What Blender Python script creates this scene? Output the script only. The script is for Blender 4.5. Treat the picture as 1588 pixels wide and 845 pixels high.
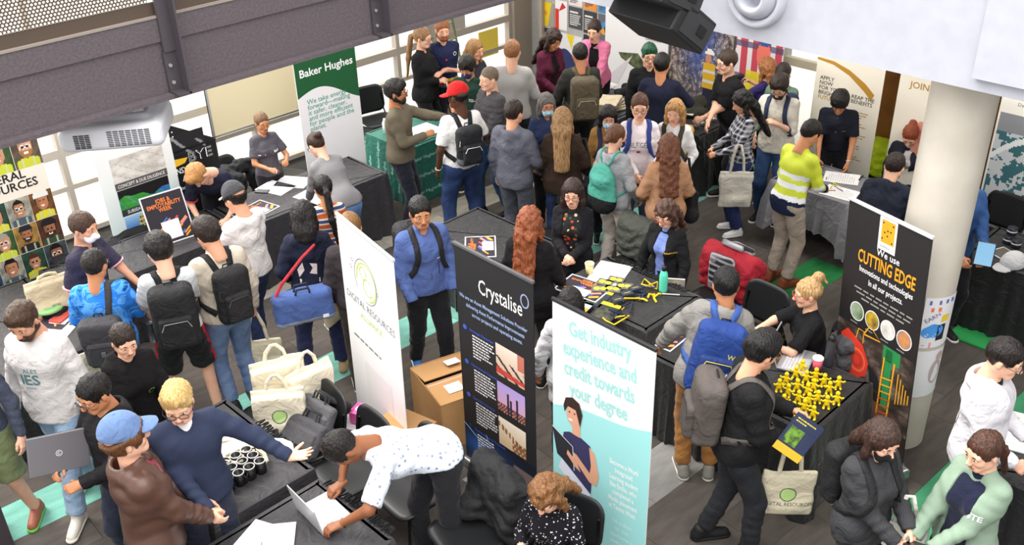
import bpy, math, random
import numpy as np
from mathutils import Vector, Matrix
from mathutils.bvhtree import BVHTree
for o in list(bpy.data.objects): bpy.data.objects.remove(o)
SC = bpy.context.scene; COL = SC.collection
# ------------------------------------------------------------------ camera
# world axes follow the room: x runs along the window wall, y runs towards it, z up
W0, H0, FPX, CAMZ = 1588, 845, 1547.0, 5.3
_A = math.radians(44); _p = math.radians(30); _r = math.radians(-1.7)
_B = np.array([[math.cos(_A), math.sin(_A), 0], [-math.sin(_A), math.cos(_A), 0], [0, 0, 1]])
_fw = np.array([0, math.cos(_p), -math.sin(_p)]); _rt0 = np.array([1., 0, 0]); _up0 = np.cross(_rt0, _fw)
_rt = _rt0*math.cos(_r)+_up0*math.sin(_r); _up = _up0*math.cos(_r)-_rt0*math.sin(_r)
FW, RT, UP = _B@_fw, _B@_rt, _B@_up
CAM = np.array([0, 0, CAMZ])
cd = bpy.data.cameras.new('camera'); cam = bpy.data.objects.new('camera', cd); COL.objects.link(cam)
cd.sensor_width = 36; cd.lens = 36*FPX/W0; cd.clip_end = 200
cam.matrix_world = Matrix([[RT[0], UP[0], -FW[0], 0], [RT[1], UP[1], -FW[1], 0], [RT[2], UP[2], -FW[2], CAMZ], [0, 0, 0, 1]])
SC.camera = cam
SC.view_settings.view_transform = 'Standard'; SC.view_settings.look = 'None'
SC.view_settings.exposure = 0.55; SC.view_settings.gamma = 1.0; SC.view_settings.use_curve_mapping = False
# ------------------------------------------------------------------ sky, daylight and added fill
wd = bpy.data.worlds.new('world'); SC.world = wd; wd.use_nodes = True
_bg = wd.node_tree.nodes['Background']; _bg.inputs[0].default_value = (1.0, .985, .96, 1); _bg.inputs[1].default_value = 1.05
def area(name, loc, target, sx, sy, power, col=(1, 1, 1)):
    l = bpy.data.lights.new(name, 'AREA'); l.shape = 'RECTANGLE'; l.size = sx; l.size_y = sy; l.energy = power; l.color = col
    o = bpy.data.objects.new(name, l); COL.objects.link(o); o.location = loc
    d = Vector(target)-Vector(loc); o.rotation_euler = d.to_track_quat('-Z', 'Y').to_euler(); return o
sl = bpy.data.lights.new('sun', 'SUN'); sl.energy = 2.2; sl.angle = math.radians(25); sl.color = (1, .95, .88)
so = bpy.data.objects.new('sun', sl); COL.objects.link(so); so.rotation_euler = Vector((.25, -.62, -1)).to_track_quat('-Z', 'Y').to_euler()
area('skylight', (1.5, 2.5, 8.5), (3.5, 5.0, 0), 8, 8, 620, (1, .99, .97))
area('window_daylight', (4.5, 10.75, 3.5), (4.2, 5, .2), 12, 2.2, 420, (1, .97, .93))
for _y in (8.2, 5.6, 2.6): area('mezzanine_fill', (8.6, _y, 3.06), (8.6, _y, 0), 1.2, 1.2, 34, (1, .96, .9))  # added fill lamps, unseen, brightening the dim far area under the mezzanine
# ------------------------------------------------------------------ helpers: rays, naming
def ray(px, py): return _B@(_fw*FPX+_rt*(px-W0/2)-_up*(py-H0/2))
def Z(px, py, z=0.): d = ray(px, py); return CAM+d*(z-CAMZ)/d[2]
def tag(o, label=None, cat=None, group=None, kind=None):
    if label: o['label'] = label
    if cat: o['category'] = cat
    if group: o['group'] = group
    if kind: o['kind'] = kind
    return o
def empty(name, loc=(0, 0, 0), rz=0., label=None, cat=None, group=None, parent=None):
    o = bpy.data.objects.new(name, None); COL.objects.link(o); o.location = loc; o.rotation_euler = (0, 0, rz)
    o.empty_display_size = .1
    if parent: o.parent = parent
    return tag(o, label, cat, group)
def link(name, me, parent=None, mats=None, smooth=None):
    o = bpy.data.objects.new(name, me); COL.objects.link(o)
    if mats is not None:
        for m in (mats if isinstance(mats, (list, tuple)) else [mats]): me.materials.append(m)
    if parent: o.parent = parent
    return o
def mesh_from(V, F, smooth=True, mi=None, name='m'):
    """V (n,3); F (m,4) quads or list of polygons"""
    me = bpy.data.meshes.new(name)
    V = np.asarray(V, dtype=np.float32)
    if isinstance(F, np.ndarray):
        k = F.shape[1]; n = len(F)
        me.vertices.add(len(V)); me.vertices.foreach_set('co', V.ravel())
        me.loops.add(n*k); me.loops.foreach_set('vertex_index', F.astype(np.int32).ravel())
        me.polygons.add(n); me.polygons.foreach_set('loop_start', np.arange(0, n*k, k, dtype=np.int32))
        me.update(calc_edges=True); me.validate()
    else:
        me.from_pydata([tuple(map(float, v)) for v in V], [], [tuple(map(int, f)) for f in F]); me.update()
    n = len(me.polygons)
    me.polygons.foreach_set('use_smooth', np.full(n, bool(smooth)))
    if mi is not None and len(mi) == n: me.polygons.foreach_set('material_index', np.asarray(mi, dtype=np.int32))
    return me
def copy_tree(o, parent=None):
    c = o.copy(); COL.objects.link(c); c.parent = parent
    for ch in list(o.children): copy_tree(ch, c)
    return c
# ------------------------------------------------------------------ materials
def lin(c):
    c = np.asarray(c, dtype=float)
    return np.where(c <= .04045, c/12.92, ((c+.055)/1.055)**2.4)
def hx(s):
    s = s.lstrip('#'); return tuple(lin([int(s[i:i+2], 16)/255 for i in (0, 2, 4)]))+(1,)
MATS = {}
def mat(key, col=None, rough=.7, metal=0., kind='plain', col2=None, scale=30., bump=.15, emit=None, alpha=None, trans=0., sheen=0., spec=.4):
    k = (key, col, rough, metal, kind, col2, scale, bump)
    if k in MATS: return MATS[k]
    m = bpy.data.materials.new(key); m.use_nodes = True; nt = m.node_tree; N = nt.nodes; L = nt.links
    b = N['Principled BSDF']; b.inputs['Roughness'].default_value = rough; b.inputs['Metallic'].default_value = metal
    b.inputs['Specular IOR Level'].default_value = spec
    c = hx(col) if isinstance(col, str) else (tuple(col)+(1,) if len(col) == 3 else col)
    b.inputs['Base Color'].default_value = c
    if sheen: b.inputs['Sheen Weight'].default_value = sheen
    if trans: b.inputs['Transmission Weight'].default_value = trans
    if emit: b.inputs['Emission Color'].default_value = c; b.inputs['Emission Strength'].default_value = emit
    if alpha is not None: b.inputs['Alpha'].default_value = alpha
    tc = N.new('ShaderNodeTexCoord'); O = tc.outputs['Object']
    c2 = (hx(col2) if isinstance(col2, str) else col2) if col2 else tuple(np.clip(np.array(c[:3])*.72, 0, 1))+(1,)
    def noise(sc, det=4, src=O, dist=0):
        n = N.new('ShaderNodeTexNoise'); n.inputs['Scale'].default_value = sc; n.inputs['Detail'].default_value = det
        n.inputs['Distortion'].default_value = dist; L.new(src, n.inputs['Vector']); return n.outputs['Fac']
    def ramp(src, pts, const=False):
        r = N.new('ShaderNodeValToRGB'); e = r.color_ramp.elements
        if const: r.color_ramp.interpolation = 'CONSTANT'
        while len(e) < len(pts): e.new(.5)
        for q, (p, cc) in zip(e, pts): q.position = p; q.color = cc
        L.new(src, r.inputs[0]); return r.outputs[0]
    def mixc(f, a, bb, mode='MIX'):
        x = N.new('ShaderNodeMix'); x.data_type = 'RGBA'; x.blend_type = mode
        for s, v in ((x.inputs[0], f), (x.inputs[6], a), (x.inputs[7], bb)):
            if hasattr(v, 'links'): L.new(v, s)
            else: s.default_value = v
        return x.outputs[2]
    def stretch(sx, sy, sz):
        mp = N.new('ShaderNodeMapping'); mp.inputs['Scale'].default_value = (sx, sy, sz); L.new(O, mp.inputs[0]); return mp.outputs[0]
    def wave(axis, sc, src=O, dist=0):
        w = N.new('ShaderNodeTexWave'); w.bands_direction = axis; w.inputs['Scale'].default_value = sc
        w.inputs['Distortion'].default_value = dist; L.new(src, w.inputs[0]); return w.outputs['Fac']
    def dobump(src, st, d=.01):
        bp = N.new('ShaderNodeBump'); bp.inputs['Strength'].default_value = st; bp.inputs['Distance'].default_value = d
        L.new(src, bp.inputs['Height']); L.new(bp.outputs[0], b.inputs['Normal'])
    BC = b.inputs['Base Color']
    if kind == 'cloth':
        f = noise(9, 5); L.new(mixc(ramp(f, [(.3, (0, 0, 0, 1)), (.75, (1, 1, 1, 1))]), c, tuple(np.array(c[:3])*.82)+(1,)), BC)
        dobump(noise(9, 3, dist=1.3), bump*4.5, .03)
    elif kind == 'knit':
        f = noise(160, 2); L.new(mixc(f, c, c2), BC); dobump(f, .5, .004)
    elif kind == 'denim':
        f = noise(6, 4); L.new(mixc(ramp(f, [(.35, (0, 0, 0, 1)), (.7, (1, 1, 1, 1))]), c2, c), BC); dobump(noise(25, 6, dist=.8), .5, .015)
    elif kind == 'camo':
        f = noise(scale, 3, dist=1.2)
        c3 = tuple(np.array(c[:3])*.25)+(1,)
        L.new(ramp(f, [(0, c), (.44, c2), (.53, c), (.6, c3), (.68, c2)], True), BC); dobump(noise(20, 5), .3, .02)
    elif kind in ('dots', 'floral'):
        v = N.new('ShaderNodeTexVoronoi'); v.inputs['Scale'].default_value = scale; L.new(O, v.inputs['Vector'])
        th = .24 if kind == 'dots' else .38
        mask = ramp(v.outputs['Distance'], [(0, (1, 1, 1, 1)), (th, (0, 0, 0, 1))], True)
        if kind == 'dots': L.new(mixc(mask, c, c2), BC)
        else:
            pc = ramp(v.outputs['Color'], [(0, hx('c8602a')), (.3, hx('d9cba0')), (.5, hx('2c5a3a')), (.62, hx('b53a2a')), (.78, hx('0c0c10'))], True)
            L.new(mixc(mask, c, pc), BC)
        dobump(noise(18, 5), .3, .02)
    elif kind == 'plaid':
        a = ramp(wave('X', scale), [(.0, (0, 0, 0, 1)), (.55, (.5, .5, .5, 1)), (.85, (1, 1, 1, 1))], True)
        z = ramp(wave('Z', scale), [(.0, (0, 0, 0, 1)), (.55, (.5, .5, .5, 1)), (.85, (1, 1, 1, 1))], True)
        s = mixc(.5, a, z); L.new(mixc(s, c, c2), BC)
    elif kind == 'stripes':
        L.new(ramp(wave('Z', scale, dist=.6), [(0, c), (.35, c2), (.6, hx('e9e4da')), (.8, hx('3a4a78'))], True), BC)
    elif kind == 'hair':
        st = stretch(1, 1, .12); f = noise(95, 3, st)
        L.new(mixc(ramp(f, [(.35, (0, 0, 0, 1)), (.7, (1, 1, 1, 1))]), c, c2), BC); dobump(f, 1.0, .012); b.inputs['Roughness'].default_value = .45
    elif kind == 'skin':
        b.inputs['Subsurface Weight'].default_value = .12; b.inputs['Subsurface Radius'].default_value = (.02, .008, .005)
        f = noise(14, 4); L.new(mixc(f, c, tuple(np.array(c[:3])*np.array([.9, .76, .7]))+(1,)), BC); dobump(noise(90, 3), .08, .003)
    elif kind == 'leather':
        f = noise(5, 5); L.new(mixc(f, c, c2), BC); dobump(noise(60, 5), .25, .005)
    elif kind == 'carpet':
        oi = N.new('ShaderNodeObjectInfo')
        f = noise(120, 3, src=tc.outputs['Object']); g = noise(3.5, 4, stretch(1, 4, 1)); 
        x = mixc(f, c, c2); x = mixc(ramp(g, [(.3, (.75, .75, .75, 1)), (.75, (1.15, 1.15, 1.15, 1))]), x, x, 'MIX') if False else x
        r = ramp(oi.outputs['Random'], [(0, (.88, .88, .88, 1)), (1, (1.1, 1.09, 1.08, 1))])
        x = mixc(1.0, x, r, 'MULTIPLY'); h = ramp(g, [(.3, (.8, .8, .8, 1)), (.7, (1.15, 1.15, 1.15, 1))])
        L.new(mixc(1.0, x, h, 'MULTIPLY'), BC); dobump(f, .6, .004)
    elif kind == 'speckle':
        f = noise(scale, 6); L.new(mixc(ramp(f, [(.35, (0, 0, 0, 1)), (.65, (1, 1, 1, 1))]), c, c2), BC); dobump(f, bump, .004)
    elif kind == 'concrete':
        f = noise(2.2, 8); g = noise(40, 4, stretch(1, 1, .3)); x = mixc(ramp(f, [(.35, (0, 0, 0, 1)), (.7, (1, 1, 1, 1))]), c, c2)
        v = N.new('ShaderNodeTexVoronoi'); v.inputs['Scale'].default_value = 5; L.new(O, v.inputs['Vector'])
        pk = ramp(v.outputs['Distance'], [(0, (.45, .43, .4, 1)), (.035, (1, 1, 1, 1))])
        L.new(mixc(1., x, pk, 'MULTIPLY'), BC); dobump(g, .2, .004)
    elif kind == 'paint':   # vertex colours of a flat print
        a = N.new('ShaderNodeVertexColor'); a.layer_name = 'Col'; L.new(a.outputs[0], BC)
    elif kind == 'puffer': dobump(noise(30, 5, dist=1), .5, .015)
    MATS[k] = m; return m
def cloth(col, **k): return mat('cloth', col, .85, kind='cloth', sheen=.1, spec=.2, **k)
def plain(col, rough=.6, **k): return mat('plain', col, rough, **k)
PRINT = mat('print', 'ffffff', .55, kind='paint')
# ------------------------------------------------------------------ signed distance bodies
class Field:
    def __init__(s, lo, hi, vs):
        s.vs = vs; s.lo = np.array(lo, dtype=np.float32)-2*vs
        s.n = np.maximum(4, np.ceil((np.array(hi)+2*vs-s.lo)/vs).astype(int)+1)
        s.ax = [s.lo[i]+vs*np.arange(s.n[i], dtype=np.float32) for i in range(3)]
        s.f = np.full(s.n, .2, dtype=np.float32)
    def sl(s, lo, hi):
        a = np.clip(np.floor((np.asarray(lo)-s.lo)/s.vs).astype(int), 0, s.n); b = np.clip(np.ceil((np.asarray(hi)-s.lo)/s.vs).astype(int)+1, 0, s.n)
        return a, b
    def grid(s, a, b): return np.meshgrid(*[s.ax[i][a[i]:b[i]] for i in range(3)], indexing='ij', sparse=True)
    def blend(s, a, b, d, k, sub=False):
        v = s.f[a[0]:b[0], a[1]:b[1], a[2]:b[2]]
        if sub:
            d = -d
            if k > 0: h = np.maximum(k-np.abs(v-d), 0)/k; v[...] = np.maximum(v, d)+h*h*k*.25
            else: np.maximum(v, d, out=v)
        else:
            if k > 0: h = np.maximum(k-np.abs(v-d), 0)/k; v[...] = np.minimum(v, d)-h*h*k*.25
            else: np.minimum(v, d, out=v)
    def cap(s, A, B, ra, rb=None, k=.02, ax=None, fl=1., fe=False, fs=False, sub=False, wr=0., wn=9., only=None):
        rb = ra if rb is None else rb
        A = np.asarray(A, float); B = np.asarray(B, float); m = max(ra, rb)*1.0+k+2*s.vs+abs(wr)
        a, b = s.sl(np.minimum(A, B)-m, np.maximum(A, B)+m)
        if (b <= a).any(): return s
        X, Y, Zz = s.grid(a, b); D = B-A; LL = max(float(D@D), 1e-9); L = math.sqrt(LL)
        dx, dy, dz = X-A[0], Y-A[1], Zz-A[2]
        t0 = (dx*D[0]+dy*D[1]+dz*D[2])/LL; t = np.clip(t0, 0, 1)
        ex, ey, ez = dx-t*D[0], dy-t*D[1], dz-t*D[2]
        if ax is not None:
            q = (ex*ax[0]+ey*ax[1]+ez*ax[2])*(fl-1); ex, ey, ez = ex+q*ax[0], ey+q*ax[1], ez+q*ax[2]
        r = ra+(rb-ra)*t
        if wr: r = r+wr*np.sin(t*wn*6.28+ex*40)*np.sin(t*3.1416)
        d = np.sqrt(ex*ex+ey*ey+ez*ez)-r
        if fe: d = np.maximum(d, (t0-1)*L)
        if fs: d = np.maximum(d, -t0*L)
        s.blend(a, b, d.astype(np.float32), k, sub); return s
    def ell(s, c, R, k=.02, sub=False, M=None):
        c = np.asarray(c, float); R = np.asarray(R, float); m = R.max()+k+2*s.vs
        a, b = s.sl(c-m, c+m)
        if (b <= a).any(): return s
        X, Y, Zz = s.grid(a, b); p = [X-c[0], Y-c[1], Zz-c[2]]
        if M is not None: p = [p[0]*M[0][i]+p[1]*M[1][i]+p[2]*M[2][i] for i in range(3)]
        u = np.sqrt((p[0]/R[0])**2+(p[1]/R[1])**2+(p[2]/R[2])**2)
        g = np.sqrt((p[0]/R[0]**2)**2+(p[1]/R[1]**2)**2+(p[2]/R[2]**2)**2)+1e-9
        s.blend(a, b, (u*(u-1)/g).astype(np.float32), k, sub); return s
    def box(s, c, R, r=.01, k=.0, M=None, sub=False):
        c = np.asarray(c, float); m = float(np.linalg.norm(R))+k+r+2*s.vs; a, b = s.sl(c-m, c+m)
        if (b <= a).any(): return s
        X, Y, Zz = s.grid(a, b); p = [X-c[0], Y-c[1], Zz-c[2]]
        if M is not None: p = [p[0]*M[0][i]+p[1]*M[1][i]+p[2]*M[2][i] for i in range(3)]
        q = [np.abs(p[i])-(R[i]-r) for i in range(3)]
        d = np.sqrt(sum(np.maximum(x, 0)**2 for x in q))+np.minimum(np.maximum(np.maximum(q[0], q[1]), q[2]), 0)-r
        s.blend(a, b, d.astype(np.float32), k, sub); return s
    def cut(s, pt, n):
        n = np.asarray(n, float); n = n/np.linalg.norm(n)
        X, Y, Zz = s.grid((0, 0, 0), s.n)
        np.maximum(s.f, ((X-pt[0])*n[0]+(Y-pt[1])*n[1]+(Zz-pt[2])*n[2]).astype(np.float32), out=s.f); return s
    def noise(s, amp, fr=14., seed=0, quilt=0., groove=0., gn=24, cz=(0, 0)):
        I = np.nonzero(np.abs(s.f) < 3*s.vs+amp*2); x, y, z = [s.ax[i][I[i]] for i in range(3)]
        a = seed*1.7
        v = np.sin(fr*x+a+2*np.sin(fr*.7*z+a))*np.sin(fr*1.1*y-a+1.5*np.sin(fr*.6*x))+.7*np.sin(fr*1.3*z+a*2+2.2*np.sin(fr*.8*x-a)+1.3*np.sin(fr*y))
        d = amp*v*.6
        if amp > .003: w_ = np.abs(np.sin(fr*1.7*z+.8*fr*x+1.4*np.sin(fr*.9*y+a)+1.1*np.sin(fr*.8*x-a))); d = d+amp*.9*(w_-.6)*(.5+.5*np.sin(fr*.5*x+fr*.45*z+a*3))
        if quilt: d = d+.013*np.abs(np.sin(3.1416*z/quilt))-.008
        if groove:
            th = np.arctan2(y-cz[1], x-cz[0]); d = d+groove*(np.sin(gn*th+3*np.sin(11*z+a)+a)+.6*np.sin(gn*1.9*th-2.5*np.sin(17*z+2*a)+1.3))
        s.f[I] += -d.astype(np.float32); return s
    def mesh(s):
        f, vs = s.f, s.vs; S = f < 0
        c = S[:-1, :-1, :-1].astype(np.int8)
        for d in ((1, 0, 0), (0, 1, 0), (0, 0, 1), (1, 1, 0), (1, 0, 1), (0, 1, 1), (1, 1, 1)):
            c = c+S[d[0]:S.shape[0]-1+d[0], d[1]:S.shape[1]-1+d[1], d[2]:S.shape[2]-1+d[2]]
        act = (c > 0) & (c < 8); I, J, K = np.nonzero(act); n = len(I)
        idx = np.full(act.shape, -1, dtype=np.int32); idx[I, J, K] = np.arange(n)
        acc = np.zeros((n, 3), np.float32); cnt = np.zeros(n, np.float32)
        cr = [(i, j, k) for i in (0, 1) for j in (0, 1) for k in (0, 1)]
        fv = {q: f[I+q[0], J+q[1], K+q[2]] for q in cr}
        for q in cr:
            for axx in range(3):
                if q[axx] == 0:
                    q2 = list(q); q2[axx] = 1; fa, fb = fv[q], fv[tuple(q2)]
                    m = (fa < 0) != (fb < 0); t = fa[m]/(fa[m]-fb[m]); p = np.tile(np.array(q, np.float32), (len(t), 1)); p[:, axx] += t
                    acc[m] += p; cnt[m] += 1
        V = s.lo+(np.stack([I, J, K], 1)+acc/cnt[:, None])*vs
        Q = []
        for axx in range(3):
            o1, o2 = [i for i in range(3) if i != axx]
            sh = list(S.shape); A_ = np.take(S, range(0, sh[axx]-1), axx); B_ = np.take(S, range(1, sh[axx]), axx)
            E = np.nonzero(A_ != B_); ok = (E[o1] > 0) & (E[o2] > 0) & (E[o1] < sh[o1]-1) & (E[o2] < sh[o2]-1); E = [e[ok] for e in E]
            ins = A_[tuple(E)]
            def cell(d1, d2):
                e = [x.copy() for x in E]; e[o1] -= d1; e[o2] -= d2; return idx[tuple(e)]
            q = np.stack([cell(0, 0), cell(1, 0), cell(1, 1), cell(0, 1)], 1)
            fl = ins if axx != 1 else ~ins
            q[~fl] = q[~fl][:, ::-1]; Q.append(q)
        F = np.concatenate(Q); return V.astype(np.float32), F[(F >= 0).all(1)]
def rotm(rx=0, ry=0, rz=0):
    return np.array((Matrix.Rotation(rz, 3, 'Z') @ Matrix.Rotation(ry, 3, 'Y') @ Matrix.Rotation(rx, 3, 'X')))
def joinparts(parts):
    """parts: list of (V,F,mi) -> joined"""
    Vs, Fs, Ms, o = [], [], [], 0
    for V, F, m in parts:
        Vs.append(V); Fs.append(F+o); Ms.append(np.broadcast_to(np.asarray(m), (len(F),))); o += len(V)
    return np.concatenate(Vs), np.concatenate(Fs), np.concatenate(Ms)
# ------------------------------------------------------------------ small mesh helpers
def tube(pts, r, n=6, closed=False, fl=None):
    pts = [np.asarray(p, float) for p in pts]; m = len(pts); V = []; F = []
    up = np.array([.13, .21, .97])
    for i, p in enumerate(pts):
        a = pts[(i-1) % m] if (closed or i > 0) else p; b = pts[(i+1) % m] if (closed or i < m-1) else p
        d = b-a; d = d/(np.linalg.norm(d)+1e-9); x = np.cross(d, up)
        if np.linalg.norm(x) < .1: x = np.cross(d, [1, 0, 0])
        x /= np.linalg.norm(x); y = np.cross(x, d); rr = r[i] if hasattr(r, '__len__') else r
        for k in range(n):
            t = 2*math.pi*k/n; V.append(p+(x*math.cos(t)+y*math.sin(t))*rr)
    for i in range(m if closed else m-1):
        j = (i+1) % m
        for k in range(n): F.append((i*n+k, j*n+k, j*n+(k+1) % n, i*n+(k+1) % n))
    if not closed:
        if n == 4: F += [(3, 2, 1, 0), tuple((m-1)*n+q for q in range(4))]
        elif n == 6: F += [(3, 2, 1, 0), (5, 4, 3, 0)]; b = (m-1)*6; F += [(b, b+1, b+2, b+3), (b, b+3, b+4, b+5)]
        elif n == 8: b = (m-1)*8; F += [(3, 2, 1, 0), (7, 4, 3, 0), (7, 6, 5, 4), (b, b+1, b+2, b+3), (b, b+3, b+4, b+7), (b+4, b+5, b+6, b+7)]
    return np.array(V, dtype=np.float32), np.array(F, dtype=np.int32)
def boxvf(c, h, M=None):
    s = np.array([(-1, -1, -1), (1, -1, -1), (1, 1, -1), (-1, 1, -1), (-1, -1, 1), (1, -1, 1), (1, 1, 1), (-1, 1, 1)], float)*np.array(h)
    if M is not None: s = s@np.asarray(M).T
    return (s+np.array(c)).astype(np.float32), np.array([(0, 3, 2, 1), (4, 5, 6, 7), (0, 1, 5, 4), (1, 2, 6, 5), (2, 3, 7, 6), (3, 0, 4, 7)], dtype=np.int32)
def obj_vf(name, VF, m, parent=None, smooth=False):
    V, F = VF[0], VF[1]; mi = VF[2] if len(VF) > 2 else None
    return link(name, mesh_from(V, F, smooth, mi), parent, m)
def multi(*vfs):
    V, F, M = joinparts([(v[0], v[1], v[2] if len(v) > 2 else 0) for v in vfs]); return V, F, M
def bevel(o, w=.004, seg=2):
    m = o.modifiers.new('bevel', 'BEVEL'); m.width = w; m.segments = seg; m.limit_method = 'ANGLE'; return o
# ------------------------------------------------------------------ head, hand and shoe templates
def head_template(vs, fem):
    F = Field((-.1, -.12, -.1), (.1, .14, .24), vs); w = .95 if fem else 1.
    F.ell((0, -.012, .137), (.076*w, .095, .093), 0)
    F.ell((0, .03, .09), (.063*w, .066, .085), .03)
    for s in (-1, 1):
        F.cap((s*.052*w, .0, .05), (s*.024*w, .068, .018), .022, .018, k=.03)
        F.ell((s*.04, .066, .078), (.022, .024, .024), .02)
    F.cap((-.018, .075, .02), (.018, .075, .02), .02 if not fem else .017, k=.02)
    F.cap((0, -.02, -.09), (0, -.008, .05), .056*(w*.93 if fem else 1.03), k=.03)
    for s in (-1, 1): F.ell((s*.032, .112, .105), (.019, .02, .014), .014, sub=True)
    F.cap((-.045, .078, .127), (.045, .078, .127), .012, k=.02)
    F.cap((0, .092, .11), (0, .116, .076), .0085, .012, k=.012)
    for s in (-1, 1):
        F.ell((s*.012, .107, .07), (.009, .011, .008), .008)
        F.ell((s*.079*w, -.006, .094), (.010, .02, .031), .008, M=rotm(rz=-s*.35))
    F.cap((-.02, .091, .047), (.02, .091, .047), .0075, k=.008); F.cap((-.016, .091, .037), (.016, .091, .037), .008, k=.008)
    V, Q = F.mesh(); c = V[Q].mean(1)
    mi = np.zeros(len(Q), int)
    lip = (np.abs(c[:, 0]) < .024) & (c[:, 1] > .086) & (np.abs(c[:, 2]-.042) < .0105-.15*np.abs(c[:, 0])); mi[lip] = 1
    parts = [(V, Q, mi)]
    for s in (-1, 1):   # eyeball with iris, brow
        E = Field((s*.032-.016, .06, .09), (s*.032+.016, .12, .122), .005); E.ell((s*.0315, .084, .1065), (.0125, .0125, .0075), 0)
        v, q = E.mesh(); cc = v[q].mean(1); m2 = np.where((np.hypot(cc[:, 0]-s*.0315, cc[:, 2]-.1065) < .0062) & (cc[:, 1] > .085), 3, 2)
        parts.append((v, q, m2))
        v, q = tube([(s*.014, .0935, .1275), (s*.03, .0935, .1315), (s*.047, .084, .1285)], [.0034, .004, .002], 6); parts.append((v, q, 4))
    return joinparts(parts)
def hand_template(vs, curl, spread=1., thumb=0):
    F = Field((-.09, -.03, -.12), (.06, .2, .04), vs)
    xs = (-.028, -.010, .009, .026); Ls = (.068, .078, .072, .056)
    for i, x in enumerate(xs):
        F.cap((x*.6, .0, 0), (x, .082-.004*abs(i-1), 0), .0155, .0125, k=.012)
    F.cap((0, -.03, 0), (0, .02, 0), .026, .024, k=.02, ax=(0, 0, 1), fl=1.25)
    for i, (x, L) in enumerate(zip(xs, Ls)):
        p = np.array([x, .082-.004*abs(i-1), 0]); a = 0; sx = (x+.001)*spread*3.2
        for j, fr in enumerate((.45, .3, .25)):
            a += math.radians(curl[j])*(1+.08*i); d = np.array([math.sin(sx)*math.cos(a), math.cos(a)*math.cos(sx), -math.sin(a)])
            q = p+d*L*fr; F.cap(p, q, .0092-.0008*j, .0086-.0008*j, k=.004 if j else .008); p = q
    if thumb == 0: T = [(-.02, .018, -.006), (-.046, .048, -.014), (-.052, .075, -.02), (-.05, .095, -.026)]
    elif thumb == 1: T = [(-.02, .018, -.006), (-.042, .045, -.03), (-.032, .062, -.05), (-.014, .07, -.058)]
    else: T = [(-.02, .018, -.003), (-.055, .04, -.004), (-.076, .06, -.004), (-.09, .077, -.006)]
    for j in range(3): F.cap(T[j], T[j+1], .0125-.0014*j, .0112-.0014*j, k=.008)
    return F.mesh()
HEADS, HANDS = {}, {}
HP = {'relax': ((18, 22, 16), 1., 0), 'grip': ((62, 72, 45), .3, 1), 'flat': ((4, 5, 4), 1., 0), 'open': ((6, 8, 6), 2.4, 2), 'hold': ((38, 40, 25), .6, 1), 'type': ((28, 30, 20), 1.4, 0)}
def get_head(vs, fem):
    if (vs, fem) not in HEADS: HEADS[vs, fem] = head_template(vs, fem)
    return HEADS[vs, fem]
def get_hand(vs, p):
    if (vs, p) not in HANDS: HANDS[vs, p] = hand_template(vs, *HP[p])
    return HANDS[vs, p]
SHOES = {}
def shoe_mesh(style):
    if style in SHOES: return SHOES[style]
    F = Field((-.06, -.1, -.01), (.06, .22, .16), .008)
    F.cap((0, -.045, .035), (0, .15, .03), .036, .037, k=.02, ax=(0, 0, 1), fl=1.0)
    F.cap((0, -.05, .04), (0, -.03, .085 if style != 'boot' else .14), .04, .043, k=.03)
    F.cap((0, 0, .075), (0, .1, .04), .034, .028, k=.03)
    F.cut((0, 0, 0), (0, 0, -1))
    V, Q = F.mesh(); c = V[Q].mean(1); mi = (c[:, 2] < .022).astype(int); parts = [(V, Q, mi)]
    S = Field((-.06, -.1, -.01), (.06, .22, .04), .008); S.cap((0, -.05, .012), (0, .155, .012), .044, .043, k=0); S.cut((0, 0, .024), (0, 0, 1)); S.cut((0, 0, 0), (0, 0, -1))
    v, q = S.mesh(); parts.append((v, q, 1))
    if style in ('sneaker', 'boot'):
        for i in range(4):
            y = .03+.022*i; z = .1-.017*i+(.006 if i == 0 else 0)
            v, q = tube([(-.024, y, z-.012), (0, y+.004, z), (.024, y, z-.012)], .0035, 4); parts.append((v, q, 2))
    SHOES[style] = mesh_from(*joinparts(parts)[:2], True, joinparts(parts)[2]); return SHOES[style]
SKINS = {'fair': ('eebfa4', 'c4776b'), 'light': ('e2ab8c', 'b56a5e'), 'tan': ('c98f68', '9a5a4c'), 'olive': ('b97f58', '8e5448'), 'brown': ('8f5d3e', '6e3d34'), 'dark': ('583726', '4a2a24')}
def skinmats(s, browc):
    a, b = SKINS[s]; k = a
    return [mat('skin', a, .5, kind='skin'), mat('lips', b, .45), mat('eye', 'f0ece6', .25), mat('iris', '2a1a12', .15), mat('brow', browc, .8)]
def rot_about(p, c, M): return M@(np.asarray(p, float)-c)+c
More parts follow.
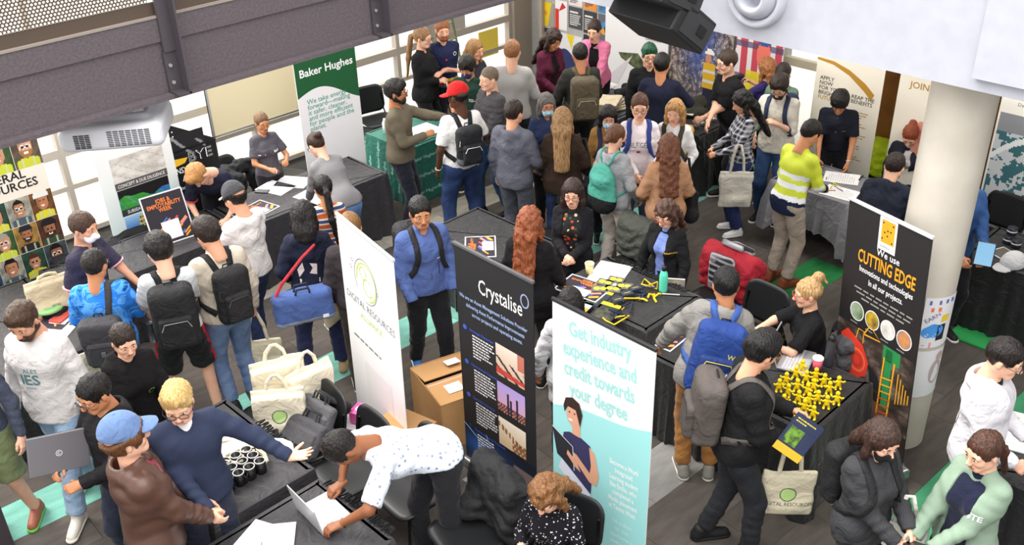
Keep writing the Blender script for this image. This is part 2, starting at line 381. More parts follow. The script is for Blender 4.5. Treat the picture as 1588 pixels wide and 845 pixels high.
# ------------------------------------------------------------------ skeleton
def skeleton(a):
    r = math.radians; fem = a.get('fem', 0); lean, side, tw = r(a.get('lean', 0)), r(a.get('side', 0)), r(a.get('twist', 0))
    sit = a.get('sit'); hz = .95 if not sit else .56
    dz = hz-.95; J = {'fem': fem}
    c = np.array([0, 0, hz]); M = rotm(rz=tw)@rotm(rx=-lean)@rotm(ry=side); Mh = rotm(rz=tw/2)@rotm(rx=-lean*.5)@rotm(ry=side*.5)
    c2 = np.array([0, 0, 1.07+dz])
    def T(x, y, z, full=None):
        p = np.array([x, y, z+dz], float)
        if z <= .97 and full is None: return p
        if z < 1.12 and full is None: return rot_about(p, c, Mh)
        return rot_about(rot_about(p, c2, M@np.linalg.inv(Mh)) if False else p, c, M)
    J['T'] = T; J['M'] = M; J['fwd'] = M@np.array([0, 1., 0]); J['dz'] = dz; J['Mh'] = Mh
    sw = .136 if fem else .158; sw *= a.get('sw', 1)
    nb = T(0, -.015, 1.47); J['neck'] = nb
    hM = rotm(rz=r(a.get('hy', 0))+tw)@rotm(rx=-r(a.get('hp', 8)))@rotm(ry=r(a.get('hr', 0)))
    nk = T(0, -.01, 1.5); hpv = r(a.get('hp', 8))
    J['head'] = nk+np.array([0, .0, .03])+np.array([0, .012, 0])*math.sin(hpv)+.4*(hM@np.array([0, 0, .02])); J['hM'] = hM
    J['top'] = J['head']+hM@np.array([0, -.01, .24])
    for s, n in ((1, 'R'), (-1, 'L')):
        S = T(s*sw, -.015, 1.415); t = a.get(n)
        if t is None: t = (s*.225, .03, .79+dz)
        t = np.array(t, float); l1, l2 = .285, .255
        d = t-S; D = np.linalg.norm(d)
        if D > (l1+l2)*.985: t = S+d/D*(l1+l2)*.985; D = (l1+l2)*.985; d = t-S
        if D < .12: t = S+d/D*.12; D = .12; d = t-S
        u = d/D; pole = np.array(a.get('pole'+n, (s*.55, -.75, -.35)), float); pole -= u*(pole@u); pole /= np.linalg.norm(pole)+1e-9
        x = (l1*l1-l2*l2+D*D)/(2*D); E = S+u*x+pole*math.sqrt(max(l1*l1-x*x, 0))
        J['S'+n], J['E'+n], J['W'+n] = S, E, t
        f = (t-E)/np.linalg.norm(t-E); f = np.array(a.get('dir'+n, f), float); f /= np.linalg.norm(f)
        pal = np.array(a.get('palm'+n, (-s*.8, 0, -.6) if abs(f[2]) < .8 else (-s, -.2, 0)), float); pal -= f*(pal@f); pal /= np.linalg.norm(pal)+1e-9
        J['H'+n] = (f, pal)
        # legs
        H = T(s*.088, 0, .92); 
        ft = a.get('feet', 'stand')
        A = {'stand': (s*.1, .0, .085), 'walk': (s*.07, .26*s*a.get('ws', 1), .09), 'wide': (s*.17, .02*s, .085), 'step': (s*.09, .14*s, .085)}.get(ft)
        if sit: A = (s*.11, .42, .085)
        if 'foot'+n in a: A = a['foot'+n]
        A = np.array(A, float); d = A-H; D = np.linalg.norm(d); l1, l2 = .435, .425
        if D > (l1+l2)*.998: H = H-np.array([0, 0, 0]); A = H+d/D*(l1+l2)*.998; D = (l1+l2)*.998; d = A-H
        u = d/D; pole = np.array([s*.12, 1., .25 if not sit else .8]); pole -= u*(pole@u); pole /= np.linalg.norm(pole)
        x = (l1*l1-l2*l2+D*D)/(2*D); K = H+u*x+pole*math.sqrt(max(l1*l1-x*x, 0))
        J['hip'+n], J['K'+n], J['A'+n] = H, K, A
    return J
def torso(F, J, g, bw, belly=0., low=True):
    T, fw, fem = J['T'], J['fwd'], J['fem']
    if low: F.cap(T(-.06*bw, -.01, .95), T(.06*bw, -.01, .95), .112*(1.04 if fem else 1)*bw+g, k=.03, ax=(0, 1, 0), fl=1.08)
    F.cap(T(0, 0, 1.0), T(0, .0, 1.13), (.128 if fem else .135)*bw+g, (.118 if fem else .132)*bw+g, k=.07, ax=fw, fl=1.22)
    F.cap(T(0, 0, 1.13), T(0, 0, 1.28), (.118 if fem else .132)*bw+g, .125*bw+g, k=.07, ax=fw, fl=1.25)
    F.cap(T(-.06, 0, 1.32), T(.06, 0, 1.32), (.1 if fem else .112)*bw+g, k=.06, ax=fw, fl=1.05)
    for s in (-1, 1):
        F.cap(T(0, -.02, 1.455), T(s*(.11 if fem else .13), -.018, 1.42), .042+g*.6, .047+g*.7, k=.04)
        if fem: F.ell(T(s*.065, .088, 1.27), (.055+g*.7,)*3, .045)
    if belly: F.ell(T(0, .06, 1.08), (.12*bw+g, .09+belly+g, .13), .06)
def arm(F, J, n, g, wr=0., end=None, k=.03, flare=0., slim=1.):
    S, E, W = J['S'+n], J['E'+n], J['W'+n]
    e = 2. if end is None else end
    if e <= 1:
        F.cap(S, S+(E-S)*e, .05*slim+g, .05*slim+g+flare, k=k, fe=True); return
    F.cap(S, E, .051*slim+g, .042*slim+g, k=k, wr=wr, wn=2.5)
    if e >= 2: F.cap(E, W, .04*slim+g, .026+g*(.9 if g else 1)+flare, k=k*.6, wr=wr, wn=4, fe=bool(g))
    else: F.cap(E, E+(W-E)*(e-1), .04*slim+g, .034+g+flare, k=k*.6, wr=wr, wn=4, fe=True)
def legs(F, J, g, end=2., wr=0., fl=0., bw=1., k=.03):
    for n in 'RL':
        H, K, A = J['hip'+n], J['K'+n], J['A'+n]
        if end <= 1: F.cap(H, H+(K-H)*end, .088*bw+g, .068*bw+g+fl, k=k, fe=True, wr=wr, wn=3); continue
        F.cap(H, K, .088*bw+g, .056*bw+g+fl*.4, k=k, wr=wr, wn=3)
        e = end-1; B = K+(A-K)*e
        F.cap(K, B, .054*bw+g+fl*.4, .040+g+fl, k=k*.5, wr=wr*1.4, wn=5, fe=True)
def place(V, M, o): return (V@np.asarray(M, dtype=np.float32).T+np.asarray(o, dtype=np.float32)).astype(np.float32)
# ------------------------------------------------------------------ hair
def hair_mesh(st, vs, seed, hat=False):
    long_ = st in ('long', 'longwavy', 'bob', 'curlylong', 'longstraight'); lo = -.5 if long_ else -.22 if st in ('pony', 'lowpony', 'longpony') else -.02
    if st == 'longpony': lo = -.5
    F = Field((-.17, -.24, lo), (.17, .16, .32), vs)
    t = {'buzz': .004, 'short': .012, 'crop': .02, 'mop': .026, 'bun': .009, 'lowbun': .009, 'topbun': .01, 'pony': .009, 'lowpony': .009, 'longpony': .012, 'curly': .03, 'quiff': .014, 'slick': .013}.get(st, .017)
    F.ell((0, -.012, .137), (.076+t, .095+t, .093+t), 0)
    if st in ('crop', 'mop', 'curly'): F.ell((0, .03, .19), (.068, .07, .055), .03)
    if st == 'quiff': F.ell((0, .055, .205), (.055, .045, .04), .03)
    zc = .085 if t < .01 else .082
    F.ell((0, .13, .045), (.074+t*.3, .098, .137 - t*.3 if st != 'mop' else .108), .010, sub=True)
    # ears
    if not long_:
        for s in (-1, 1): F.ell((s*.085, .0, .082), (.03, .03, .035), .008, sub=True)
        F.cut((0, -.02, .055 if st in ('short', 'quiff', 'buzz', 'slick', 'bun', 'topbun', 'pony') else .04), (0, .35, -1))
    else:
        F.cut((0, 0, .03), (0, .5, -1))
    kk = .03
    if st == 'bun': F.ell((0, -.118, .165), (.042, .036, .038), .015)
    if st == 'lowbun': F.ell((0, -.12, .085), (.045, .035, .04), .015)
    if st == 'topbun':
        F.ell((0, -.085, .235), (.045, .045, .045), .015); F.cap((0, -.1, .24), (0, -.15, .17), .025, .012, k=.02)
    if st in ('pony',):
        F.cap((0, -.11, .17), (0, -.155, .15), .022, k=.01); F.cap((0, -.155, .15), (0, -.165, .02), .03, .024, k=.02); F.cap((0, -.165, .02), (0, -.15, -.13), .024, .012, k=.02)
    if st == 'lowpony': F.cap((0, -.1, .08), (0, -.13, .03), .024, k=.01); F.cap((0, -.13, .03), (0, -.13, -.16), .028, .015, k=.02)
    if st == 'longpony': F.cap((0, -.11, .12), (0, -.15, .08), .026, k=.01); F.cap((0, -.15, .08), (0, -.17, -.18), .034, .03, k=.02); F.cap((0, -.17, -.18), (0.02, -.16, -.42), .03, .012, k=.02)
    if long_:
        L = {'long': .36, 'longwavy': .34, 'bob': .06, 'curlylong': .22, 'longstraight': .38}[st]; wv = st in ('longwavy', 'curlylong')
        F.cap((-.035, -.06, .1), (-.04, -.105, .0), .062, .05, k=kk); F.cap((.035, -.06, .1), (.04, -.105, .0), .062, .05, k=kk)
        F.cap((-.045, -.1, .02), (-.05, -.13, -L), .05, .03 if not wv else .045, k=kk, ax=(0, 1, 0), fl=1.4)
        F.cap((.045, -.1, .02), (.05, -.13, -L), .05, .03 if not wv else .045, k=kk, ax=(0, 1, 0), fl=1.4)
        F.cap((0, -.11, .02), (0, -.135, -L), .05, .04, k=kk, ax=(0, 1, 0), fl=1.4)
        for s in (-1, 1):
            F.cap((s*.078, .0, .13), (s*.088, .01, .02), .026, .024, k=kk)
            Ls = min(L, .2) if L > .1 else L
            F.cap((s*.088, .01, .02), (s*.095, .045 if L > .1 else .02, -Ls), .026, .024 if wv else .016, k=kk)
    if hat: F.cut((0, 0, .16), (0, -.25, 1))
    amp = {'curly': .012, 'curlylong': .014, 'longwavy': .010, 'mop': .004, 'crop': .005, 'quiff': .005}.get(st, .002)
    F.noise(amp, 55 if amp > .009 else 40, seed, groove=.0034 if st not in ('curly', 'curlylong', 'buzz') else .0, gn=26, cz=(0, -.02))
    return F.mesh()
def beard_mesh(vs, full=1):
    F = Field((-.1, -.04, -.03), (.1, .14, .12), vs); g = .007
    for s in (-1, 1):
        F.cap((s*.055, .0, .075), (s*.052, .005, .05), .020+g*.5, k=.02); F.cap((s*.052, .0, .05), (s*.024, .068, .02), .023+g, .02+g, k=.02)
    F.cap((-.02, .075, .018), (.02, .075, .018), .022+g, k=.02); F.cap((-.02, .09, .055), (.02, .09, .055), .009, k=.01)
    F.cap((-.024, .088, .05), (-.024, .085, .03), .01, k=.01); F.cap((.024, .088, .05), (.024, .085, .03), .01, k=.01)
    F.ell((0, .105, .042), (.017, .025, .0085), .004, sub=True)
    F.noise(.0015, 90, 3); return F.mesh()
def mask_mesh(vs):
    F = Field((-.1, -.03, -.02), (.1, .16, .12), vs); g = .008
    F.ell((0, .045, .055), (.063, .068, .06), 0); F.cap((0, .1, .085), (0, .118, .055), .015, .02, k=.02); F.cap((-.03, .07, .025), (.03, .07, .025), .028, k=.02)
    F.cut((0, .03, 0), (0, -1, 0)); F.cut((0, .1, .088), (0, -.35, 1)); 
    V, Q = F.mesh(); parts = [(V, Q, 0)]
    for s in (-1, 1):
        for z in (.08, .035): v, q = tube([(s*.058, .045, z-.005), (s*.076, .01, .095 if z > .05 else .07)], .0018, 4); parts.append((v, q, 1))
    return joinparts(parts)
def glasses_mesh():
    parts = []
    for s in (-1, 1):
        ring = [(s*.034+.0245*math.copysign(abs(math.cos(t))**.7, math.cos(t)), .112-.1*(abs(s*.034+.0245*math.cos(t)))**1.6*.9, .104+.0185*math.copysign(abs(math.sin(t))**.7, math.sin(t))) for t in np.linspace(0, 2*math.pi, 14, endpoint=False)]
        v, q = tube(ring, .0024, 4, True); parts.append((v, q, 0))
        v, q = tube([(s*.058, .103, .108), (s*.079, .08, .108), (s*.082, .0, .104)], .0022, 4); parts.append((v, q, 0))
        c = np.array([[s*.034, .109, .104]]+ring); n = len(ring)
        parts.append((c.astype(np.float32), np.array([(0, 1+i, 1+(i+1) % n, 1+(i+1) % n) for i in range(n)]), 1)) if False else None
    v, q = tube([(-.011, .113, .108), (.011, .113, .108)], .0024, 4); parts.append((v, q, 0))
    return joinparts(parts)
def cap_mesh(vs, back=False):
    F = Field((-.12, -.13, .1), (.12, .24, .27), vs)
    F.ell((0, -.01, .142), (.09, .108, .108), 0); F.cut((0, 0, .135), (0, -.1, -1))
    V, Q = F.mesh(); G_ = Field((-.12, -.02, .1), (.12, .25, .2), vs*.8)
    G_.cap((-.035, .08, .146), (.035, .08, .146), .05, k=0, ax=(0, 0, 1), fl=1); G_ = Field((-.1, .03, .1), (.1, .2, .2), .006)
    G_.ell((0, .09, .135), (.075, .085, .03), 0); 
    X, Y, Zz = G_.grid((0, 0, 0), G_.n); inner = -( .035 + (Zz-.135)) ; G_.f[...] = np.maximum(G_.f, -( (Zz-.146+X*X*4+ (Y-.09)*.25) +.004)); G_.f[...] = np.maximum(G_.f, (Zz-.152+X*X*4+(Y-.09)*.25)); G_.f[...] = np.maximum(G_.f, .075-Y)
    v, q = G_.mesh(); b = (np.array([[0, -.01, .25]]))
    btn = Field((-.02, -.03, .235), (.02, .01, .265), .005); btn.ell((0, -.01, .25), (.009, .009, .005), 0); bv, bq = btn.mesh()
    return joinparts([(V, Q, 0), (v, q, 1), (bv, bq, 0)])
# ------------------------------------------------------------------ person
CACHE = {}
def cached(key, fn):
    if key not in CACHE: CACHE[key] = fn()
    return CACHE[key]
PEOPLE = {}
def person(key, px, py, h, face, label, **a):
    """px,py = top of the head in the photograph, h = height, face = heading (0 towards the viewer, 90 to the right, 180 away, -90 left)"""
    J = skeleton(a); s = h/1.75; fem = a.get('fem', 0); bw = a.get('bw', 1.)*(.93 if fem else 1.); seed = len(PEOPLE)+1
    if 'at' in a: root = np.array(a['at'], float); hd = root[:2]
    else: hd = Z(px, py, J['top'][2]*s)[:2]
    F2 = hd/np.linalg.norm(hd); R2 = np.array([F2[1], -F2[0]]); fa = math.radians(face)
    d = -math.cos(fa)*F2+math.sin(fa)*R2; yaw = math.atan2(-d[0], d[1])
    Rz = rotm(rz=yaw)
    root = np.array([*(hd-(Rz@(J['top']*s))[:2]), 0.]) if 'at' not in a else np.array([*a['at'][:2], 0.])
    dist = np.linalg.norm(root-CAM); far = dist > 10.5; vs = a.get('vs', .0172 if far else .0138 if dist > 8.2 else .012)
    P = empty('person', root, yaw, label, 'person', a.get('group'))
    def add(name, V, Q, mats, mi=None, smooth=True):
        o = link(name, mesh_from(V*np.float32(s), Q, smooth, mi), P, mats); return o
    # body
    ext = [J[k] for k in J if isinstance(J[k], np.ndarray) and J[k].shape == (3,)]
    lo, hi = np.min(ext, 0)-.19, np.max(ext, 0)+.19; lo[2] = max(lo[2], .0)
    F = Field(lo, hi, .024 if far else .02)
    bg = -.008
    torso(F, J, bg, bw)
    for n in 'RL': arm(F, J, n, 0 if a.get('sleeve', 2) < 2 else -.004, slim=1. if not fem else .88); 
    legs(F, J, bg if a.get('legend', 2) > 1.5 else 0., 2., bw=1. if not fem else .95)
    F.cap(J['neck']-np.array([0, 0, .03]), J['head']+J['hM']@np.array([0, -.012, -.01]), .056 if not fem else .05, k=.04)
    V, Q = F.mesh(); parts = [(V, Q, 0)]
    hvs = .0095 if far else .008 if dist > 7 else .0066
    hv, hq, hm = get_head(hvs, bool(fem)); J['hM'] = J['hM']*1.04; parts.append((place(hv, J['hM'], J['head']), hq, hm))
    gvs = .009 if far else .0066
    for n, sd in (('R', 1), ('L', -1)):
        hp = a.get('hand'+n, 'relax')
        if hp == 'none': continue
        gv, gq = get_hand(gvs, hp); gv = gv.copy(); gq = gq.copy()
        if sd < 0: gv[:, 0] *= -1; gq = gq[:, ::-1]
        f, pal = J['H'+n]; X = np.cross(f, -pal); M = np.stack([X, f, -pal], 1)
        parts.append((place(gv*.95*(.92 if fem else 1.), M, J['W'+n]), gq, 0))
    V, Q, mi = joinparts(parts)
    browc = a.get('hairc', '2a1c14')
    add('body', V, Q, skinmats(a.get('skin', 'light'), a.get('browc', browc if browc not in ('e8c98a',) else 'b08a50')), mi)
    # hair and head wear
    hs = a.get('hair', 'short'); hvs2 = .0125 if far else .0102
    if hs != 'none':
        v, q = hair_mesh(hs, hvs2, seed, bool(a.get('cap'))); hm_ = mat('hair', a.get('hairc', '2a1c14'), .5, kind='hair', col2=a.get('hairc2'))
        add('hair', place(v, J['hM'], J['head']), q, hm_)
    if a.get('beard'):
        v, q = cached(('beard',), lambda: beard_mesh(.0055)); add('beard', place(v, J['hM'], J['head']), q, mat('hair', a.get('hairc', '2a1c14'), .5, kind='hair', col2=a.get('hairc2')))
    if a.get('mask'):
        v, q, m = cached(('mask',), lambda: mask_mesh(.006)); add('face_mask', place(v, J['hM'], J['head']), q, [mat('mask', a['mask'], .8), plain('e8e8ea')], m)
    if a.get('glasses'):
        v, q, m = cached(('glasses',), glasses_mesh); add('glasses', place(v, J['hM'], J['head']), q, [plain(a['glasses'] if isinstance(a['glasses'], str) else '1a1a1c', .3)], m)
    if a.get('shades'):
        v, q, m = cached(('glasses',), glasses_mesh); add('sunglasses', place(v@rotm(rx=.75).T.astype(np.float32), J['hM'], J['head']+J['hM']@np.array([0, .03, .06])), q, plain('0c0c0e', .2), m)
    if a.get('cap'):
        v, q, m = cached(('cap',), lambda: cap_mesh(.0075)); cm = J['hM']@rotm(rz=math.radians(a.get('capyaw', 0)))*(1.08 if hs in ('mop', 'crop') else 1.02)
        add('cap', place(v, cm, J['head']+J['hM']@np.array([0, 0, .004])), q, [cloth(a['cap']), cloth(a.get('capb', a['cap']))], m)
    # trousers
    g = .016; bt = a.get('bottom', 'trousers'); bc = a.get('bcol', '1a1c24'); bm = mat('denim', bc, .85, kind='denim', col2=a.get('bcol2')) if a.get('denim') else cloth(bc)
    F = Field(lo, hi, vs*1.35)
    if bt == 'skirt':
        F.cap(J['T'](0, 0, .98), np.array([0, .0, a.get('skz', .55)]), .14*bw+g, .25*bw, k=.03, ax=(0, 1, 0), fl=1.15, fe=True)
        F.cap(J['T'](-.05, 0, .95), J['T'](.05, 0, .95), .12*bw+g, k=.03)
    else:
        F.cap(J['T'](-.055*bw, -.01, .95), J['T'](.055*bw, -.01, .95), .113*bw+g, k=.04, ax=(0, 1, 0), fl=1.06)
        F.cap(J['T'](0, -.0, .98), J['T'](0, 0, 1.04, 1 if 0 else None), .125*bw+g*.8, k=.05, ax=(0, 1, 0), fl=1.2, fe=True)
        legs(F, J, g, a.get('legend', 1.93), wr=.0025, fl=a.get('flare', .006), bw=a.get('lw', 1.)*(.95 if fem else 1.))
    F.noise(.005, 24, seed); V, Q = F.mesh(); bo = add('shorts' if a.get('legend', 2) < 1.5 else ('skirt' if bt == 'skirt' else 'trousers'), V, Q, bm)
    if a.get('sidestripe'):
        bo.data.materials.append(plain(a['sidestripe'])); co = np.array([v.co for v in bo.data.vertices])
        for p in bo.data.polygons:
            c = co[list(p.vertices)].mean(0)/s
            if abs(p.normal[0]) > .88 and abs(c[0]) > .12: p.material_index = 1
    # inner shirt
    if a.get('inner'):
        F = Field(lo, hi, vs*1.4); torso(F, J, .010, bw); F.cap(J['neck']-J['M']@np.array([0, 0, .05]), J['neck']+J['M']@np.array([0, .004, .012]), .066, .064, fe=True, k=.02)
        V, Q = F.mesh(); add('shirt', V, Q, a.get('innermat') or cloth(a['inner']))
    # top
    tg = {'tee': .014, 'shirt': .016, 'sweater': .022, 'hoodie': .028, 'jacket': .032, 'puffer': .036, 'blazer': .026, 'coat': .034, 'polo': .015}[a.get('top', 'tee')]
    tk = a.get('top', 'tee'); hem = a.get('hem', .93 if tk in ('tee', 'shirt', 'polo', 'sweater', 'hoodie', 'jacket', 'puffer') else .82)
    F = Field(lo, hi, vs)
    torso(F, J, tg, bw, a.get('belly', 0.))
    if hem < .93: F.cap(J['T'](0, -.005, .95), J['T'](0, .0, hem), .135*bw+tg, .15*bw+tg, k=.05, ax=(0, 1, 0), fl=1.2, fe=True)
    else: F.cap(J['T'](0, -.005, 1.0), J['T'](0, -.005, .9), .132*bw+tg, .13*bw+tg+.004, k=.05, ax=(0, 1, 0), fl=1.18)
    F.cut(J['T'](0, 0, hem), (0, 0, -1))
    sl = a.get('sleeve', 2.); 
    if 'open' in a:
        w = .05+a['open']
        F.box(J['T'](0, .25, 1.12, 1), (w, .205, .5), r=.012, k=.01, M=J['M'], sub=True); F.cap(J['T'](0, .2, 1.2), J['T'](0, .17, 1.5), .05, .13+a['open']*.5, k=.01, sub=True)
    for n in 'RL': arm(F, J, n, tg*.8, wr=.004 if sl >= 1.3 else 0, end=sl, flare=.006 if sl <= 1 else 0, slim=1. if not fem else .9)
    Mt = J['M']; nk = J['neck']
    if tk in ('polo', 'shirt', 'jacket', 'puffer', 'coat', 'blazer'):
        F.cap(nk-Mt@np.array([0, 0, .04]), nk+Mt@np.array([0, .004, .03 if tk in ('polo', 'shirt', 'blazer') else .05]), .072, .068, k=.012, fe=True)
    else: F.cap(nk-Mt@np.array([0, 0, .04]), nk+Mt@np.array([0, .0, .004]), .07, .066, k=.015, fe=True)
    F.cap(nk+Mt@np.array([0, .12, -.005]), nk+Mt@np.array([0, .045, .03]), .022 if not a.get('vneck') else .045, .04, k=.01, sub=True)
    if a.get('hood'):
        T = J['T']
        F.cap(T(-.085, -.075, 1.46), T(.085, -.075, 1.46), .052, k=.03); F.cap(T(0, -.1, 1.45), T(0, -.13, 1.33), .075, .05, k=.04, ax=J['fwd'], fl=1.3)
        for sd in (-1, 1): F.cap(T(sd*.085, -.06, 1.475), T(sd*.055, .07, 1.425), .04, .028, k=.02)
        F.cap(T(0, -.055, 1.52), T(0, -.06, 1.47), .062, k=.02, sub=True)
    F.noise(a.get('wrk', .006 if tk not in ('sweater', 'tee') else .0045), 20, seed, quilt=.06 if tk == 'puffer' else 0)
    V, Q = F.mesh(); c = a.get('tcol', '888888'); kd = a.get('tkind', 'knit' if tk == 'sweater' else 'cloth')
    tm = mat('top', c, a.get('trough', .85), kind=kd, col2=a.get('tcol2'), scale=a.get('tscale', 30.), spec=.2 if kd != 'leather' else .5)
    mi = None; mats = [tm]
    if a.get('bands'):   # hi-vis: list of (z0,z1,material hex, rough) in torso height, sleeves by distance from shoulder
        cc = V[Q].mean(1); mi = np.zeros(len(Q), int); iT = np.linalg.inv(J['M']); zz = (iT@(cc-np.array([0, 0, .95+J['dz']])).T).T[:, 2]+.95
        arm_ = np.zeros(len(Q), bool); ad = np.zeros(len(Q))
        for n in 'RL':
            S, E, W = J['S'+n], J['E'+n], J['W'+n]
            for A_, B_, off in ((S, E, 0.), (E, W, .285)):
                D = B_-A_; t = np.clip(((cc-A_)@D)/(D@D), 0, 1); dd = np.linalg.norm(cc-A_-t[:, None]*D, axis=1)
                m = (dd < .075) & (t > (.25 if off == 0 else 0)); arm_ |= m; ad[m] = (t*np.linalg.norm(D)+off)[m]
        for (z0, z1, a0, a1, hxx) in a['bands']:
            mats.append(plain(hxx, .5)); k = len(mats)-1
            mi[(~arm_) & (zz > z0) & (zz < z1)] = k; mi[arm_ & (ad > a0) & (ad < a1)] = k
    to = add({'tee': 't_shirt', 'polo': 'polo_shirt', 'shirt': 'shirt', 'blazer': 'blazer', 'puffer': 'puffer_jacket'}.get(tk, tk), V, Q, mats, mi)
    if a.get('trim'):   # contrasting collar tips and sleeve hems
        for n in 'RL':
            S, E = J['S'+n], J['E'+n]; e = S+(E-S)*sl if sl <= 1 else E; X = (E-S)/np.linalg.norm(E-S)
            o = Field(e-.09, e+.09, .009); o.cap(e-X*.012, e+X*.004, .05+tg*.8+.013, k=0, fe=True, fs=True); v, q = o.mesh(); add('sleeve_trim', v, q, plain(a['trim']))
    if a.get('buttons'):
        T = J['T']; me = to.data; bv = BVHTree.FromPolygons([v.co for v in me.vertices], [p.vertices for p in me.polygons])
        vs_ = []
        for z in np.arange(1.02, 1.4, .07):
            o0 = Vector(T(0, .4, z)*s); hit = bv.ray_cast(o0, Vector(-J['fwd']))
            if hit[0]: vs_.append(boxvf(np.array(hit[0])/s, (.005, .003, .005)))
        if vs_: V_, F_, _ = multi(*vs_); add('buttons', V_, F_, plain(a['buttons']))
    # shoes
    for n in 'RL':
        me = shoe_mesh(a.get('shoe', 'sneaker')); o = bpy.data.objects.new('shoe', me); COL.objects.link(o); o.parent = P
        if not me.materials:
            for _ in range(3): me.materials.append(None)
        for i, c in enumerate((a.get('shoec', '1a1a1c'), a.get('solec', 'e6e2da'), a.get('lacec', 'dcdcdc'))):
            o.material_slots[i].link = 'OBJECT'; o.material_slots[i].material = plain(c, .6)
        K, A_ = J['K'+n], J['A'+n]; pit = 0.
        if a.get('feet') == 'walk' and A_[1] < 0: pit = -.35
        o.location = Vector((A_-np.array([0, .0, .085]))*s); o.rotation_euler = (pit, 0, (-.18 if n == 'R' else .18)+a.get('fyaw', 0)); sc = s*(1. if not fem else .9); o.scale = (sc, sc, sc)
        if pit: o.location.z += .05
    rec = dict(P=P, J=J, s=s, top=to, root=root, yaw=yaw, Rz=Rz, d=dist, a=a)
    PEOPLE[key] = rec; return rec
def wpos(rec, p): return rec['root']+rec['Rz']@(np.asarray(p, float)*rec['s'])
def surf(rec):
    if 'bvh' not in rec:
        me = rec['top'].data; rec['bvh'] = BVHTree.FromPolygons([v.co for v in me.vertices], [p.vertices for p in me.polygons])
    return rec['bvh']
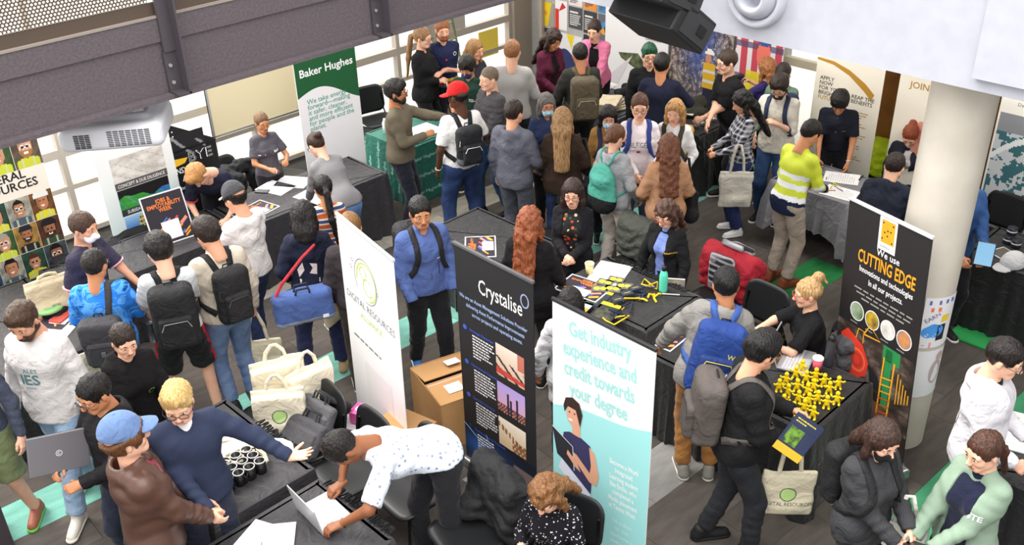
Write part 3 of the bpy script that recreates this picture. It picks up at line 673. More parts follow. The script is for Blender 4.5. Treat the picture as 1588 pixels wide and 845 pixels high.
# ------------------------------------------------------------------ flat prints, panels, lettering
class Panel:
    """a printed face: origin at its lower left corner, ex to the right, ey up, nz towards the reader"""
    def __init__(s, parent, O, ex, ey, base=.0): 
        s.p, s.O, s.ex, s.ey = parent, np.array(O, float), np.array(ex, float)/np.linalg.norm(ex), np.array(ey, float)/np.linalg.norm(ey)
        s.nz = np.cross(s.ex, s.ey); s.b = base
    def at(s, x, y, l=0.): return s.O+s.ex*x+s.ey*y+s.nz*(s.b+l*.0006)
    def poly(s, pts, m, l=1, name='print'):
        V = [s.at(x, y, l) for x, y in pts]; return link(name, mesh_from(V, [tuple(range(len(V)))], False), s.p, m)
    def rect(s, x0, y0, x1, y1, m, l=1, name='print'): return s.poly([(x0, y0), (x1, y0), (x1, y1), (x0, y1)], m, l, name)
    def disc(s, x, y, r, m, l=1, ry=None, name='print', n=24):
        ry = ry or r; return s.poly([(x+r*math.cos(t), y+ry*math.sin(t)) for t in np.linspace(0, 2*math.pi, n, endpoint=False)], m, l, name)
    def stroke(s, pts, w, m, l=2, name='print', closed=False):
        pts = [np.array(p, float) for p in pts]; n = len(pts); Lp, Rp = [], []
        for i in range(n):
            a = pts[(i-1) % n] if closed or i else pts[i]; b = pts[(i+1) % n] if closed or i < n-1 else pts[i]
            d = b-a; d /= np.linalg.norm(d)+1e-9; q = np.array([-d[1], d[0]]); ww = (w[i] if hasattr(w, '__len__') else w)/2
            Lp.append(pts[i]+q*ww); Rp.append(pts[i]-q*ww)
        V = [s.at(*p, l) for p in Lp+Rp]; F = [(i, n+i, n+(i+1) % n, (i+1) % n) for i in range(n if closed else n-1)]
        F = [f[::-1] for f in F]
        return link(name, mesh_from(V, F, False), s.p, m)
    def ring(s, x, y, r, w, m, l=2, ry=None, a0=0, a1=360, name='print'):
        ry = ry or r; full = abs(a1-a0) >= 360
        return s.stroke([(x+r*math.cos(t), y+ry*math.sin(t)) for t in np.radians(np.linspace(a0, a1, 25)[:24 if full else 25])], w, m, l, name, full)
    def text(s, t, x, y, size, m, l=2, bold=0., align='LEFT', gap=1., sx=1., name='lettering', width=None, shear=0., rot=0., label=None):
        me = text_mesh(t, bold, align, gap, shear); V = me[0]*size
        V = V.copy(); V[:, 0] *= sx
        if width:
            w = V[:, 0].max()-V[:, 0].min(); V[:, 0] *= width/w
        if rot: c_, s_ = math.cos(rot), math.sin(rot); V = np.stack([V[:, 0]*c_-V[:, 1]*s_, V[:, 0]*s_+V[:, 1]*c_], 1)
        P3 = [s.at(x+v[0], y+v[1], l) for v in V]
        o = link(name, mesh_from(P3, me[1], False), s.p, m); return tag(o, label)
    def pic(s, x0, y0, x1, y1, fn, nx=40, ny=40, l=1, name='picture', label=None):
        X, Y = np.meshgrid((np.arange(nx)+.5)/nx, (np.arange(ny)+.5)/ny, indexing='ij'); c = fn(X, Y)
        gx, gy = np.meshgrid(np.linspace(x0, x1, nx+1), np.linspace(y0, y1, ny+1), indexing='ij')
        V = np.array(s.at(0, 0, l))+gx.ravel()[:, None]*s.ex+gy.ravel()[:, None]*s.ey
        i, j = np.meshgrid(range(nx), range(ny), indexing='ij'); a = (i*(ny+1)+j).ravel(); F = np.stack([a, a+ny+1, a+ny+2, a+1], 1)
        me = mesh_from(V, F, False); ca = me.color_attributes.new('Col', 'FLOAT_COLOR', 'CORNER')
        cc = np.ones((nx*ny, 4, 4), np.float32); cc[:, :, :3] = lin(np.clip(c.reshape(-1, 3), 0, 1))[:, None, :]; ca.data.foreach_set('color', cc.ravel())
        return tag(link(name, me, s.p, PRINT), label)
    def lines(s, x, y, w, n, dy, m, size=.009, seed=0, l=2, align='LEFT'):
        """rows of print too small to read"""
        rn = random.Random(seed); V, F = [], []
        for r in range(n):
            ww = w*(rn.uniform(.7, 1.) if r < n-1 else rn.uniform(.3, .7)); xx = x+(w-ww)/2 if align == 'CENTER' else x
            e = xx+ww
            while xx < e:
                q = min(rn.uniform(.012, .045)*w/.3, e-xx); b = len(V); yy = y-r*dy
                V += [s.at(xx, yy, l), s.at(xx+q, yy, l), s.at(xx+q, yy+size, l), s.at(xx, yy+size, l)]; F.append((b, b+1, b+2, b+3)); xx += q+.008*w/.3
        return tag(link('small_print', mesh_from(V, F, False), s.p, m), kind='stuff')
TXT = {}
def text_mesh(t, bold, align, gap, shear):
    k = (t, bold, align, gap, shear)
    if k not in TXT:
        c = bpy.data.curves.new('t', 'FONT'); c.body = t; c.size = 1; c.offset = bold; c.align_x = align; c.space_line = gap; c.resolution_u = 2; c.shear = shear
        o = bpy.data.objects.new('t', c); COL.objects.link(o)
        me = bpy.data.meshes.new_from_object(o.evaluated_get(bpy.context.evaluated_depsgraph_get()))
        V = np.array([v.co[:2] for v in me.vertices]); F = [tuple(p.vertices) for p in me.polygons]
        bpy.data.objects.remove(o); bpy.data.curves.remove(c); bpy.data.meshes.remove(me); TXT[k] = (V, F)
    return TXT[k]
def H(s): s = s.lstrip('#'); return np.array([int(s[i:i+2], 16)/255 for i in (0, 2, 4)])
def fbm(X, Y, sc, seed=0, o=4):
    r = np.random.RandomState(seed); v = 0; amp = 1
    for k in range(o):
        a = r.uniform(0, 6.28, 6); f = sc*2**k; g = r.uniform(.7, 1.3, 4)
        v = v+amp*np.sin(f*g[0]*X+a[0]+2*np.sin(f*g[1]*.6*Y+a[1]))*np.sin(f*g[2]*Y+a[2]+2*np.sin(f*g[3]*.6*X+a[3])); amp *= .6
    return v*.35+.5
def mixn(a, b, m): m = np.clip(m, 0, 1)[..., None]; return a*(1-m)+b*m
def portrait(bg, shirt, skin, hat=None, hair='2a1c14', cx=.5, cy=.55, r=.24, glasses=False, beard=None, smile=True):
    def fn(X, Y):
        c = mixn(H(bg)*np.ones(X.shape+(3,)), H(bg)*.6, fbm(X, Y, 6, int(cx*100)+len(bg)))
        c = mixn(c, H(shirt), (Y < .28-.6*(np.abs(X-cx)-.1)**2-(np.abs(X-cx) > .42)).astype(float)*(np.abs(X-cx) < .42))
        c = mixn(c, H('c9cfa8'), ((np.abs(np.abs(X-cx)-.22) < .035) & (Y < .24)).astype(float)*.8)
        hd = ((X-cx)/r)**2+((Y-cy)/(r*1.25))**2
        c = mixn(c, H(hair), ((((X-cx)/(r*1.1))**2+((Y-cy-.05)/(r*1.3))**2) < 1).astype(float))
        c = mixn(c, H(skin), (hd < .95).astype(float)*(Y < cy+r*.75)); c = mixn(c, H(skin)*.72, ((hd < .95) & (X < cx-r*.45) & (Y < cy+r*.7)).astype(float)*.6)
        for s in (-1, 1): c = mixn(c, H('2a1a14'), (np.abs(X-cx-s*r*.38) < r*.15)*(np.abs(Y-cy-.02) < r*.09)*1.)
        if beard: c = mixn(c, H(beard), ((hd < .95) & (Y < cy-r*.35)).astype(float)*.85)
        c = mixn(c, H('f4ece4') if smile else H('8a4038'), (np.abs(X-cx) < r*.38)*(np.abs(Y-cy+r*.62+.3*(X-cx)**2*(-8)) < r*.09)*1.)
        if glasses:
            for s in (-1, 1): rr = np.hypot(X-cx-s*r*.42, (Y-cy-.01)*1.2); c = mixn(c, H('dfe6ea'), ((rr < r*.36) & (rr > r*.25)).astype(float))
        if hat: c = mixn(c, H(hat), (((((X-cx)/(r*1.25))**2+((Y-cy-r*.75)/(r*.95))**2) < 1) & (Y > cy+r*.62)).astype(float))
        return c
    return fn
# ------------------------------------------------------------------ chairs
M_BLK = mat('shell', '1b1c1e', .42, spec=.5); M_STEEL = mat('steel', 'b9bcc0', .3, 1.); M_DST = mat('frame', '2a2b2d', .4, .6)
def rrect_shell(w, h, r, th, fn, nu=12, nv=10):
    """rounded rectangle sheet with thickness; fn maps (x,y)->3D point and normal offset"""
    us = np.linspace(-1, 1, nu+1); vs = np.linspace(-1, 1, nv+1); V = []
    for side in (0, 1):
        for u in us:
            for v in vs:
                x, y = u*w/2, v*h/2; ax_, ay_ = abs(x)-(w/2-r), abs(y)-(h/2-r)
                if ax_ > 0 and ay_ > 0:
                    m = max(ax_, ay_); L = math.hypot(ax_, ay_); x = math.copysign(w/2-r+ax_/L*m, x); y = math.copysign(h/2-r+ay_/L*m, y)
                V.append(fn(x, y, side*th))
    F = []; n = (nu+1)*(nv+1)
    for i in range(nu):
        for j in range(nv):
            a = i*(nv+1)+j; F += [(a, a+1, a+nv+2, a+nv+1), (n+a, n+a+nv+1, n+a+nv+2, n+a+1)]
    bd = [i*(nv+1) for i in range(nu+1)]+[nu*(nv+1)+j for j in range(1, nv+1)]+[i*(nv+1)+nv for i in range(nu-1, -1, -1)]+[j for j in range(nv-1, 0, -1)]
    for a, b in zip(bd, bd[1:]+bd[:1]): F.append((a, b, n+b, n+a))
    return np.array(V, np.float32), np.array(F, np.int32)[:, ::-1]
def chair_proto():
    c = empty('chair')
    obj_vf('seat', rrect_shell(.46, .43, .09, .014, lambda x, y, t: (x, y, .445+t-.018*math.exp(-((x/.16)**2+(y/.16)**2))-(.0 if y < .12 else (y-.12)**2*2.5))), M_BLK, c, True)
    obj_vf('backrest', rrect_shell(.45, .36, .1, .012, lambda x, y, t: (x, -.235-t-(y+.18)*.17+.5*x*x, .66+y)), M_BLK, c, True)
    def side(s): return tube([(s*.21, .17, .0), (s*.2, .14, .43), (s*.2, -.15, .43)], .0105, 6)
    for s in (-1, 1):
        obj_vf('leg', tube([(s*.22, .19, 0), (s*.2, .15, .435)], .0105, 6), M_DST, c, True); obj_vf('leg', tube([(s*.22, -.27, 0), (s*.2, -.17, .435)], .0105, 6), M_DST, c, True)
        obj_vf('back_frame', tube([(s*.2, -.16, .43), (s*.2, -.225, .5), (s*.19, -.25, .72)], .0105, 6), M_DST, c, True)
    obj_vf('seat_frame', tube([(-.2, -.17, .432), (.2, -.17, .432), (.2, .15, .432), (-.2, .15, .432)], .0095, 6, True), M_DST, c, True)
    return c
_ch = None
def chair(x, y, rz, label, group='black plastic stacking chairs', back=None):
    global _ch
    if _ch is None: _ch = chair_proto(); c = _ch
    else: c = copy_tree(_ch)
    c.location = (x, y, 0); c.rotation_euler = (0, 0, rz); tag(c, label, 'chair', group)
    return c
def yaw_to(x, y, face):
    F2 = np.array([x, y])/math.hypot(x, y); R2 = np.array([F2[1], -F2[0]]); f = math.radians(face); d = -math.cos(f)*F2+math.sin(f)*R2
    return math.atan2(-d[0], d[1])
# ------------------------------------------------------------------ tables and cloths
def table(x0, x1, y0, y1, z, label):
    t = empty('table', ((x0+x1)/2, (y0+y1)/2, 0), 0, label, 'table'); w, d = (x1-x0)/2-.02, (y1-y0)/2-.02
    bevel(obj_vf('tabletop', boxvf((0, 0, z-.022), (w, d, .02)), plain('d8d6d0', .5), t), .006)
    for sx in (-1, 1):
        for sy in (-1, 1): obj_vf('leg', tube([(sx*(w-.12), sy*(d-.06), 0), (sx*(w-.2), sy*(d-.08), z-.04)], .014, 8), M_STEEL, t, True)
    return t
def tablecloth(x0, x1, y0, y1, z, col, label, drop=None, amp=.035, seed=0, rz=0., kind='cloth', name='tablecloth', skirt=True):
    cx, cy = (x0+x1)/2, (y0+y1)/2; w, d = (x1-x0)/2+.008, (y1-y0)/2+.008; rn = random.Random(seed)
    per = []; st = .028; r = .02
    def edge(a, b): 
        n = max(2, int(np.linalg.norm(np.subtract(b, a))/st)); return [np.array(a)+(np.array(b)-np.array(a))*i/n for i in range(n)]
    P_ = edge((-w, -d), (w, -d))+edge((w, -d), (w, d))+edge((w, d), (-w, d))+edge((-w, d), (-w, -d)); n = len(P_)
    P_ = np.array(P_); nrm = np.zeros_like(P_)
    nrm[:, 0] = np.where(np.abs(np.abs(P_[:, 0])-w) < 1e-6, np.sign(P_[:, 0]), 0); nrm[:, 1] = np.where(np.abs(np.abs(P_[:, 1])-d) < 1e-6, np.sign(P_[:, 1]), 0)
    nrm /= np.linalg.norm(nrm, axis=1)[:, None]
    corner = np.exp(-((np.minimum(np.abs(np.abs(P_[:, 0])-w)+np.abs(np.abs(P_[:, 1])-d), 1))/.12)**2)
    s_ = np.arange(n)*st; ph = np.array([rn.uniform(0, 6.28) for _ in range(3)])
    wv = .5*np.sin(s_*2*math.pi/.17+ph[0]+1.1*np.sin(s_*2*math.pi/.61))+.35*np.sin(s_*2*math.pi/.095+ph[1]+1.5*np.sin(s_*2*math.pi/.43))+.15
    zb = 0.01 if drop is None else z-drop
    V = [(0, 0, z+.004)]; F = []; rings = []
    lv = [(0, -.05, z+.004), (0, -.012, z+.004), (0, 0, z-.002), (.12, 0, z-.05), (.4, 0, z-(z-zb)*.33), (.75, 0, z-(z-zb)*.66), (1, 0, zb)]
    for f, off, zz in lv:
        b = len(V); rings.append(b)
        for i in range(n):
            o = off+f*(amp*(.6+wv[i])+corner[i]*amp*1.8)
            p = P_[i]+nrm[i]*o; zz2 = zz+(0 if f < 1 or drop is None else corner[i]*(-.14 if drop < .6 else 0))
            V.append((p[0], p[1], zz2))
    for i in range(n): F.append((0, rings[0]+i, rings[0]+(i+1) % n, rings[0]+(i+1) % n))
    FF = [tuple(rings[0]+i for i in range(n))]
    for a, b in zip(rings, rings[1:]):
        FF += [(a+i, b+i, b+(i+1) % n, a+(i+1) % n) for i in range(n)]
    o = link(name, mesh_from(V, FF, True), None, mat('table_linen', col, .6, kind='cloth', sheen=.12, spec=.5)); o.location = (cx, cy, 0); o.rotation_euler = (0, 0, rz)
    o.data.polygons[0].use_smooth = False; es = o.modifiers.new('edges', 'EDGE_SPLIT'); es.split_angle = math.radians(50)
    return tag(o, label, 'tablecloth')
def ruffle(x0, y0, x1, y1, z, label, w=.07, seed=0):
    """gathered hem of a table skirt lying along a table edge"""
    F = Field((min(x0, x1)-.1, min(y0, y1)-.1, z-.06), (max(x0, x1)+.1, max(y0, y1)+.1, z+.06), .009)
    L = math.hypot(x1-x0, y1-y0); d = np.array([x1-x0, y1-y0, 0])/L; q = np.array([-d[1], d[0], 0]); rn = random.Random(seed); n = int(L/.022)
    for i in range(n):
        c = np.array([x0, y0, z+.006])+d*(i+.5)*L/n+q*rn.uniform(-.01, .01); u = q*w/2+d*rn.uniform(-.012, .012)
        F.cap(c-u, c+u, .006, .009, k=.004)
    V, Q = F.mesh(); return tag(link('table_skirt', mesh_from(V, Q, True), None, cloth('17181a')), label, 'table skirt')
# ------------------------------------------------------------------ bags
def strap_on(rec, pts, w, m, parent, name='strap', off=.006, n=26):
    """a flat webbing strap that follows the clothing; pts in the wearer's torso frame"""
    J, s = rec['J'], rec['s']; bv = surf(rec); T = J['T']
    P_ = [np.array(p, float) for p in pts]; k = len(P_)-1; S = []
    for i in range(n+1):
        t = i/n*k; j = min(int(t), k-1); f = t-j; p0, p1, p2, p3 = P_[max(j-1, 0)], P_[j], P_[j+1], P_[min(j+2, k)]
        p = .5*((2*p1)+(-p0+p2)*f+(2*p0-5*p1+4*p2-p3)*f*f+(-p0+3*p1-3*p2+p3)*f**3)
        q = np.array(T(*p, 1))*s; loc, nr, _, dd = bv.find_nearest(Vector(q))
        if loc is None: loc, nr = Vector(q), Vector((0, 0, 1))
        if dd > .09: S.append((q, np.array(nr))); continue
        S.append((np.array(loc)+np.array(nr)*off, np.array(nr)))
    V, F = [], []
    for i, (p, nr) in enumerate(S):
        a = S[max(i-1, 0)][0]; b = S[min(i+1, n)][0]; d = b-a; d /= np.linalg.norm(d)+1e-9; x = np.cross(d, nr); x /= np.linalg.norm(x)+1e-9
        for o in (-1, 1):
            for u in (0, 1): V.append(p+x*w/2*o+nr*(.007*u-.003))
    for i in range(n):
        a, b = i*4, i*4+4; F += [(a, b, b+1, a+1), (a+1, b+1, b+3, a+3), (a+3, b+3, b+2, a+2), (a+2, b+2, b, a)]
    return link(name, mesh_from(V, np.array(F), True), parent, m)
def backpack(rec, col, label, w=.28, h=.44, d=.15, strapc=None, pocket=None, flap=False, straps=(1, -1), z=1.2, zipc=None, kind='cloth', drawstring=False, col2=None, group=None, shift=0., botc=None):
    J, s = rec['J'], rec['s']; B = empty('backpack', rec['root'], rec['yaw'], label, 'backpack', group); T = J['T']; M = J['M']
    back = T(shift, 0, z, 1); nr = -J['fwd']; bv = surf(rec); hit = bv.ray_cast(Vector((back+nr*.5)*s), Vector(-nr))
    p = np.array(hit[0])/s if hit[0] else back+nr*.13
    c = p+nr*(d*.5+.005)-M@np.array([0, 0, .0]); R_ = [M[:, 0], M[:, 1], M[:, 2]]
    m = mat('bag', col, .75, kind=kind, col2=col2); dk = plain('0e0e10', .7)
    F = Field(c-.38, c+.38, .012); Mx = M
    if drawstring:
        F.cap(c-Mx@np.array([0, 0, h*.28]), c+Mx@np.array([0, 0, h*.2]), w*.5, w*.42, k=.03, ax=Mx[:, 1], fl=w/d*1.0); F.cap(c+Mx@np.array([0, 0, h*.2]), c+Mx@np.array([0, .02, h*.5]), w*.4, .03, k=.03, ax=Mx[:, 1], fl=1.6)
        F.noise(.006, 30, 4)
    else:
        F.box(c, (w/2, d/2, h/2), r=.055, M=Mx); F.box(c+Mx@np.array([0, -d*.06, h*.12]), (w*.46, d*.5, h*.42), r=.07, k=.03, M=Mx)
        F.noise(.004, 22, 2)
    V, Q = F.mesh(); mats = [m]; mi = None
    if botc:
        cc = V[Q].mean(1); zz = (cc-c)@Mx[:, 2]; mi = (zz < -h*.27).astype(int); mats.append(mat('bag', botc, .75, kind='cloth'))
    link('bag_body', mesh_from(V*s, Q, True, mi), B, mats)
    if not drawstring:
        F = Field(c-.34, c+.34, .012); F.box(c+Mx@np.array([0, -d*.5-.018, -h*.15]), (w*.38, .035, h*.27), r=.03, M=Mx); V, Q = F.mesh(); link('front_pocket', mesh_from(V*s, Q, True), B, mat('bag', pocket or col, .75, kind='cloth'))
        def loc(x, y, zz): return (c+Mx@np.array([x, y, zz]))*s
        ya = -d*.5-.056
        zc = plain(zipc or '3a3a3e', .5)
        o = obj_vf('zip', tube([loc(-w*.33, ya+.004, -h*.06), loc(-w*.25, ya, h*.055), loc(w*.25, ya, h*.055), loc(w*.33, ya+.004, -h*.06)], .0035, 4), zc, B, True)
        arc = [loc(-w*.46, -d*.3, -h*.1), loc(-w*.44, -d*.42, h*.2), loc(-w*.25, -d*.45, h*.43), loc(w*.25, -d*.45, h*.43), loc(w*.44, -d*.42, h*.2), loc(w*.46, -d*.3, -h*.1)]
        obj_vf('zip', tube(arc, .0035, 4), zc, B, True)
        if flap:
            F = Field(c-.34, c+.34, .012); F.box(c+Mx@np.array([0, -d*.25, h*.25]), (w*.5, d*.5, h*.26), r=.045, M=Mx); V, Q = F.mesh(); link('flap', mesh_from(V*s, Q, True), B, m)
            obj_vf('buckle', boxvf(loc(0, -d*.5-.065, -h*.1), (.016, .008, .02)), plain('606468', .3), B)
    hp = [(c+Mx@np.array(q))*s for q in ((-.035, .03, h*.48), (-.03, .02, h*.48+.045), (.03, .02, h*.48+.045), (.035, .03, h*.48))]
    if not drawstring: obj_vf('grab_handle', tube(hp, .007, 6), dk, B, True)
    sm = mat('bag', strapc or col, .8, kind='cloth')
    for sd in straps:
        strap_on(rec, [(sd*.05, -.19, z+h*.42), (sd*.085, -.1, 1.5), (sd*.1, .0, 1.52), (sd*.11, .14, 1.40), (sd*.125, .17, 1.27), (sd*.17, .08, 1.13), (sd*.14, -.16, 1.04)], .05 if not drawstring else .022, sm, B)
    rec['bag'] = (c, Mx, s, w, h, d, B); return B
def tote(pos, hang, yaw, col, label, w=.36, h=.4, d=.05, hl=.3, cat='tote bag', logo=None, sway=0., name='tote_bag', kind='cloth', hc=None, text=None, lc='8fc24a'):
    """pos = where the handles are gripped; the bag hangs straight down"""
    B = empty(name, (pos[0], pos[1], pos[2]-hl-h), yaw, label, cat)
    F = Field((-w/2-.05, -d-.06, -.03), (w/2+.05, d+.06, h+.05), .012)
    F.box((0, 0, h*.45), (w/2*.97, d/2, h*.45), r=min(.02, d*.45)); F.cap((-w*.25, 0, h*.22), (w*.25, 0, h*.22), d*.75, k=.05); F.box((0, 0, h*.85), (w/2, .012, h*.15), r=.008, k=.02)
    F.noise(.006, 17, int(abs(pos[0]*31)) % 9); V, Q = F.mesh(); m = mat('bag', col, .85, kind=kind); o = link('bag_body', mesh_from(V, Q, True), B, m)
    for s in (-1, 1):
        y = s*.008; x = w*.2
        pts = [(-x, y, h-.02), (-x*.8, y*1.2, h+hl*.5), (-.018, y*.5, h+hl), (.018, y*.5, h+hl), (x*.8, y*1.2, h+hl*.5), (x, y, h-.02)]
        V, F2 = [], []
        for i, p in enumerate(pts):
            a, b = np.array(pts[max(i-1, 0)]), np.array(pts[min(i+1, 5)]); t = b-a; t /= np.linalg.norm(t); q = np.array([-t[2], 0, t[0]])
            for u in (-1, 1):
                for k in (0, 1): V.append(np.array(p)+q*.013*u+np.array([0, .003*k, 0]))
        for i in range(5): a, b = i*4, i*4+4; F2 += [(a, b, b+1, a+1), (a+1, b+1, b+3, a+3), (a+3, b+3, b+2, a+2), (a+2, b+2, b, a)]
        link('handle', mesh_from(V, np.array(F2), True), B, mat('bag', hc or col, .85, kind='cloth'))
    if logo or text:
        bv = BVHTree.FromPolygons([v.co for v in o.data.vertices], [p.vertices for p in o.data.polygons])
        Pn = Panel(B, (-w/2, -.25, 0), (1, 0, 0), (0, 0, 1)); L = []
        if logo: L += [Pn.disc(w/2, h*.5, .05, plain('b9d98a'), name='emblem'), Pn.ring(w/2, h*.5, .054, .005, plain('3c4a3a'), name='emblem')]
        if text: L.append(Pn.text(text, w/2, h*.27, .036, plain('4a5548'), align='CENTER'))
        for q in L:
            for v in q.data.vertices:
                hit = bv.ray_cast(v.co, Vector((0, 1, 0)))
                if hit[0]: v.co = hit[0]+Vector((0, -.003, 0))
    return B
# ------------------------------------------------------------------ decals on clothing
def decal(rec, items, x=0., z=1.3, back=False, side=0., name='lettering'):
    """items: list of callables drawing on a Panel; projected on the garment. x to the viewer's right of the print"""
    J, s = rec['J'], rec['s']; M = J['M']; sg = -1 if back else 1
    f = J['fwd']*sg; ex = M@np.array([-sg, 0, 0.]); ey = M@np.array([0, 0, 1.]); O = (J['T'](0, 0, z, 1)+f*.5)*s+ex*x
    Pn = Panel(rec['P'], O, ex, ey); L = items(Pn); L = L if isinstance(L, list) else [L]; bv = surf(rec)
    for i, q in enumerate(L):
        q.name = name
        for v in q.data.vertices:
            hit = bv.ray_cast(v.co, Vector(-f))
            if hit[0]: v.co = hit[0]+Vector(f)*(.003+.001*i)
            else: v.co = v.co-Vector(f)*.4*s
    return L
def tx(t, size, c, bold=.0, **k): return lambda P_: P_.text(t, 0, 0, size, plain(c), bold=bold, align='CENTER', **k)
# ------------------------------------------------------------------ roll-up banners
def rollup(A, Bp, z1, label, back='d8d8d6', face='ffffff', tilt=0., bot=.08, rail='c9cbcd'):
    """A = lower left seen from the reader, Bp = lower right (x, y)"""
    A, Bp = np.array(A, float), np.array(Bp, float); w = np.linalg.norm(Bp-A); ex = (Bp-A)/w; c = (A+Bp)/2; rz = math.atan2(ex[1], ex[0])
    E = empty('roll_up_banner', (c[0], c[1], 0), rz, label, 'banner'); h = z1
    obj_vf('banner_sheet', boxvf((0, .004, (h+bot)/2), (w/2, .0035, (h-bot)/2)), [plain(face, .5)], E)
    bevel(obj_vf('base_cassette', boxvf((0, .02, .045), (w/2+.02, .06, .042)), mat('alu', 'a9abad', .35, .8), E), .02, 3)
    bevel(obj_vf('top_rail', boxvf((0, .004, h+.008), (w/2+.005, .012, .012)), plain(rail, .35), E), .004)
    obj_vf('support_pole', tube([(0, .03, .08), (0, .02, h)], .009, 8), M_STEEL, E, True)
    for s in (-1, 1): obj_vf('foot', boxvf((s*w*.32, .0, .006), (.02, .16, .006)), mat('alu', 'a9abad', .35, .8), E)
    P_ = Panel(E, (-w/2, 0, 0), (1, 0, 0), (0, 0, 1)); P_.w, P_.h, P_.E = w, h, E; return P_
# ================================================================== setting
M_WALL = mat('wall', 'b9b8b6', .85, kind='speckle', col2='adacaa', scale=20, bump=.1)
M_WHITE = mat('paint', 'b6b8c2', .6, kind='speckle', col2='b0b2bd', scale=9, bump=.05)
M_FRAME = mat('frame', 'b5ada2', .5, .1)
def S(name, VF, m, parent=None, smooth=False, lab=None): return tag(obj_vf(name, VF, m, parent, smooth), lab, kind='structure' if parent is None else None)
def bx(x0, x1, y0, y1, z0, z1): return boxvf(((x0+x1)/2, (y0+y1)/2, (z0+z1)/2), (abs(x1-x0)/2, abs(y1-y0)/2, abs(z1-z0)/2))
floor = S('floor', bx(-3, 11.1, -6, 10.95, -.1, -.006), mat('carpet', '393633', .95, kind='speckle', col2='2a2826', scale=60), lab='dark carpeted floor with coloured stripes')
def outside():
    S('ground', bx(-12, 40, 11.05, 45, -.3, -.02), mat('concrete', 'd9d6cf', .9, kind='speckle', col2='c4c0b8', scale=30), lab='pale paving outside the window wall')
outside()
# carpet tiles in courses 0.43 m wide, turned slightly against the tables
ta = -.044; tc_, ts_ = math.cos(ta), math.sin(ta); PW, PL = .43, .86
CAR = {'d': mat('carpet', '5c5651', .95, kind='carpet', col2='4a4541', spec=.1), 'e': mat('carpet', '605a56', .95, kind='carpet', col2='4e4a46', spec=.1), 't': mat('carpet', '7fb8ab', .95, kind='carpet', col2='6aa396', spec=.1),
       'g': mat('carpet', '92918f', .95, kind='carpet', col2='7d7c7a', spec=.1), 'c': mat('carpet', 'b0ab9e', .95, kind='carpet', col2='9b968a', spec=.1), 'n': mat('carpet', '4f9a72', .95, kind='carpet', col2='3f8560', spec=.1), 'k': mat('carpet', '2f8048', .95, kind='carpet', col2='266c3c', spec=.1)}
tiles = []
for r in range(-2, 23):
    for c in range(-1, 14):
        off = (r*37 % 5)*.17; u0 = -1+c*PL+off; n0 = 6.85-.43*(17-r)       # lower left in the turned frame
        um, nm = u0+PL/2, n0+PW/2; x = 3+(um-3)*tc_-(nm-0)*0-0; 
        X_ = um; Y_ = nm-.044*(um-3)
        d = np.array([X_, Y_, -CAMZ]); zc = d@FW
        if zc < .5: continue
        px = W0/2+FPX*(d@RT)/zc; py = H0/2-FPX*(d@UP)/zc
        if -90 < px < W0+90 and 60 < py < H0+90: tiles.append((float(np.linalg.norm(d)), r, X_, Y_, u0, n0))
tiles.sort(); tm_ = {}
rt_ = random.Random(4)
for q, (dd, r, X_, Y_, u0, n0) in enumerate(tiles[:300]):
    k = rt_.choice('dde')
    row = round((n0-6.42)/.43)
    if row == 0: k = 't'
    elif row == -7 and u0 < 5.4: k = 'g'
    elif row == 4 and u0 > 3.6: k = 'c'
    elif row == -11: k = 'n'
    elif row == -5 and 7.7 < u0 < 8.7: k = 'k'
    if k not in tm_:
        v, f = boxvf((0, 0, -.003), (PL/2-.0012, PW/2-.0012, .003)); tm_[k] = mesh_from(v, f, False); tm_[k].materials.append(CAR[k])
    o = bpy.data.objects.new('carpet_tile', tm_[k]); COL.objects.link(o); o.location = (X_, Y_, 0); o.rotation_euler = (0, 0, ta); o.parent = floor
# ---- window wall (y = 10.9) : rails, posts and panes
WY = 10.9
def glass():
    m = bpy.data.materials.new('glass'); m.use_nodes = True; nt = m.node_tree; nt.nodes.remove(nt.nodes['Principled BSDF'])
    g = nt.nodes.new('ShaderNodeBsdfGlossy'); g.inputs['Roughness'].default_value = .02; t = nt.nodes.new('ShaderNodeBsdfTransparent'); x = nt.nodes.new('ShaderNodeMixShader'); x.inputs[0].default_value = .06
    nt.links.new(t.outputs[0], x.inputs[1]); nt.links.new(g.outputs[0], x.inputs[2]); nt.links.new(x.outputs[0], nt.nodes['Material Output'].inputs[0]); return m
M_GLASS = glass()
ww = empty('window_1', (0, WY, 0)); tag(ww, 'tall white-lit window wall along the left', kind='structure')
posts = [-1.2, 1.2, 3.6, 6.03, 8.4, 10.6]; rails = [.06, .62, 1.04, 2.1, 3.3, 4.8]
for x in posts: obj_vf('window_post', bx(x-.03, x+.03, -.05, .05, 0, 4.8), M_FRAME, ww)
for z in rails:
    t = .05 if z == 1.04 else .028; obj_vf('window_rail', bx(-3.5, 11, -.045, .045, z-t, z+t), M_FRAME, ww)
for a, b in zip([-3.5]+posts, posts+[11]):
    for c, d in zip(rails, rails[1:]): obj_vf('pane', bx(a+.03, b-.03, -.004, .004, c+.03, d-.03), M_GLASS, ww)
obj_vf('window_sticker', bx(9.95, 10.35, -.03, -.022, .55, .95), mat('sheet', 'f6dc5a', .6), ww)
obj_vf('infill_panel', bx(8.75, 9.7, -.02, .02, 1.08, 2.05), mat('panel', 'b5afa8', .6), ww)
S('wall_back', bx(11.0, 11.2, 6.35, 11, 0, 3.1), M_WALL, lab='grey wall covered with flyers and posters')
S('trim_1', bx(10.62, 11.0, 10.78, 11.0, 0, 4.8), mat('post', '9a9184', .6), lab='grey brown corner post of the window wall')
S('trim_2', bx(10.93, 11.0, 10.5, 10.56, 0, 3.1), M_FRAME)
S('wall_right', bx(11.0, 11.2, -3, 4.15, 0, 3.1), M_WALL, lab='grey back wall behind the gold banners')
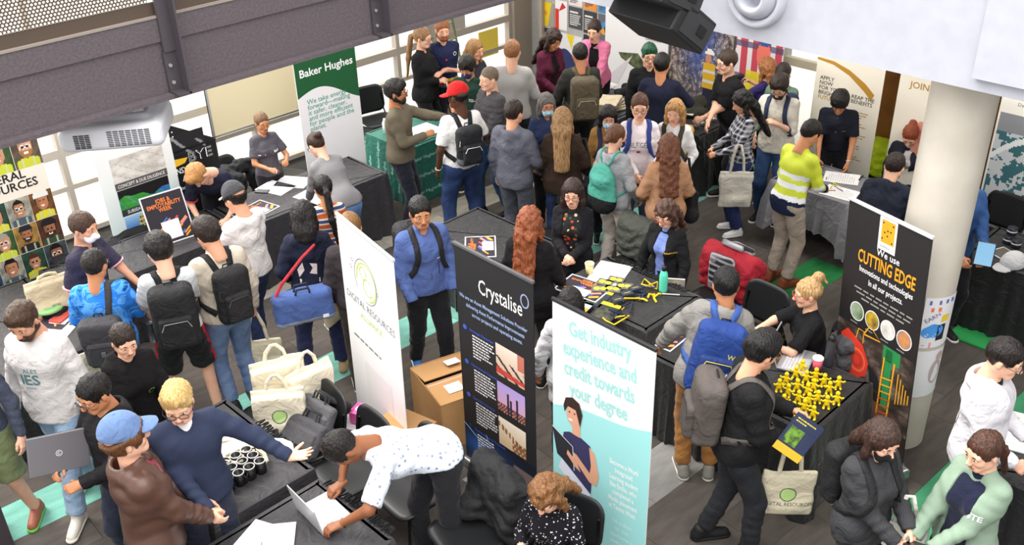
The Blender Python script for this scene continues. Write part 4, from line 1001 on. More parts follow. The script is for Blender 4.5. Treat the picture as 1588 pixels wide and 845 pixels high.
w2 = empty('window_2', (11, 5.25, 0)); tag(w2, 'bright glazed opening between posters and gold banner', kind='structure')
for y in (-1.1, 1.1): obj_vf('window_post', bx(-.04, .04, y-.04, y+.04, 0, 3.1), M_FRAME, w2)
for z in (.05, 1.25, 3.05): obj_vf('window_rail', bx(-.04, .04, -1.1, 1.1, z-.05, z+.05), mat('rail', 'd8cfb4', .6), w2)
for z0, z1 in ((.1, 1.2), (1.3, 3.)): obj_vf('pane', bx(-.004, .004, -1.06, 1.06, z0, z1), M_GLASS, w2)
S('ground', bx(11.25, 40, -10, 11.0, -.3, -.02), mat('concrete', 'd9d6cf', .9, kind='speckle', col2='c4c0b8', scale=30), lab='pale paving outside the far window')
S('wall_side', bx(14.5, 14.7, -3, 4.1, 0, 3.1), M_WALL)
# ---- mezzanine: white bulkhead with step and jet nozzle, ceiling behind it
BU = 6.2
S('ceiling', bx(BU+.14, 11.2, -4, 11, 3.1, 3.35), mat('ceil', 'cfcfce', .9), lab='ceiling under the mezzanine floor')
bh = S('wall_bulkhead', bx(BU, BU+.14, -4, 10.9, 3.1, 5.6), M_WHITE, lab='white bulkhead edge of the mezzanine')
obj_vf('raised_panel', bx(BU-.05, BU+.01, -4, 2.24, 3.19, 5.6), M_WHITE, bh)
noz = empty('air_nozzle', (BU-.02, 3.83, 3.435)); tag(noz, 'round white jet air nozzle set in the bulkhead', 'air vent')
def ringvf(prof, n=40):
    V, F = [], []
    for i in range(n):
        t = 2*math.pi*i/n
        for x, r in prof: V.append((x, r*math.cos(t), r*math.sin(t)))
    k = len(prof)
    for i in range(n):
        for j in range(k-1): a, b = i*k+j, ((i+1) % n)*k+j; F.append((a, a+1, b+1, b))
    return np.array(V, np.float32), np.array(F, np.int32)
obj_vf('flange', ringvf([(.03, .24), (-.02, .24), (-.045, .225), (-.05, .2), (-.03, .18), (.03, .175)]), M_WHITE, noz, True)
obj_vf('nozzle_ball', ringvf([(.02, .176), (-.03, .17), (-.075, .145), (-.095, .11), (-.09, .09), (-.03, .08), (.04, .07)]), M_WHITE, noz, True)
obj_vf('nozzle_bore', ringvf([(.03, .072), (.0299, .0)]), plain('0c0c0e'), noz)
# ---- concrete column
col_ = S('column', (lambda vf: (vf[0][:, [1, 2, 0]]*np.array([1, 1, 1])+np.array([6.66, 2.45, 0]), vf[1]))(ringvf([(0, .225), (3.15, .22)], 64)), mat('concrete', 'cfc8bc', .8, kind='concrete', col2='bdb5a8'), smooth=True, lab='round pale concrete column under the bulkhead')
# ---- steel edge beam of the walkway
BY = 4.8; M_BEAM = mat('steel', '5c5458', .6, .15, kind='speckle', col2='51494e', scale=70, bump=.5)
bm_ = S('beam', bx(-3, 11, BY+.0, BY+.02, 3.56, 3.83), M_BEAM, lab='dark painted steel edge beam of the walkway')
obj_vf('bottom_flange', bx(-3, 11, BY-.06, BY+.34, 3.545, 3.565), M_BEAM, bm_)
obj_vf('edge_plate', bx(-3, 11, BY-.014, BY+.02, 3.835, 3.955), M_BEAM, bm_)
obj_vf('edge_angle', bx(-3, 11, BY-.02, BY+.06, 3.955, 3.965), mat('steel', '8a8078', .5, .2), bm_)
obj_vf('kick_plate', bx(-3, 11, BY+.005, BY+.012, 3.965, 4.03), mat('steel', '51443a', .5, .3), bm_)
obj_vf('kick_plate', bx(2.26, 3.5, BY+.005, BY+.012, 4.03, 4.6), mat('steel', '51443a', .5, .3), bm_)
for x in (2.235, 3.565, 4.9, .9):
    br = obj_vf('bracket', multi(bx(x-.035, x+.035, BY-.02, BY, 3.575, 3.78), bx(x+.03, x+.04, BY-.1, BY, 3.565, 4.6), bx(x-.03, x+.03, BY-.03, BY-.012, 3.78, 4.6), bx(x-.035, x+.04, BY-.1, BY, 3.565, 3.575)), mat('steel', '4c464b', .5, .3), bm_)
    for z in (3.62, 3.71): obj_vf('bolt', (lambda v: (v[0]+np.array([x-.012, BY-.024, z]), v[1]))(((lambda t: (t[0], t[1]))(tube([(0, 0, 0), (0, -.008, 0)], .010, 8)))), mat('zinc', 'a9a4a4', .4, .6), br)
def perforated(x0, x1, z0, z1, pitch, r):
    V, F = [], []; rows = int((z1-z0)/(pitch*.866)); cols = int((x1-x0)/pitch)
    for j in range(rows):
        for i in range(cols):
            cx = x0+(i+.5*(j % 2))*pitch; cz = z0+j*pitch*.866; b = len(V)
            for k in range(6):
                t = math.pi/6+k*math.pi/3; R_ = pitch/math.sqrt(3); V.append((cx+R_*math.cos(t), BY, cz+R_*math.sin(t)))
            for k in range(6):
                t = math.pi/6+k*math.pi/3; V.append((cx+r*math.cos(t), BY, cz+r*math.sin(t)))
            for k in range(6): F.append((b+k, b+(k+1) % 6, b+6+(k+1) % 6, b+6+k))
    return V, F
V_, F_ = perforated(.6, 2.2, 4.04, 4.42, .0185, .0066)
tag(link('perforated_panel', mesh_from(V_, F_, False), bm_, mat('steel', '51443a', .5, .3)), kind='stuff')
S('post', bx(.7, 1.08, 6.44, 6.8, 0, 3.4), mat('steel', '4a4248', .6, .2), lab='dark steel post at the lower left')
# ---- projector under the walkway
pj = empty('projector', (2.0, 5.05, 3.38), math.radians(-44+8)); pj.scale = (.92,)*3; tag(pj, 'white ceiling projector with vent grilles below the dark beam', 'projector')
F = Field((-.34, -.27, -.12), (.34, .27, .16), .008); F.box((0, 0, 0), (.28, .22, .075), r=.045); F.box((0, .03, .05), (.2, .15, .05), r=.03, k=.04); F.box((-.24, -.1, -.01), (.06, .09, .06), r=.04, k=.03)
V, Q = F.mesh(); link('case', mesh_from(V, Q, True), pj, mat('case', 'c9c9cf', .45))
M_VENT = plain('2a2a2c')
for gx in range(7):
    x = -.02+gx*.034
    for k in range(9): obj_vf('vent_slot', bx(x, x+.027, -.2225, -.218, -.05+k*.0115, -.0435+k*.0115), M_VENT, pj) if False else None
Vs_ = [bx(-.02+gx*.034, .007+gx*.034, -.2225, -.214, -.045+k*.0105, -.0405+k*.0105) for gx in range(7) for k in range(9)]
tag(obj_vf('vent_grille', multi(*Vs_)[:2], M_VENT, pj), kind='stuff')
Vs_ = [bx(-.2+gx*.03, -.175+gx*.03, -.225, -.212, -.045+k*.0105, -.0395+k*.0105) for gx in range(3) for k in range(8)]
tag(obj_vf('vent_grille', multi(*Vs_)[:2], M_VENT, pj), kind='stuff')
for x in (-.1, .17): obj_vf('rubber_foot', (lambda t: (t[0]+np.array([x, .02, .1]), t[1]))(tube([(0, 0, 0), (0, 0, .012)], .018, 8)), plain('6a5a4a'), pj, True)
obj_vf('ceiling_mount', multi(tube([(0, .02, .09), (0, .02, .2)], .02, 8)), plain('c8c8ca', .4), pj, True)
obj_vf('cable', tube([(-.2, .1, .06), (-.14, .08, .13), (-.06, .05, .1), (-.02, .02, .2)], .006, 6), plain('3a3a3c'), pj, True)
# ---- line array loudspeaker
sp = empty('line_array_speaker', (5.08, 3.98, 3.44), -1.69); sp.scale = (1.12,)*3; tag(sp, 'black curved hanging loudspeaker array beside the white bulkhead', 'speaker')
for i in range(4):
    ang = math.radians(4+i*11); zc_ = .62-.205*i; yc = -.0+.018*i*i
    Mx = rotm(rx=-ang)
    c_ = np.array([0, yc*1.0, zc_])
    cab = bevel(obj_vf('cabinet', boxvf(c_, (.26, .17, .1), Mx), mat('box', '1d1d1f', .6), sp), .012)
    obj_vf('grille', boxvf(c_+Mx@np.array([0, -.172, 0]), (.24, .004, .09), Mx), mat('grille', '101012', .85), cab)
    for s_ in (-1, 1):
        obj_vf('side_plate', boxvf(c_+Mx@np.array([s_*.262, .02, 0]), (.006, .13, .075), Mx), plain('2c2c2e', .5), cab)
        obj_vf('handle', boxvf(c_+Mx@np.array([s_*.27, .06, 0]), (.005, .035, .03), Mx), plain('0a0a0b', .5), cab)
obj_vf('hanging_bar', tube([(0, .0, .7), (0, 0, 2.2)], .02, 8), M_DST, sp, True)
# ================================================================== tables
NB = '17181b'
def black_table(x0, x1, y0, y1, z, what, **k):
    table(x0, x1, y0, y1, z, 'folding table under the '+' '.join(what.split()[:13])); return tablecloth(x0, x1, y0, y1, z, k.pop('col', NB), what, **k)
TOPC = '3b383a'
black_table(4.3, 6.1, 8.28, 8.98, .74, 'black cloth on the long table before the green and white banner', seed=1, col='302e32')
black_table(2.5, 4.26, 8.28, 8.98, .74, 'black cloth on the table under the blue seabed banner', seed=2, col='302e32')
black_table(1.55, 2.36, 7.4, 8.95, .74, 'black cloth on the table with the green frisbee', seed=3, col='1c1b1e')
black_table(1.9, 2.66, 4.78, 5.92, .74, 'black cloth on the table with the black mugs', seed=4, col='302e32')
black_table(.85, 2.62, 3.86, 4.66, .74, 'black cloth on the table with the open laptop', seed=5, col='302e32')
black_table(5.5, 6.2, 5.75, 6.9, .74, 'black cloth on the table behind the dark software banner', seed=6, col='1c1c1f')
black_table(5.35, 6.08, 4.02, 5.05, .9, 'black cloth on the raised table with yellow lanyards', seed=7, col='17171a')
black_table(5.3, 6.15, 2.5, 3.98, .74, 'black cloth on the table with the yellow figurines', seed=8, col='17171a')
black_table(6.68, 7.75, 8.62, 9.4, .74, 'dark green company cloth on the table of the bearded man', seed=9, col='136a5a', amp=.02)
black_table(8.78, 9.5, 4.1, 5.05, .74, 'grey cloth hanging half way down the sign-up table', seed=10, col='7e7e84', drop=.42, amp=.05)
black_table(8.55, 9.3, 1.2, 2.85, .74, 'pleated black cloth on the table with the white cap', seed=11, col='17171a')
black_table(5.75, 6.5, .3, 1.5, .74, 'black cloth on the brochure table at the right edge', seed=12, col='17171a')
black_table(9.05, 9.85, 7.4, 8.4, .74, 'grey cloth on the far table with folded tote bags', seed=13, col='5a6068', amp=.02)
black_table(9.25, 9.9, 6.3, 7.25, .74, 'black cloth on the far table with the cap rack', seed=14, col='1a1b1c')
# ================================================================== people
pr = person
# ---- back left, around the green table
pr('blackblazer', 655, 42, 1.78, 62, 'woman in a black blazer with a long ponytail and glasses, back left', fem=1, bw=1.12, skin='fair', hair='longpony', hairc='a07a55', hairc2='7a5638', glasses=1, top='blazer', hem=.88, tcol='1b1a1d', bcol='141417', R=(.0, .2, 1.12), L=(-.05, .24, 1.1), feet='stand', shoec='151515')
pr('jersey', 685, 30, 1.79, 15, 'man with crossed arms in a navy jersey with teal and rainbow edges', skin='fair', hair='short', hairc='9a5f38', beard=1, top='polo', sleeve=.8, tcol='232a4d', bcol='1a1c28', R=(-.1, .25, 1.19), L=(.12, .22, 1.17), bands=[(.93, .98, 9, 9, '3a7fb0'), (.98, 1.02, 9, 9, 'c8452c'), (1.02, 1.06, 9, 9, 'd9b62e'), (9, 9, .17, .3, '4fb5b2')])
pr('brownhair3', 737, 62, 1.66, 50, 'woman with straight light brown hair standing behind the masked man', fem=1, skin='light', hair='longstraight', hairc='a87c4c', hairc2='7d5a38', top='tee', sleeve=.6, tcol='2a2c33', R=(.08, .28, 1.1), L=(-.08, .28, 1.1))
pr('greenpolo', 722, 90, 1.68, -20, 'man in a dark green polo and navy face mask, looking down', skin='tan', hair='mop', hairc='17130f', mask='22325e', top='polo', sleeve=.62, tcol='1f3d33', bcol='1a1a1e', hp=22, R=(.1, .3, 1.08), L=(-.04, .32, 1.1), handL='hold')
pr('redcap', 708, 130, 1.83, -158, 'man in a red cap and white t-shirt with a small backpack', skin='dark', hair='buzz', hairc='120d0b', cap='c8201f', capyaw=40, capb='b81c1c', top='tee', sleeve=.85, tcol='eceae8', bw=1.1, lw=1.12, denim=1, bcol='2b4272', bcol2='1d2f55', L=(-.27, .05, .82), R=(.2, .26, 1.08), shoec='b9a9aa', feet='wide', hy=25)
pr('puffer', 757, 104, 1.78, -62, 'grey-haired man in a grey quilted puffer jacket facing left', skin='fair', hair='buzz', hairc='7a6a58', top='puffer', tcol='4f4c50', denim=1, bcol='456a90', bcol2='31507a', R=(.1, .3, 1.05), L=(-.1, .3, 1.05), shoec='191919', feet='step')
pr('greysweater', 794, 62, 1.84, 172, 'tall man in a light grey sweater seen from behind by the posters', skin='fair', hair='short', hairc='9b6b42', top='sweater', tcol='b5b2b0', tcol2='a19e9c', hem=.9, bcol='16161a', R=(.15, .25, 1.1), L=(-.15, .25, 1.1), bw=1.05)
pr('olive', 612, 124, 1.78, 78, 'bearded man in an olive sweater gesturing beside the green table', skin='olive', hair='crop', hairc='14110e', beard=1, glasses=1, top='sweater', tcol='6b6252', tcol2='554d40', bcol='20232e', hem=.9, L=(-.12, .5, 1.32), R=(.08, .3, 1.2), handL='open', handR='hold', palmL=(0, .2, 1), hp=4, bw=1.06, collarw=1)
pr('greypolo', 404, 175, 1.49, 22, 'woman in a charcoal polo holding a pen behind the long table', fem=1, skin='tan', hair='lowbun', hairc='5a4030', hairc2='8a6a48', glasses='8a6a3a', top='polo', sleeve=.75, tcol='55525a', bcol='232126', R=(.1, .3, 1.12), L=(-.12, .32, 1.18), handR='hold', handL='hold', hp=10)
pr('greybun', 483, 207, 1.66, -150, 'woman in a grey sweater leaning on the long table, hair in a bun', fem=1, skin='fair', hair='bun', hairc='3a261c', glasses=1, top='sweater', tcol='8b898b', tcol2='747276', hem=.97, denim=1, bcol='6a8fc2', bcol2='4f72a8', lean=38, hp=40, R=(.12, .55, .82), L=(-.1, .58, .82), bw=1.12, lw=1.1)
pr('ponytail', 498, 272, 1.6, -170, 'woman with a long black ponytail and striped colourful shirt', fem=1, skin='tan', hair='longpony', hairc='14100f', top='tee', sleeve=.9, tcol='c8603a', tkind='stripes', tcol2='d9c9a8', tscale=3.2, bcol='7a1f2e', R=(.15, .3, 1.0), L=(-.15, .3, 1.0), hp=15)
pr('navyhood', 467, 312, 1.7, 178, 'person in a navy hooded sweatshirt carrying a blue shoulder bag', fem=1, skin='light', hair='bob', hairc='181314', top='hoodie', hood=1, tcol='23273a', bcol='2c3154', flare=.014, shoec='c2a27a', solec='8a7a62', feet='wide', R=(.22, .16, .98), L=(-.22, .14, .98), lw=1.1)
pr('behindbanner', 541, 330, 1.7, 175, 'brown-haired person in a dark jacket half hidden by the white banner', skin='fair', hair='short', hairc='8a6238', top='jacket', tcol='3b3538', bcol='3a3228', L=(-.24, .1, .84))
pr('bluejacket', 650, 307, 1.76, 22, 'man in a blue zip jacket walking with hands in pockets', skin='tan', hair='short', hairc='15110f', beard=0, top='jacket', tcol='5468a0', tcol2='46588c', bcol='16171d', R=(.19, .15, .93), L=(-.19, .15, .93), handR='none', handL='none', feet='walk', ws=-.8, shoec='3a78c0', solec='dfe6ee', lacec='223355', hp=6, hy=-10)
# ---- left, along the long table
pr('navymask', 126, 330, 1.76, 52, 'man in a navy polo and white respirator mask by the photo banner', skin='light', hair='short', hairc='4a3426', mask='f2f0ec', top='polo', sleeve=.85, tcol='3a3648', trim='e8a8b0', bcol='2b2a33', L=(-.2, .5, .82), R=(.24, .02, .8), lean=8, hp=12, bw=1.02)
pr('camo', 143, 387, 1.7, 168, 'boy in a bright blue camouflage jacket with a dark flap backpack', skin='tan', hair='short', hairc='1c1512', glasses=1, top='jacket', hood=0, tcol='2f7fe0', tkind='camo', tcol2='5aa4f2', tscale=7., bcol='4a4a52', hem=.86, R=(.17, .3, 1.05), L=(-.17, .3, 1.05), hp=14, hy=-18)
pr('whitetee', 240, 362, 1.78, 178, 'man in a pale t-shirt and black shorts with red side stripes', skin='fair', hair='mop', hairc='1a1412', top='tee', sleeve=.85, tcol='d7dade', bcol='17171b', legend=.86, sidestripe='c3202e', R=(.16, .32, 1.02), L=(-.2, .28, .98), hp=24, hy=12, flare=.02, shoec='151515', solec='2a2a2a', feet='wide')
pr('beige', 312, 338, 1.8, -160, 'man in a beige jacket with a black backpack holding a cream tote', skin='light', hair='crop', hairc='2a1f18', glasses=1, top='jacket', tcol='cbbfae', denim=1, bcol='7389ae', bcol2='5d7299', R=(.24, .02, .84), handR='grip', L=(-.16, .34, 1.12), hp=24, shoec='1d1a1a', solec='141414', hy=12, feet='stand')
pr('leaning', 292, 268, 1.72, -12, 'blond man in a navy polo with red trim leaning over the table', skin='fair', hair='quiff', hairc='c9925a', hairc2='a8743e', top='polo', sleeve=.85, tcol='232538', trim='d23a4a', bcol='1c1c24', lean=56, hp=66, hy=-38, R=(.14, .56, .84), L=(-.14, .58, .84), bw=1.04)
pr('whitehood', 356, 285, 1.76, -140, 'man in a white hoodie and charcoal cap at the long table', skin='light', hair='short', hairc='17120f', cap='47474b', capb='b9b2a2', top='hoodie', hood=1, tcol='e9e4e2', denim=1, bcol='28365e', bcol2='1c2748', R=(.12, .36, 1.08), L=(-.15, .34, 1.05), hp=22, feet='step', shoec='1d1d22', solec='d9d5cc')
pr('blackhoodie', 188, 507, 1.64, 14, 'woman in a black hoodie holding a small card', fem=1, skin='fair', hair='lowbun', hairc='2b1d17', top='hoodie', hood=1, tcol='141214', hem=.84, bcol='15151a', R=(.12, .3, .98), L=(-.14, .32, 1.02), handR='hold', handL='hold', hp=16, bw=1.08)
pr('whitesweat', 22, 478, 1.82, -38, 'bearded man in a white printed sweatshirt walking past', skin='light', hair='quiff', hairc='4a3424', beard=1, top='sweater', tkind='cloth', tcol='ddd9d8', hem=.84, denim=1, bcol='9db6cf', bcol2='84a0bd', flare=.012, feet='walk', ws=-.9, R=(.27, .1, .82), L=(-.27, .05, .85), shoec='e9e4d6', solec='efe9dc', hp=26, bw=1.08)
pr('shorts', -90, 508, 1.78, -35, 'person in a grey top and green shorts cut by the left edge', skin='fair', hair='short', hairc='5a3a24', top='tee', sleeve=2., tcol='4a5062', bcol='75805a', legend=.92, flare=.02, feet='step', shoec='9a5a48', solec='62c24a', L=(-.3, .05, .85))
pr('laptopman', 133, 588, 1.72, -62, 'man with glasses in a black hoodie holding a grey laptop', skin='tan', hair='short', hairc='15110f', glasses=1, top='hoodie', hood=1, tcol='211f22', bcol='2a3040', R=(.16, .3, 1.16), L=(-.02, .3, 1.1), handR='hold', handL='hold', hp=18)
pr('bluecap', 180, 652, 1.83, 96, 'person in a blue cap and brown leather jacket with dark hood', skin='fair', hair='mop', hairc='6a4428', cap='6680ac', top='jacket', hood=1, tcol='5e4034', tcol2='432c24', tkind='leather', trough=.4, inner='8a1f3a', open=.0, hem=.88, bcol='23242c', R=(.1, .3, .98), L=(-.05, .32, .96), hp=-4, bw=1.06)
pr('navysweater', 268, 600, 1.8, 8, 'blond man with glasses in a navy quarter-zip sweater gesturing', skin='fair', hair='quiff', hairc='d9b878', hairc2='b08a50', glasses=1, top='sweater', tcol='323a52', tcol2='272e44', inner='f2f2f4', vneck=1, hem=.9, bcol='2b2f40', R=(.02, .32, 1.02), handR='hold', L=(-.55, .28, 1.12), handL='open', dirL=(-.8, .55, .15), palmL=(.1, .3, 1), hp=18, hy=-18, bw=1.06)
pr('whiteshirt', 502, 692, 1.78, -78, 'man in a pale short-sleeved shirt bending over the laptop', skin='brown', hair='short', hairc='17110f', top='shirt', sleeve=.9, tcol='dfe6f3', tkind='dots', tcol2='8a93ab', tscale=24., hem=.97, bcol='222126', lean=66, hp=70, R=(.2, .62, .80), L=(-.16, .74, .81), handR='type', handL='type', poleR=(1, -.2, .2), poleL=(-1, -.2, .2), dirR=(-.2, 1, -.15), dirL=(.1, 1, -.15), palmR=(0, 0, -1), palmL=(0, 0, -1), feet='step', bw=1.06)
pr('curly', 838, 757, 1.66, -28, 'curly-haired woman in a black dotted blouse sitting in front', fem=1, skin='fair', hair='curlylong', hairc='8f6238', hairc2='5a3a22', top='tee', sleeve=1.4, tcol='16151b', tkind='dots', tcol2='d9d6da', tscale=48., sit=1, lean=12, hp=38, R=(.1, .36, .72), L=(-.1, .36, .72), bcol='1a1a20')
# ---- centre
pr('slate', 797, 155, 1.76, 152, 'man in a slate hooded jacket standing with his back turned', skin='light', hair='short', hairc='2c1d15', top='jacket', hood=1, tcol='62636f', bcol='565863', hem=.86, inner='c06a5a', L=(-.25, .06, .82), R=(.22, .2, .95), hy=-10, feet='stand', shoec='3a3a42')
pr('greymask', 848, 146, 1.6, 14, 'woman with long greying hair, glasses and pale blue face mask', fem=1, skin='tan', hair='long', hairc='4f4a48', hairc2='7a7674', mask='a6cdd8', glasses='9a5a5a', top='jacket', tcol='2b3557', bcol='17171c', R=(.2, .14, .95), L=(-.2, .14, .95), bw=1.05)
pr('longback', 872, 167, 1.68, 178, 'woman with long straight ombre hair in a dark brown fleece', fem=1, skin='light', hair='longstraight', hairc='7a5638', hairc2='b38d5e', top='coat', tcol='35271f', hem=.84, denim=1, bcol='2a3a66', R=(.2, .2, 1.0), L=(-.22, .14, .95), bw=1.12)
pr('tanmask', 944, 166, 1.56, 8, 'woman in a tan jacket and pale blue mask looking down', fem=1, skin='light', hair='bob', hairc='17120f', mask='a9d2ea', top='jacket', tcol='a0763f', hood=0, inner='e6d2c0', open=-.02, bcol='2a2a34', hp=18, R=(.12, .22, 1.0), L=(-.14, .2, 1.0))
pr('tealbag', 957, 193, 1.66, 142, 'woman in a grey hoodie with a teal drawstring bag', fem=1, skin='fair', hair='lowbun', hairc='6a432c', mask='1f2c58', top='hoodie', hood=1, tcol='a9abb0', bcol='d5cbc2', hem=.88, lw=1.1, R=(.22, .15, .95), L=(-.2, .2, 1.), shoec='c9c4bd', bw=1.05, hy=-12)
pr('whitelogo', 993, 146, 1.78, 2, 'smiling woman with glasses in a white lettered sweatshirt', fem=1, skin='fair', hair='bun', hairc='5a3826', glasses=1, top='sweater', tkind='cloth', tcol='eee3e8', hem=.9, denim=1, bcol='3c4c66', bcol2='2c3a52', R=(.02, .28, 1.02), L=(-.12, .26, 1.02), handR='hold', bw=1.14, hp=6, lw=1.08)
pr('blonde', 1047, 156, 1.63, -14, 'blonde woman in a white top with a mustard backpack', fem=1, skin='fair', hair='long', hairc='c99a62', hairc2='8a6238', shades=1, top='sweater', tkind='cloth', tcol='eceaec', bcol='1c1c22', R=(.18, .16, .98), L=(-.18, .16, .98), hp=12)
pr('camel', 1038, 208, 1.66, -172, 'woman with long wavy auburn hair in a camel coat', fem=1, skin='fair', hair='longwavy', hairc='5c3524', hairc2='7c4c34', top='coat', tcol='bb8d6c', hem=.82, denim=1, bcol='3c5a90', bcol2='2b4474', R=(.18, .22, 1.0), L=(-.2, .2, 1.0), bw=1.08)
pr('blackback', 822, 322, 1.7, 160, 'auburn-haired person in a black printed jacket behind the dark banner', fem=1, skin='light', hair='longwavy', hairc='6f3620', hairc2='a05a34', shades=1, top='coat', tcol='19181b', hem=.78, bcol='161619', R=(.2, .24, .98), L=(-.24, .1, .85), bw=1.18)
pr('floral', 888, 280, 1.6, -8, 'woman with glasses in a black floral dress with clasped hands', fem=1, skin='fair', hair='long', hairc='241714', hairc2='3a2520', glasses='5a1f22', top='blazer', hem=.92, tcol='1a191e', inner='111116', innermat=mat('dress', '121116', .8, kind='floral', scale=26.), open=.03, bottom='skirt', skz=.5, bcol='121116', R=(.02, .26, 1.08), L=(-.03, .27, 1.07), handR='hold', handL='hold', bw=1.12, shoec='151515')
pr('cardigan', 1030, 316, 1.55, -30, 'woman in a black cardigan over a blue shirt, looking down', fem=1, skin='fair', hair='curlylong', hairc='3b2720', hairc2='573a2c', glasses='9a3a34', top='blazer', hem=.8, tcol='1b1b1e', inner='7487c8', open=.0, bcol='15151a', R=(.28, .12, .84), L=(-.28, .14, .82), hp=24)
pr('greenhair', 1008, 68, 1.76, 8, 'person with green-tinted hair and glasses in black behind the far table', skin='fair', hair='quiff', hairc='1f6a4c', hairc2='15110f', browc='3a2a20', glasses=1, top='polo', sleeve=2., tcol='1a1a1c', bcol='15151a', R=(.25, .3, .86), L=(-.2, .2, 1.0))
pr('navyback', 1027, 82, 1.78, 174, 'man in a navy sweater seen from behind at the far table', skin='tan', hair='short', hairc='100e0e', top='sweater', tcol='22263c', tcol2='191c2e', bcol='17171c', bw=1.16, R=(.2, .3, 1.25), L=(-.2, .22, 1.0))
pr('khakipack', 899, 67, 1.76, -168, 'man in a dark jacket carrying a khaki backpack', skin='tan', hair='short', hairc='191410', top='jacket', hood=0, tcol='383834', bcol='131316', R=(.2, .22, .95), L=(-.24, .2, 1.0), hp=16)
pr('maroon', 862, 48, 1.7, 42, 'woman in a maroon blazer looking down over the far table', fem=1, skin='tan', hair='longwavy', hairc='33211a', top='blazer', tcol='5a2038', hem=.8, inner='1c1216', open=-.01, bcol='17171c', lean=10, hp=26, R=(.1, .3, 1.0), L=(-.1, .3, 1.0))
pr('pink', 921, 32, 1.74, -12, 'woman in a bright pink blazer leaning on the far table', fem=1, skin='fair', hair='lowbun', hairc='33211a', top='blazer', tcol='ec86ac', hem=.82, inner='141216', open=.01, bcol='141216', lean=18, hp=14, hy=-8, R=(.06, .36, .86), L=(-.02, .38, .88), hem_=1)
pr('foldedarms', 1128, 78, 1.84, -58, 'man with glasses in a black polo with arms folded on the table', skin='fair', hair='short', hairc='3a2a20', glasses=1, beard=0, top='polo', sleeve=.9, tcol='1b1b1d', bcol='1a1a1e', lean=16, hp=8, R=(-.08, .38, 1.02), L=(.08, .36, 1.0), bw=1.2, belly=.03)
pr('camera', 1190, 90, 1.6, -128, 'person with red-brown hair in a purple top raising a camera', fem=1, skin='fair', hair='longwavy', hairc='8a5230', hairc2='b07a48', top='tee', sleeve=.9, tcol='3b3372', bcol='1b1c28', R=(.12, .36, 1.36), L=(-.12, .36, 1.34), handR='hold', handL='hold')
pr('sage', 1214, 100, 1.7, -18, 'woman in a sage green shirt with sunglasses on her dark hair', fem=1, skin='fair', hair='lowbun', hairc='2a1c18', shades=1, top='shirt', tcol='73907c', denim=1, bcol='5a7490', hp=22, R=(.2, .2, .95), L=(-.2, .24, .95), hem=.84, shoec='d9cfc0')
pr('beardshirt', 1208, 120, 1.76, -14, 'bearded man in a cream shirt holding his hand to his chest', skin='fair', hair='crop', hairc='271a14', beard=1, glasses=1, top='shirt', sleeve=1.2, tcol='d9d3c8', denim=1, bcol='34527c', bcol2='27406a', R=(.2, .24, 1.05), L=(-.04, .24, 1.26), handL='hold', hp=34, hem=.86, bw=1.08, buttons='a8a298', lean=4)
pr('plaid', 1147, 142, 1.65, -72, 'woman with long black hair in a plaid shirt looking at her phone', fem=1, skin='light', hair='longwavy', hairc='121012', top='shirt', tcol='2a2c38', tkind='plaid', tcol2='c9c9d2', tscale=6., denim=1, bcol='2b3a6e', bcol2='1e2a52', flare=.016, R=(.08, .32, 1.06), L=(-.08, .32, 1.06), handR='hold', handL='hold', hp=24, shoec='f0f0f2', solec='f6f6f6', hem=.86)
# ---- right
pr('hivis', 1266, 187, 1.74, 140, 'man in a yellow and navy high-visibility shirt at the grey table', skin='tan', hair='short', hairc='15110f', top='shirt', tcol='1f2744', bands=[(1.035, 1.6, -1, .40, 'cfdc3c'), (1.10, 1.155, .27, .335, 'e9edf2'), (1.20, 1.25, 9, 9, 'e9edf2'), (.985, 1.035, 9, 9, 'e9edf2')], hem=.85, bcol='aca091', shoec='7a3d1f', solec='5a2c18', lacec='6a3a20', shoe='dress', lean=14, hp=34, R=(.12, .38, 1.02), L=(-.14, .34, 1.0), handR='hold')
pr('darkpolo', 1303, 148, 1.64, -4, 'man in a navy polo with piped collar writing at the grey table', skin='tan', hair='mop', hairc='120f0f', top='polo', sleeve=.85, tcol='20222f', bcol='1a1a20', lean=18, hp=44, R=(.14, .36, .9), L=(-.2, .36, .82), handR='hold', bw=1.02)
pr('navyjacket', 1393, 237, 1.66, 165, 'man in a dark navy hooded jacket beside the grey table', skin='fair', hair='short', hairc='2a1c14', top='jacket', hood=1, tcol='252a38', bcol='1b1c22', lean=22, hp=26, L=(-.2, .4, .95), R=(.2, .36, .9), bw=1.05)
pr('redhair', 1412, 200, 1.66, -8, 'red-haired person looking down behind the column', fem=1, skin='fair', hair='bun', hairc='7a3420', hairc2='9a4a2c', top='jacket', tcol='2a2c3c', inner='c9c4c4', open=-.01, bcol='1b1c22', sit=1, hp=44, lean=14)
pr('denimtablet', 1508, 250, 1.74, 30, 'person in a blue denim shirt holding a tablet behind the column', skin='tan', hair='short', hairc='100e0e', top='shirt', tcol='3c5f96', tkind='denim', tcol2='2d4b7c', hem=.86, bcol='15161c', R=(.08, .34, .98), L=(-.1, .36, 1.0), handR='hold', handL='hold')
pr('hoodpack', 1128, 415, 1.78, -172, 'man in a grey hooded jacket with a royal blue backpack', skin='tan', hair='short', hairc='100e0e', top='jacket', hood=1, tcol='8f8c88', bcol='ac7840', hem=.9, L=(-.3, .3, .98), R=(.2, .34, 1.0), shoec='8a8880', solec='e4e0d6', lacec='e8e4da', feet='stand', bw=1.08, lean=12, side=12, poleL=(-1, -.3, -.2))
